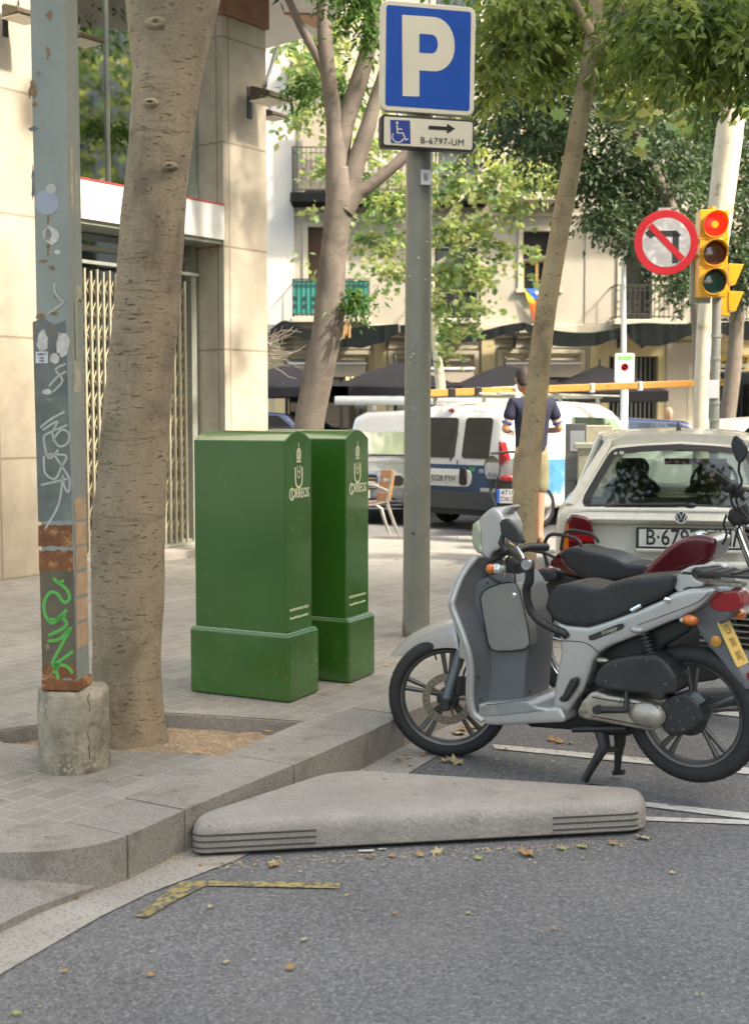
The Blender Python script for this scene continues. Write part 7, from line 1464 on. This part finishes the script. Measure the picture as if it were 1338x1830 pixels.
# street block seen only in reflections, to the right
rb = thing('side_street_block', 'sunlit stone block across the side street, seen mirrored in the shop glass', 'building', (19, 8, 0))
mb = MB(); mb.bb((0, -16, 0), (5, 14, 13)); obj('wall', mb, M_['facwhite'], rb)
for z in (1.0, 4.2, 7.4, 10.4):
    for y in range(-14, 13, 3): w_ = obj('window', MB().bb((-.05, y, z), (.02, y+1.3, z+2.0)), M_['darkglass'], rb); obj('sill', MB().bb((-.2, y-.1, z-.12), (0, y+1.4, z-.02)), M_['mould'], rb)
# ================================================================ STREET FURNITURE BEYOND
def parasol(lab, u, Y, ut, vt, vb, half, grp='charcoal café parasols'):
    c = at(u, 700, Y); t = thing('parasol', lab, 'parasol', (c.x, Y, .02), 0, grp)
    zt, zb = at(u, vt, Y).z-.02, at(u, vb, Y).z-.02; r = half/FPX*Y
    rings = []; P4 = [(-1, -1), (0, -1), (1, -1), (1, 0), (1, 1), (0, 1), (-1, 1), (-1, 0)]
    for (k, zz) in ((.02, zt), (.35, zt-(zt-zb)*.30), (.7, zt-(zt-zb)*.70), (1, zb)): rings.append([(a*r*k, b*r*k, zz-(.03*k if a*b == 0 else 0)) for a, b in P4])
    rings.append([(a*r*1.0, b*r, zb-.22) for a, b in P4])
    obj('canopy', MB().loft(rings, cap=False), M_['parasol'], t, smooth=0).modifiers.new('t', 'SOLIDIFY').thickness = .015
    mb = MB(); mb.tube([(0, 0, 0), (0, 0, zt+.12)], .03, 10); obj('pole', mb, M_['iron'], t)
    mb = MB(); [mb.tube([(0, 0, zt-.1), (a*r*.97, b*r*.97, zb)], .012, 6) for a, b in P4]; obj('ribs', mb, M_['iron'], t)
    mb = MB(); mb.lathe([(0, 0), (.3, 0), (.3, .05), (.05, .1), (.04, .4), (0, .4)], 20); obj('base', mb, M_['iron'], t)
    mb = MB(); mb.ball((0, 0, zt+.12), (.03, .03, .06)); obj('finial', mb, M_['iron'], t)
for (lab, u, vt, vb, half) in (('charcoal parasol at the left end beside the stone pillar', 512, 652, 692, 112), ('charcoal parasol between the forked tree and the sign post', 706, 649, 692, 112), ('charcoal parasol just left of the man, peak above the ladder', 902, 651, 700, 120), ('charcoal parasol left of the white mast', 1071, 653, 700, 100)): parasol(lab, u, 27.5, u, vt, vb, half)
# traffic light
Yl = 10.7; pb = at(1273, 900, Yl)
tl_ = thing('traffic_light', 'yellow traffic light showing red on a grey pole at the right edge', 'traffic light', (pb.x, Yl, KZ))
mb = MB(); mb.tube([(pb.x, Yl, KZ), (pb.x, Yl, at(1275, 522, Yl).z)], [.042, .038], 20); mb.lathe([(0, 0), (.11, 0), (.11, .02), (.05, .06), (0, .06)], 20, Matrix.Translation((pb.x, Yl, KZ))); obj('pole', mb, mat('grey_signal_pole', (.26, .26, .23), .5, var=.1, vs=6), tl_, world=True)
c0 = at(1275, 452, Yl-.16); pm = FPX/Yl; Mt = frame(c0, (1, .02, 0), (0, 0, 1)); hw_, hh = 25/pm, 75/pm
hd_ = obj('signal_head', MB(Mt).prism(rrect(2*hw_, 2*hh, .012, 3), -.14, 0, ax='z'), M_['ywellow'], tl_, world=True, bevel=.006)
mb = MB(Mt); [mb.bb((-hw_-.003, (s*hh/3)-.004, -.13), (hw_+.003, (s*hh/3)+.004, .004)) for s in (-1, 1)]; mb.lathe([(0, -.02), (.03, -.02), (.03, .02), (0, .02)], 14, frame((0, hh+.01, -.07), (1, 0, 0), (0, 0, -1))); obj('head_seams', mb, M_['ywellow'], hd_, world=True)
for k, m in ((1, 'redlamp'), (0, 'ambdark'), (-1, 'grndark')):
    Mk = Mt @ Matrix.Translation((.002, k*hh*.655, 0)); r = .098
    ln_ = obj('lens', MB(Mk).lathe([(0, .016), (r*.5, .013), (r*.9, .004), (r, 0)], 28), M_[m], hd_, world=True)
    if k == 1: obj('lamp_glow', MB(Mk).lathe([(0, .021), (r*.2, .0195), (r*.3, .0178)], 20), M_['redcore'], ln_, world=True)
    # hood round the lens, longer above
    V = []; Fs = []; n = 28
    for i in range(n+1):
        a = R_(-35)+R_(250)*i/n; L_ = .03+.085*max(0, math.sin(a*.9+.18)); 
        V += [(math.cos(a)*r*1.05, math.sin(a)*r*1.05, 0), (math.cos(a)*r*1.05, math.sin(a)*r*1.05-.0, L_)]
    for i in range(n): Fs.append((2*i, 2*i+1, 2*i+3, 2*i+2))
    obj('visor', MB(Mk).add(V, Fs), M_['ywellow'], hd_, world=True).modifiers.new('t', 'SOLIDIFY').thickness = .006
    obj('lens_ring', MB(Mk).lathe([(r, 0), (r*1.08, 0), (r*1.08, .02), (r, .02)], 28, closed=True), M_['ywellow'], hd_, world=True)
obj('back_plate', MB(Mt).bb((-hw_-.03, -hh-.04, -.17), (hw_*.2, hh*.1, -.15)), M_['alu'], tl_, world=True)
# side pedestrian heads turned away, only their hoods show
for k, (v0, v1) in enumerate(((470, 508), (519, 556))):
    q_ = [(1302, v0), (1329, v0+2), (1314, v1), (1302, v1-2)]
    P_ = [at(u, v, Yl+.02) for (u, v) in q_]; mb = MB(); mb.loft([[tuple(p) for p in P_], [(p.x+.0, p.y+.2, p.z) for p in P_]]); obj('side_hood', mb, M_['ywellow'], tl_, world=True, bevel=.004)
P_ = [at(u, v, Yl+.03) for (u, v) in ((1286, 508), (1304, 506), (1304, 566), (1288, 564))]; mb = MB(); mb.loft([[tuple(p) for p in P_], [(p.x, p.y+.22, p.z) for p in P_]]); obj('side_head', mb, M_['ywellow'], tl_, world=True, bevel=.01)
c = at(1274, 695, Yl-.045); mb = MB(frame(c, (1, 0, 0), (0, 0, 1))); mb.bb((-.045, -.075, -.01), (.045, .075, .004)); obj('paper_notice', mb, M_['paper'], tl_, world=True)
mb = MB(); [mb.lathe([(.038, -.012), (.045, -.012), (.045, .012), (.038, .012)], 18, Matrix.Translation((pb.x, Yl, at(1273, v, Yl).z)), closed=True) for v in (600, 640, 720, 750)]; obj('pole_clamps', mb, M_['alu'], tl_, world=True)
# no-left-turn sign
Yn = 10.5; cn = at(1190, 433, Yn); rn = 57/(FPX/Yn); Mn = frame(cn, (1, .03, 0), (0, 0, 1))
ns = thing('road_sign', 'round red-ringed no-left-turn sign fixed beside the traffic light', 'road sign', tuple(cn))
dk = obj('sign_disc', MB(Mn).lathe([(0, -.02), (rn*.98, -.02), (rn, -.012), (rn, 0), (rn*.985, .004), (0, .004)], 56), M_['signred'], ns, world=True)
obj('white_field', MB(Mn).lathe([(0, .0055), (rn*.755, .0055)], 48), M_['paper'], dk, world=True)
mb = MB(Mn); mb.ribbon([(.075, -.165), (.075, .045)], .052, th=.007); mb.ribbon([(.075+.026, .045), (.075, .070), (-.13, .070)], .048, th=.007)
mb.add([(-.175, .072, .0072), (-.13, .028, .0072), (-.11, .045, .0072), (-.11, .105, .0072), (-.13, .118, .0072)], [(0, 1, 2, 3, 4)]); mb.add([(.049, .045, .007), (.101, .045, .007), (.101, .07, .007), (.085, .094, .007), (.049, .094, .007)], [(0, 1, 2, 3, 4)])
obj('arrow', mb, M_['black'], dk, world=True)
mb = MB(Mn); k_ = rn*.74*.7071; mb.ribbon([(-k_, k_), (k_, -k_)], .05, th=.0085); obj('red_bar', mb, M_['signred'], dk, world=True)
mb = MB(); mb.tube([cn+Vector((0, .03, .02)), Vector((pb.x, Yl, cn.z+.02))], .018, 10); mb.tube([cn+Vector((0, .03, -.1)), Vector((pb.x, Yl, cn.z-.1))], .018, 10); mb.bb(tuple(cn+Vector((-.06, .015, rn-.01))), tuple(cn+Vector((.04, .05, rn+.02)))); obj('bracket', mb, M_['alu'], ns, world=True)
# white mast with Y arms and a small no-parking plate
Ym = 20.0; m0 = at(1112, 905, Ym)
ms = thing('street_mast', 'slim white forked mast carrying a small green and white parking plate', 'mast', (m0.x, Ym, KZ))
mb = MB(); mb.tube([(m0.x, Ym, .1), (m0.x+.005, Ym, at(1112, 700, Ym).z), tuple(at(1114, 690, Ym)), tuple(at(1114, 470, Ym))], [.062, .058, .042, .036], 14); mb.tube([at(1114, 475, Ym), at(1113, 455, Ym), at(1107, 436, Ym)], [.034, .028, .022], 10); mb.tube([at(1114, 475, Ym), at(1116, 452, Ym), at(1126, 425, Ym), at(1137, 385, Ym), at(1148, 330, Ym)], [.034, .03, .024, .02, .018], 10); obj('pole', mb, M_['whitepole'], ms, world=True, smooth=60)
c = at(1116, 657, Ym-.08); Mp_ = frame(c, (1, 0, 0), (0, 0, 1)); pl2 = obj('plate', MB(Mp_).prism(rrect(.30, .45, .03, 4), -.01, 0, ax='z'), M_['paper'], ms, world=True)
obj('green_strip', MB(Mp_).bb((-.11, .12, 0), (.11, .18, .003)), M_['logogreen'], pl2, world=True); text('RESERVAT', .035, Mp_ @ Matrix.Translation((0, .15, .0035)), M_['paper'], pl2)
obj('blue_disc', MB(Mp_).lathe([(0, .002), (.045, .002)], 22, Matrix.Translation((0, .01, 0))), M_['flagb'], pl2, world=True); mb = MB(Mp_); mb.lathe([(.045, .001), (.058, .001), (.058, .004), (.045, .004)], 22, Matrix.Translation((0, .01, 0)), closed=True); mb.ribbon([(-.033, .043), (.033, -.023)], .014, th=.0035); obj('red_ring', mb, M_['signred'], pl2, world=True)
# utility cabinets
c = at(1030, 900, 11.4); cg = thing('utility_cabinet', 'tall grey utility cabinet with a paper notice, behind the white hatchback', 'cabinet', (c.x+.02, 11.5, KZ), R_(-8))
hz = at(1030, 757, 11.4).z-KZ
obj('cabinet_body', MB().bb((-.11, -.18, 0), (.07, .2, hz)), M_['cabgrey'], cg, bevel=.008); obj('paper_notice', MB().bb((-.07, -.186, hz-.24), (.055, -.181, hz-.06)), M_['paper'], cg); obj('door_seam', MB().bb((-.09, -.184, hz-.5), (.05, -.1805, hz-.495)), M_['black'], cg)
mb = MB(); mb.bb((-.02, -.2, .5), (.01, -.18, .75)); obj('handle', mb, M_['black'], cg, bevel=.005)
c2 = at(1075, 900, 11.8); cs_ = thing('utility_cabinet', 'beige cabinet with torn poster between the grey cabinet and the low lidded one', 'cabinet', (c2.x, 12.2, KZ), R_(-8)); hz2 = at(1070, 760, 12.2).z-KZ
obj('cabinet_body', MB().bb((-.15, -.1, 0), (.16, .2, hz2)), M_['cabbeige'], cs_, bevel=.01); obj('torn_poster', MB().add([(a, -.104, hz2-b) for a, b in ((.02, .06), (.13, .05), (.11, .18), (.04, .2))], [(0, 1, 2, 3)]), M_['tornpaper'], cs_)
c3 = at(1068, 900, 10.9); cl_ = thing('utility_cabinet', 'low beige utility cabinet with overhanging lid and purple scrawl', 'cabinet', (c3.x, 11.0, KZ), R_(-8)); hz3 = at(1068, 796, 10.9).z-KZ
obj('cabinet_body', MB().bb((-.155, -.14, 0), (.22, .22, hz3-.03)), M_['cabbeige'], cl_, bevel=.006); obj('lid', MB().bb((-.19, -.17, hz3-.03), (.25, .25, hz3+.02)), mat('beige_lid', (.33, .32, .25), .7), cl_, bevel=.01)
mb = MB(frame((0, -.1435, 0), (1, 0, 0), (0, 0, 1))); mb.ribbon(catmull([(-.13, hz3-.38), (-.10, hz3-.33), (-.12, hz3-.3), (-.08, hz3-.29), (-.09, hz3-.35), (-.05, hz3-.28)], 4), .012); obj('purple_scrawl', mb, mat('purple_ink', (.15, .04, .2), .6), cl_)
mb = MB(); random.seed(12)
for k in range(9): s = random.uniform(.02, .06); cx_ = random.uniform(-.1, .15); cz2 = random.uniform(.3, hz3-.1); mb.add([(cx_+a, -.1428, cz2+b) for a, b in blob(0, 0, s, s*1.4, k, 10, .6)], [tuple(range(10))])
obj('poster_scraps', mb, M_['tornpaper'], cl_)
# wooden street chair
ch_p = at(690, 950, 14.0)
ch = thing('street_chair', 'single wooden-slat street chair with metal frame between the mailboxes and the sign post', 'chair', (ch_p.x, 14.0, KZ), R_(-10))
Sh = tracer(ch)
def cpl(name, L, y0, y1, m, **k): return panel(name, L, y0, y1, m, ch, T_=Sh, soft=None, **k)
g5 = lambda L: [(460+x/3.041, 560+y/3.041) for (x, y) in L]
for L in ([(668, 852), (746, 856), (742, 868), (664, 864)],): pass
for (va, vb) in ((852, 895), (912, 955), (972, 1018)):
    k0 = (va-852)/166; k1 = (vb-852)/166; x0a, x0b = 672-28*k0, 672-28*k1; x1a, x1b = 746-32*k0, 746-32*k1
    cpl('back_slat', g5([(x0a, va), (x1a-18, va), (x1b-18, vb), (x0b, vb)]), -.03, -.012, M_['wood'], bevel=.004)
cpl('back_edge', g5([(728, 852), (748, 856), (722, 1018), (704, 1018)]), -.03, .0, mat('light_teak', (.5, .24, .07), .5), bevel=.003)
for k in range(3): cpl('seat_slat', g5([(575, 1030+k*2), (700, 1022+k*2), (700, 1036+k*2), (575, 1048+k*2)]), -.2+.14*k, -.08+.14*k, M_['wood'], bevel=.004)
mb = MB()
for y in (-.22, .22):
    for L in ([(706, 1020), (722, 1075), (745, 1140), (770, 1212)], [(640, 1040), (676, 1062), (695, 1130), (722, 1204)], [(740, 858), (716, 960), (706, 1020), (640, 1040), (560, 1045)], [(590, 930), (640, 935), (712, 965)]):
        mb.tube([(Sh(u, v, -.22)[0]-.10*(y > 0), y, Sh(u, v, -.22)[1]) for (u, v) in g5(L)], .012, 8)
mb.tube([(Sh(*g5([(560, 1045)])[0], -.22)[0], -.22, Sh(*g5([(560, 1045)])[0], -.22)[1]), (Sh(*g5([(575, 1130)])[0], -.22)[0], -.22, 0)], .012, 8); mb.tube([(Sh(*g5([(560, 1045)])[0], -.22)[0]-.1, .22, Sh(*g5([(560, 1045)])[0], -.22)[1]), (Sh(*g5([(575, 1130)])[0], -.22)[0]-.1, .22, 0)], .012, 8)
a = Sh(*g5([(706, 1020)])[0], -.22); mb.tube([(a[0], -.22, a[1]), (a[0]-.10, .22, a[1])], .012, 8)
obj('frame', mb, M_['chairmetal'], ch, smooth=60)

# ================================================================ PEOPLE
def hand(t, w, d, up, m, s=1.0, name='hand'):
    """palm with five curled fingers; w wrist, d pointing direction, up = back of the hand"""
    d = d.normalized(); side = d.cross(up).normalized(); up = side.cross(d).normalized()
    V = [w, w+d*.045*s, w+d*.085*s]; E = [(0, 1), (1, 2)]; Rr = [(.022, .017), (.034, .015), (.036, .013)]
    for k, (o_, L_) in enumerate(((-.030, .062), (-.010, .072), (.010, .068), (.030, .054))):
        b0_ = len(V); p = w+d*.085*s+side*o_*s; V += [p, p+d*L_*.45*s-up*.012*s, p+d*L_*.7*s-up*.035*s, p+d*L_*.62*s-up*.055*s]; E += [(2, b0_), (b0_, b0_+1), (b0_+1, b0_+2), (b0_+2, b0_+3)]; Rr += [(.010, .010), .009, .008, .007]
    b0_ = len(V); p = w+d*.03*s-side*.028*s; V += [p, p-side*.022*s+d*.03*s-up*.008*s, p-side*.012*s+d*.055*s-up*.02*s]; E += [(1, b0_), (b0_, b0_+1), (b0_+1, b0_+2)]; Rr += [.012, .010, .008]
    return V, E, Rr
def person(lab, loc, rz, H, pose, top, legs, hairm, shoe, trim=None, grp=None, bald=False, short=True):
    t = thing('person', lab, 'person', loc, rz, grp); k = H/1.79
    # local: x right of the person, y facing direction, z up
    v = lambda x, y, z: Vector((x, y, z))*k
    V = [v(0, 0, .96), v(0, 0, 1.10), v(0, -.01, 1.28), v(0, -.01, 1.42), v(0, -.005, 1.50), v(pose.get('hx', 0)*.5, .005, 1.56), v(pose.get('hx', 0)*.9, .02, 1.60)]
    Rr = [(.165*k, .115*k), (.155*k, .105*k), (.175*k, .115*k), (.14*k, .09*k), (.062*k, .062*k), (.055*k, .055*k), (.055*k, .055*k)]; E = [(0, 1), (1, 2), (2, 3), (3, 4), (4, 5), (5, 6)]
    for s in (-1, 1):
        b = len(V); el, wr = pose['el'], pose['wr']
        V += [v(s*.19, -.01, 1.44), v(s*.225, -.01, 1.34), v(s*el[0], el[1], el[2]), v(s*wr[0], wr[1], wr[2])]; Rr += [.062*k, .052*k, .040*k, .027*k]; E += [(3, b), (b, b+1), (b+1, b+2), (b+2, b+3)]
        w_ = V[b+3]; d = (V[b+3]-V[b+2]).normalized(); hv, he, hr = hand(t, w_, d, Vector((0, 0, 1)), None, k); o_ = len(V)
        V += hv[1:]; Rr += hr[1:]; E += [(b+3 if i == 0 else o_+i-1, b+3 if j == 0 else o_+j-1) for (i, j) in he]
        b = len(V); f = pose.get('step', 0)*s
        V += [v(s*.095, 0, .90), v(s*.105, .01+f*.3, .52), v(s*.11, -.01+f, .10), v(s*.115, -.04+f, .05), v(s*.125, .14+f, .035)]; Rr += [(.095*k, .10*k), .062*k, .038*k, (.04*k, .035*k), (.04*k, .025*k)]; E += [(0, b), (b, b+1), (b+1, b+2), (b+2, b+3), (b+3, b+4)]
    skin('body', V, E, Rr, M_['skinm'], t, 2)
    # head: shaped from rings, with nose, ears, eyes, mouth
    hp = v(pose.get('hx', 0), .03, 1.68); mb = MB(Matrix.Translation(hp) @ Matrix.Diagonal((k, k, k, 1)) @ Matrix.Rotation(pose.get('nod', 0), 4, 'X')); R8 = []
    for (z, rx, ry, oy) in ((-.115, .025, .03, .03), (-.105, .045, .055, .025), (-.08, .058, .075, .015), (-.04, .068, .088, .0), (.0, .073, .094, -.004), (.04, .075, .097, -.008), (.075, .068, .088, -.012), (.1, .048, .062, -.015), (.113, .02, .026, -.016)): R8.append([(rx*math.cos(6.283*i/20), oy+ry*math.sin(6.283*i/20), z) for i in range(20)])
    mb.loft(R8); mb.tube([(0, .088, .02), (0, .108, -.018), (0, .09, -.03)], [.008, .013, .009], 8); [mb.ball((s*.075, -.005, -.005), (.012, .02, .032)) for s in (-1, 1)]; mb.tube([(-.022, .082, -.058), (0, .090, -.057), (.022, .082, -.058)], [.004, .007, .004], 6)
    hd0 = obj('head', mb, M_['skinm'], t, smooth=80, sub=1)
    mb = MB(Matrix.Translation(hp) @ Matrix.Diagonal((k, k, k, 1)) @ Matrix.Rotation(pose.get('nod', 0), 4, 'X')); [mb.ball((s*.028, .082, .005), (.010, .008, .006)) for s in (-1, 1)]; obj('eyes', mb, M_['paper'], hd0)
    if not bald:
        mb = MB(Matrix.Translation(hp) @ Matrix.Diagonal((k, k, k, 1)) @ Matrix.Rotation(pose.get('nod', 0), 4, 'X')); R9 = []
        for (z, rx, ry, oy) in ((-.085, .055, .03, -.052), (-.06, .066, .05, -.042), (-.02, .077, .07, -.032), (.02, .080, .080, -.026), (.06, .081, .098, -.012), (.09, .070, .090, -.012), (.115, .050, .065, -.014), (.128, .02, .026, -.016)): R9.append([((rx+.004*math.sin(i*5+z*90))*math.cos(6.283*i/24), oy+(ry+.004*math.sin(i*7+z*60))*math.sin(6.283*i/24), z) for i in range(24)])
        mb.loft(R9); obj('hair', mb, hairm, t, smooth=60)
    # shirt
    V = [v(0, 0, .86), v(0, 0, 1.05), v(0, -.01, 1.28), v(0, -.01, 1.42), v(0, -.008, 1.49)]; Rr = [(.19*k, .14*k), (.18*k, .13*k), (.20*k, .135*k), (.155*k, .105*k), (.072*k, .072*k)]; E = [(0, 1), (1, 2), (2, 3), (3, 4)]
    for s in (-1, 1):
        b = len(V); el = pose['el']; sh_ = v(s*.20, -.01, 1.44); e_ = v(s*el[0], el[1], el[2]); V += [sh_, sh_.lerp(e_, .35), sh_.lerp(e_, .66)]; Rr += [.078*k, .072*k, .068*k]; E += [(3, b), (b, b+1), (b+1, b+2)]
    sh = skin('shirt', V, E, Rr, top, t, 2)
    if trim:
        mb = MB()
        for s in (-1, 1):
            el = pose['el']; sh_ = v(s*.20, -.01, 1.44); e_ = v(s*el[0], el[1], el[2]); a, b = sh_.lerp(e_, .70), sh_.lerp(e_, .76); mb.tube([a, b], [.058*k, .056*k], 20)
        mb.tube([v(0, -.015, 1.505), v(0, -.01, 1.525)], .064*k, 20); obj('trim', mb, trim, t)
    V = [v(0, 0, 1.04), v(0, 0, .88)]; Rr = [(.160*k, .118*k), (.17*k, .128*k)]; E = [(0, 1)]
    for s in (-1, 1): b = len(V); f = pose.get('step', 0)*s; V += [v(s*.095, 0, .84), v(s*.11, .01+f*.2, .66), v(s*.115, .01+f*.3, .50 if short else .12)]; Rr += [(.108*k, .115*k), .096*k, (.09 if short else .07)*k]; E += [(1, b), (b, b+1), (b+1, b+2)]
    skin('shorts' if short else 'trousers', V, E, Rr, legs, t, 2)
    for s in (-1, 1): f = pose.get('step', 0)*s; mb = MB(); mb.loft([[(s*.118*k+a*1.0, y+f, z) for a, z in ((-.045, 0), (.045, 0), (.04, h_), (-.04, h_))] for (y, h_) in ((-.09, .06), (-.05, .09), (.05, .075), (.14, .045), (.17, .02))]); obj('shoe', mb, shoe, t, sub=1, smooth=60)
    return t
mp_ = at(948, 900, 13.2)
person('man seen from behind in navy polo with blue sleeve trim and khaki shorts, head bowed', (mp_.x, 13.2, KZ), R_(14), 1.80, dict(hx=-.085, el=(.30, -.04, 1.17), wr=(.17, .20, 1.16), nod=R_(-22), step=.04), M_['navy'], M_['khaki'], M_['hair'], mat('brown_shoe', (.16, .09, .05), .6), M_['cuffblue'])
bq = at(1191, 900, 23.0)
person('bald man whose head shows above the dark blue car', (bq.x, 23.0, 0), R_(185), 1.60, dict(el=(.27, -.02, 1.14), wr=(.27, .06, .90)), mat('green_shirt', (.1, .25, .2), .8), M_['navy'], M_['hair'], M_['black'], bald=True, short=False)
# ================================================================ FALLEN LEAVES
random.seed(21)
def leafmesh(seed):
    r = random.Random(seed); n = 5; P_ = []
    for i in range(15): a = 2*math.pi*i/15; rr = (1.0 if i % 3 == 0 else .66)*(1+.15*r.random()); P_.append((rr*math.cos(a), rr*math.sin(a)*.8, r.uniform(.0, .35)*(rr)))
    me = bpy.data.meshes.new('fallen_leaf'); V = [(0, 0, .02)]+P_; Fs = [(0, i+1, (i+1) % 15+1) for i in range(15)]; me.from_pydata(V, [], Fs); return me
lm = [leafmesh(i) for i in range(5)]
for me, mm in zip(lm, ('dryleaf', 'dryleaf2', 'dryleaf', 'leafg', 'dryleaf2')): me.materials.append(M_[mm])
spots = [(940, 1526, .04, 2), (780, 1523, .025, 1), (750, 1528, .02, 0), (1006, 1517, .02, 3), (1040, 1514, .022, 3), (490, 1547, .025, 0), (487, 1543, .02, 1), (518, 1730, .018, 0), (270, 1743, .014, 0), (30, 1812, .014, 3), (116, 1736, .012, 0), (375, 1621, .012, 1), (404, 1720, .012, 1), (543, 1680, .014, 1), (837, 1632, .012, 3), (855, 1534, .018, 3), (815, 1362, .05, 1), (795, 1360, .03, 1), (1000, 1326, .03, 0), (1020, 1328, .02, 1), (985, 1322, .025, 0), (850, 1300, .05, 1), (835, 1305, .05, 0), (820, 1312, .045, 1), (868, 1297, .04, 3), (860, 1310, .03, 4), (1150, 1498, .03, 1), (700, 1530, .018, 0), (150, 1595, .014, 0), (138, 1606, .012, 2), (1200, 1560, .014, 1), (705, 1633, .012, 0), (620, 1600, .008, 1), (990, 1660, .01, 0), (660, 1532, .015, 0), (1095, 1508, .02, 0), (755, 1350, .02, 0), (730, 1355, .018, 1)]
spots += [(random.uniform(640, 1100), random.uniform(1325, 1372), random.uniform(.006, .016), random.choice([0, 1, 4])) for _ in range(26)]+[(random.uniform(350, 1150), random.uniform(1516, 1560), random.uniform(.005, .012), random.choice([0, 1, 4])) for _ in range(26)]
for k, (u, v, s, q_) in enumerate(spots):
    if 345 < u < 1160 and v < 1537-(u-345)*.05 and v > 1380: v = 1545-(u-345)*.05
    p = gz(u, v, .006); o = link(bpy.data.objects.new('fallen_leaf', lm[q_])); o.location = (p.x, p.y, .007); o.scale = (s, s, s); o.rotation_euler = (random.uniform(-.2, .2), random.uniform(-.2, .2), random.uniform(0, 6))
    tag(o, 'small dry curled leaf lying on the road surface' if q_ != 3 else 'small yellow-green leaf lying on the road surface', 'leaf', 'fallen leaves on the road' if q_ != 3 else 'green fallen leaves on the road')
for k, (u, v, s) in enumerate([(360, 1330, .03), (310, 1300, .02), (430, 1310, .016), (480, 1295, .02), (540, 1218, .02), (690, 1190, .02), (580, 1240, .012), (620, 1225, .02), (690, 1075, .02), (708, 1000, .03), (590, 1150, .01), (30, 1160, .014), (250, 1385, .012), (800, 1010, .03), (340, 1390, .008), (900, 975, .03)]):
    p = gz(u, v, KZ); o = link(bpy.data.objects.new('fallen_leaf', lm[(k*2) % 3])); o.location = (p.x, p.y, KZ+.002 if not (300 < u < 500 and 1290 < v < 1345) else .12); o.scale = (s, s, s); o.rotation_euler = (0, 0, k); tag(o, 'small dry leaf lying on the pavement', 'leaf', 'fallen leaves on the pavement')

# grit and leaf crumbs swept against the kerb and the island: nobody could count it
random.seed(77); mb = MB()
def crumb(u, v, z=.005):
    p = gz(u, v, z); s = random.uniform(.0015, .006); a = random.uniform(0, 6.28); q = [(math.cos(a+k*2.1)*s*random.uniform(.6, 1.3), math.sin(a+k*2.1)*s*random.uniform(.6, 1.3)) for k in range(3)]
    mb.add([(p.x+x, p.y+y, z+.001) for x, y in q]+[(p.x, p.y, z+s*.8)], [(0, 1, 2), (0, 1, 3), (1, 2, 3), (2, 0, 3)])
for k in range(420): u = random.uniform(350, 1160); crumb(u, 1543-(u-345)*.052+abs(random.gauss(0, 9)))
for k in range(160): t = random.random(); crumb(130+t*210+random.gauss(0, 4), 1604-t*88+abs(random.gauss(0, 5)), .006)
for k in range(260): crumb(random.uniform(640, 1200), random.uniform(1325, 1380))
for k in range(160): crumb(random.uniform(0, 1338), random.uniform(1560, 1830))
obj('grit', mb, M_['dryleaf2'], kind='stuff', smooth=0)
mb = MB()
for k in range(220):
    u = random.uniform(340, 575); v = 1243+(u-338)*.075+random.gauss(0, 5) if u < 517 else 1257-(u-517)*.28+random.gauss(2, 5); crumb(u, v+3, KZ)
for k in range(160): crumb(random.uniform(300, 560), random.uniform(1225, 1300), KZ)
for k in range(120): crumb(119+75*math.cos(k), 1385+12*abs(math.sin(k*1.7)), KZ)
obj('grit_on_pavement', mb, M_['soil'], kind='stuff', smooth=0)
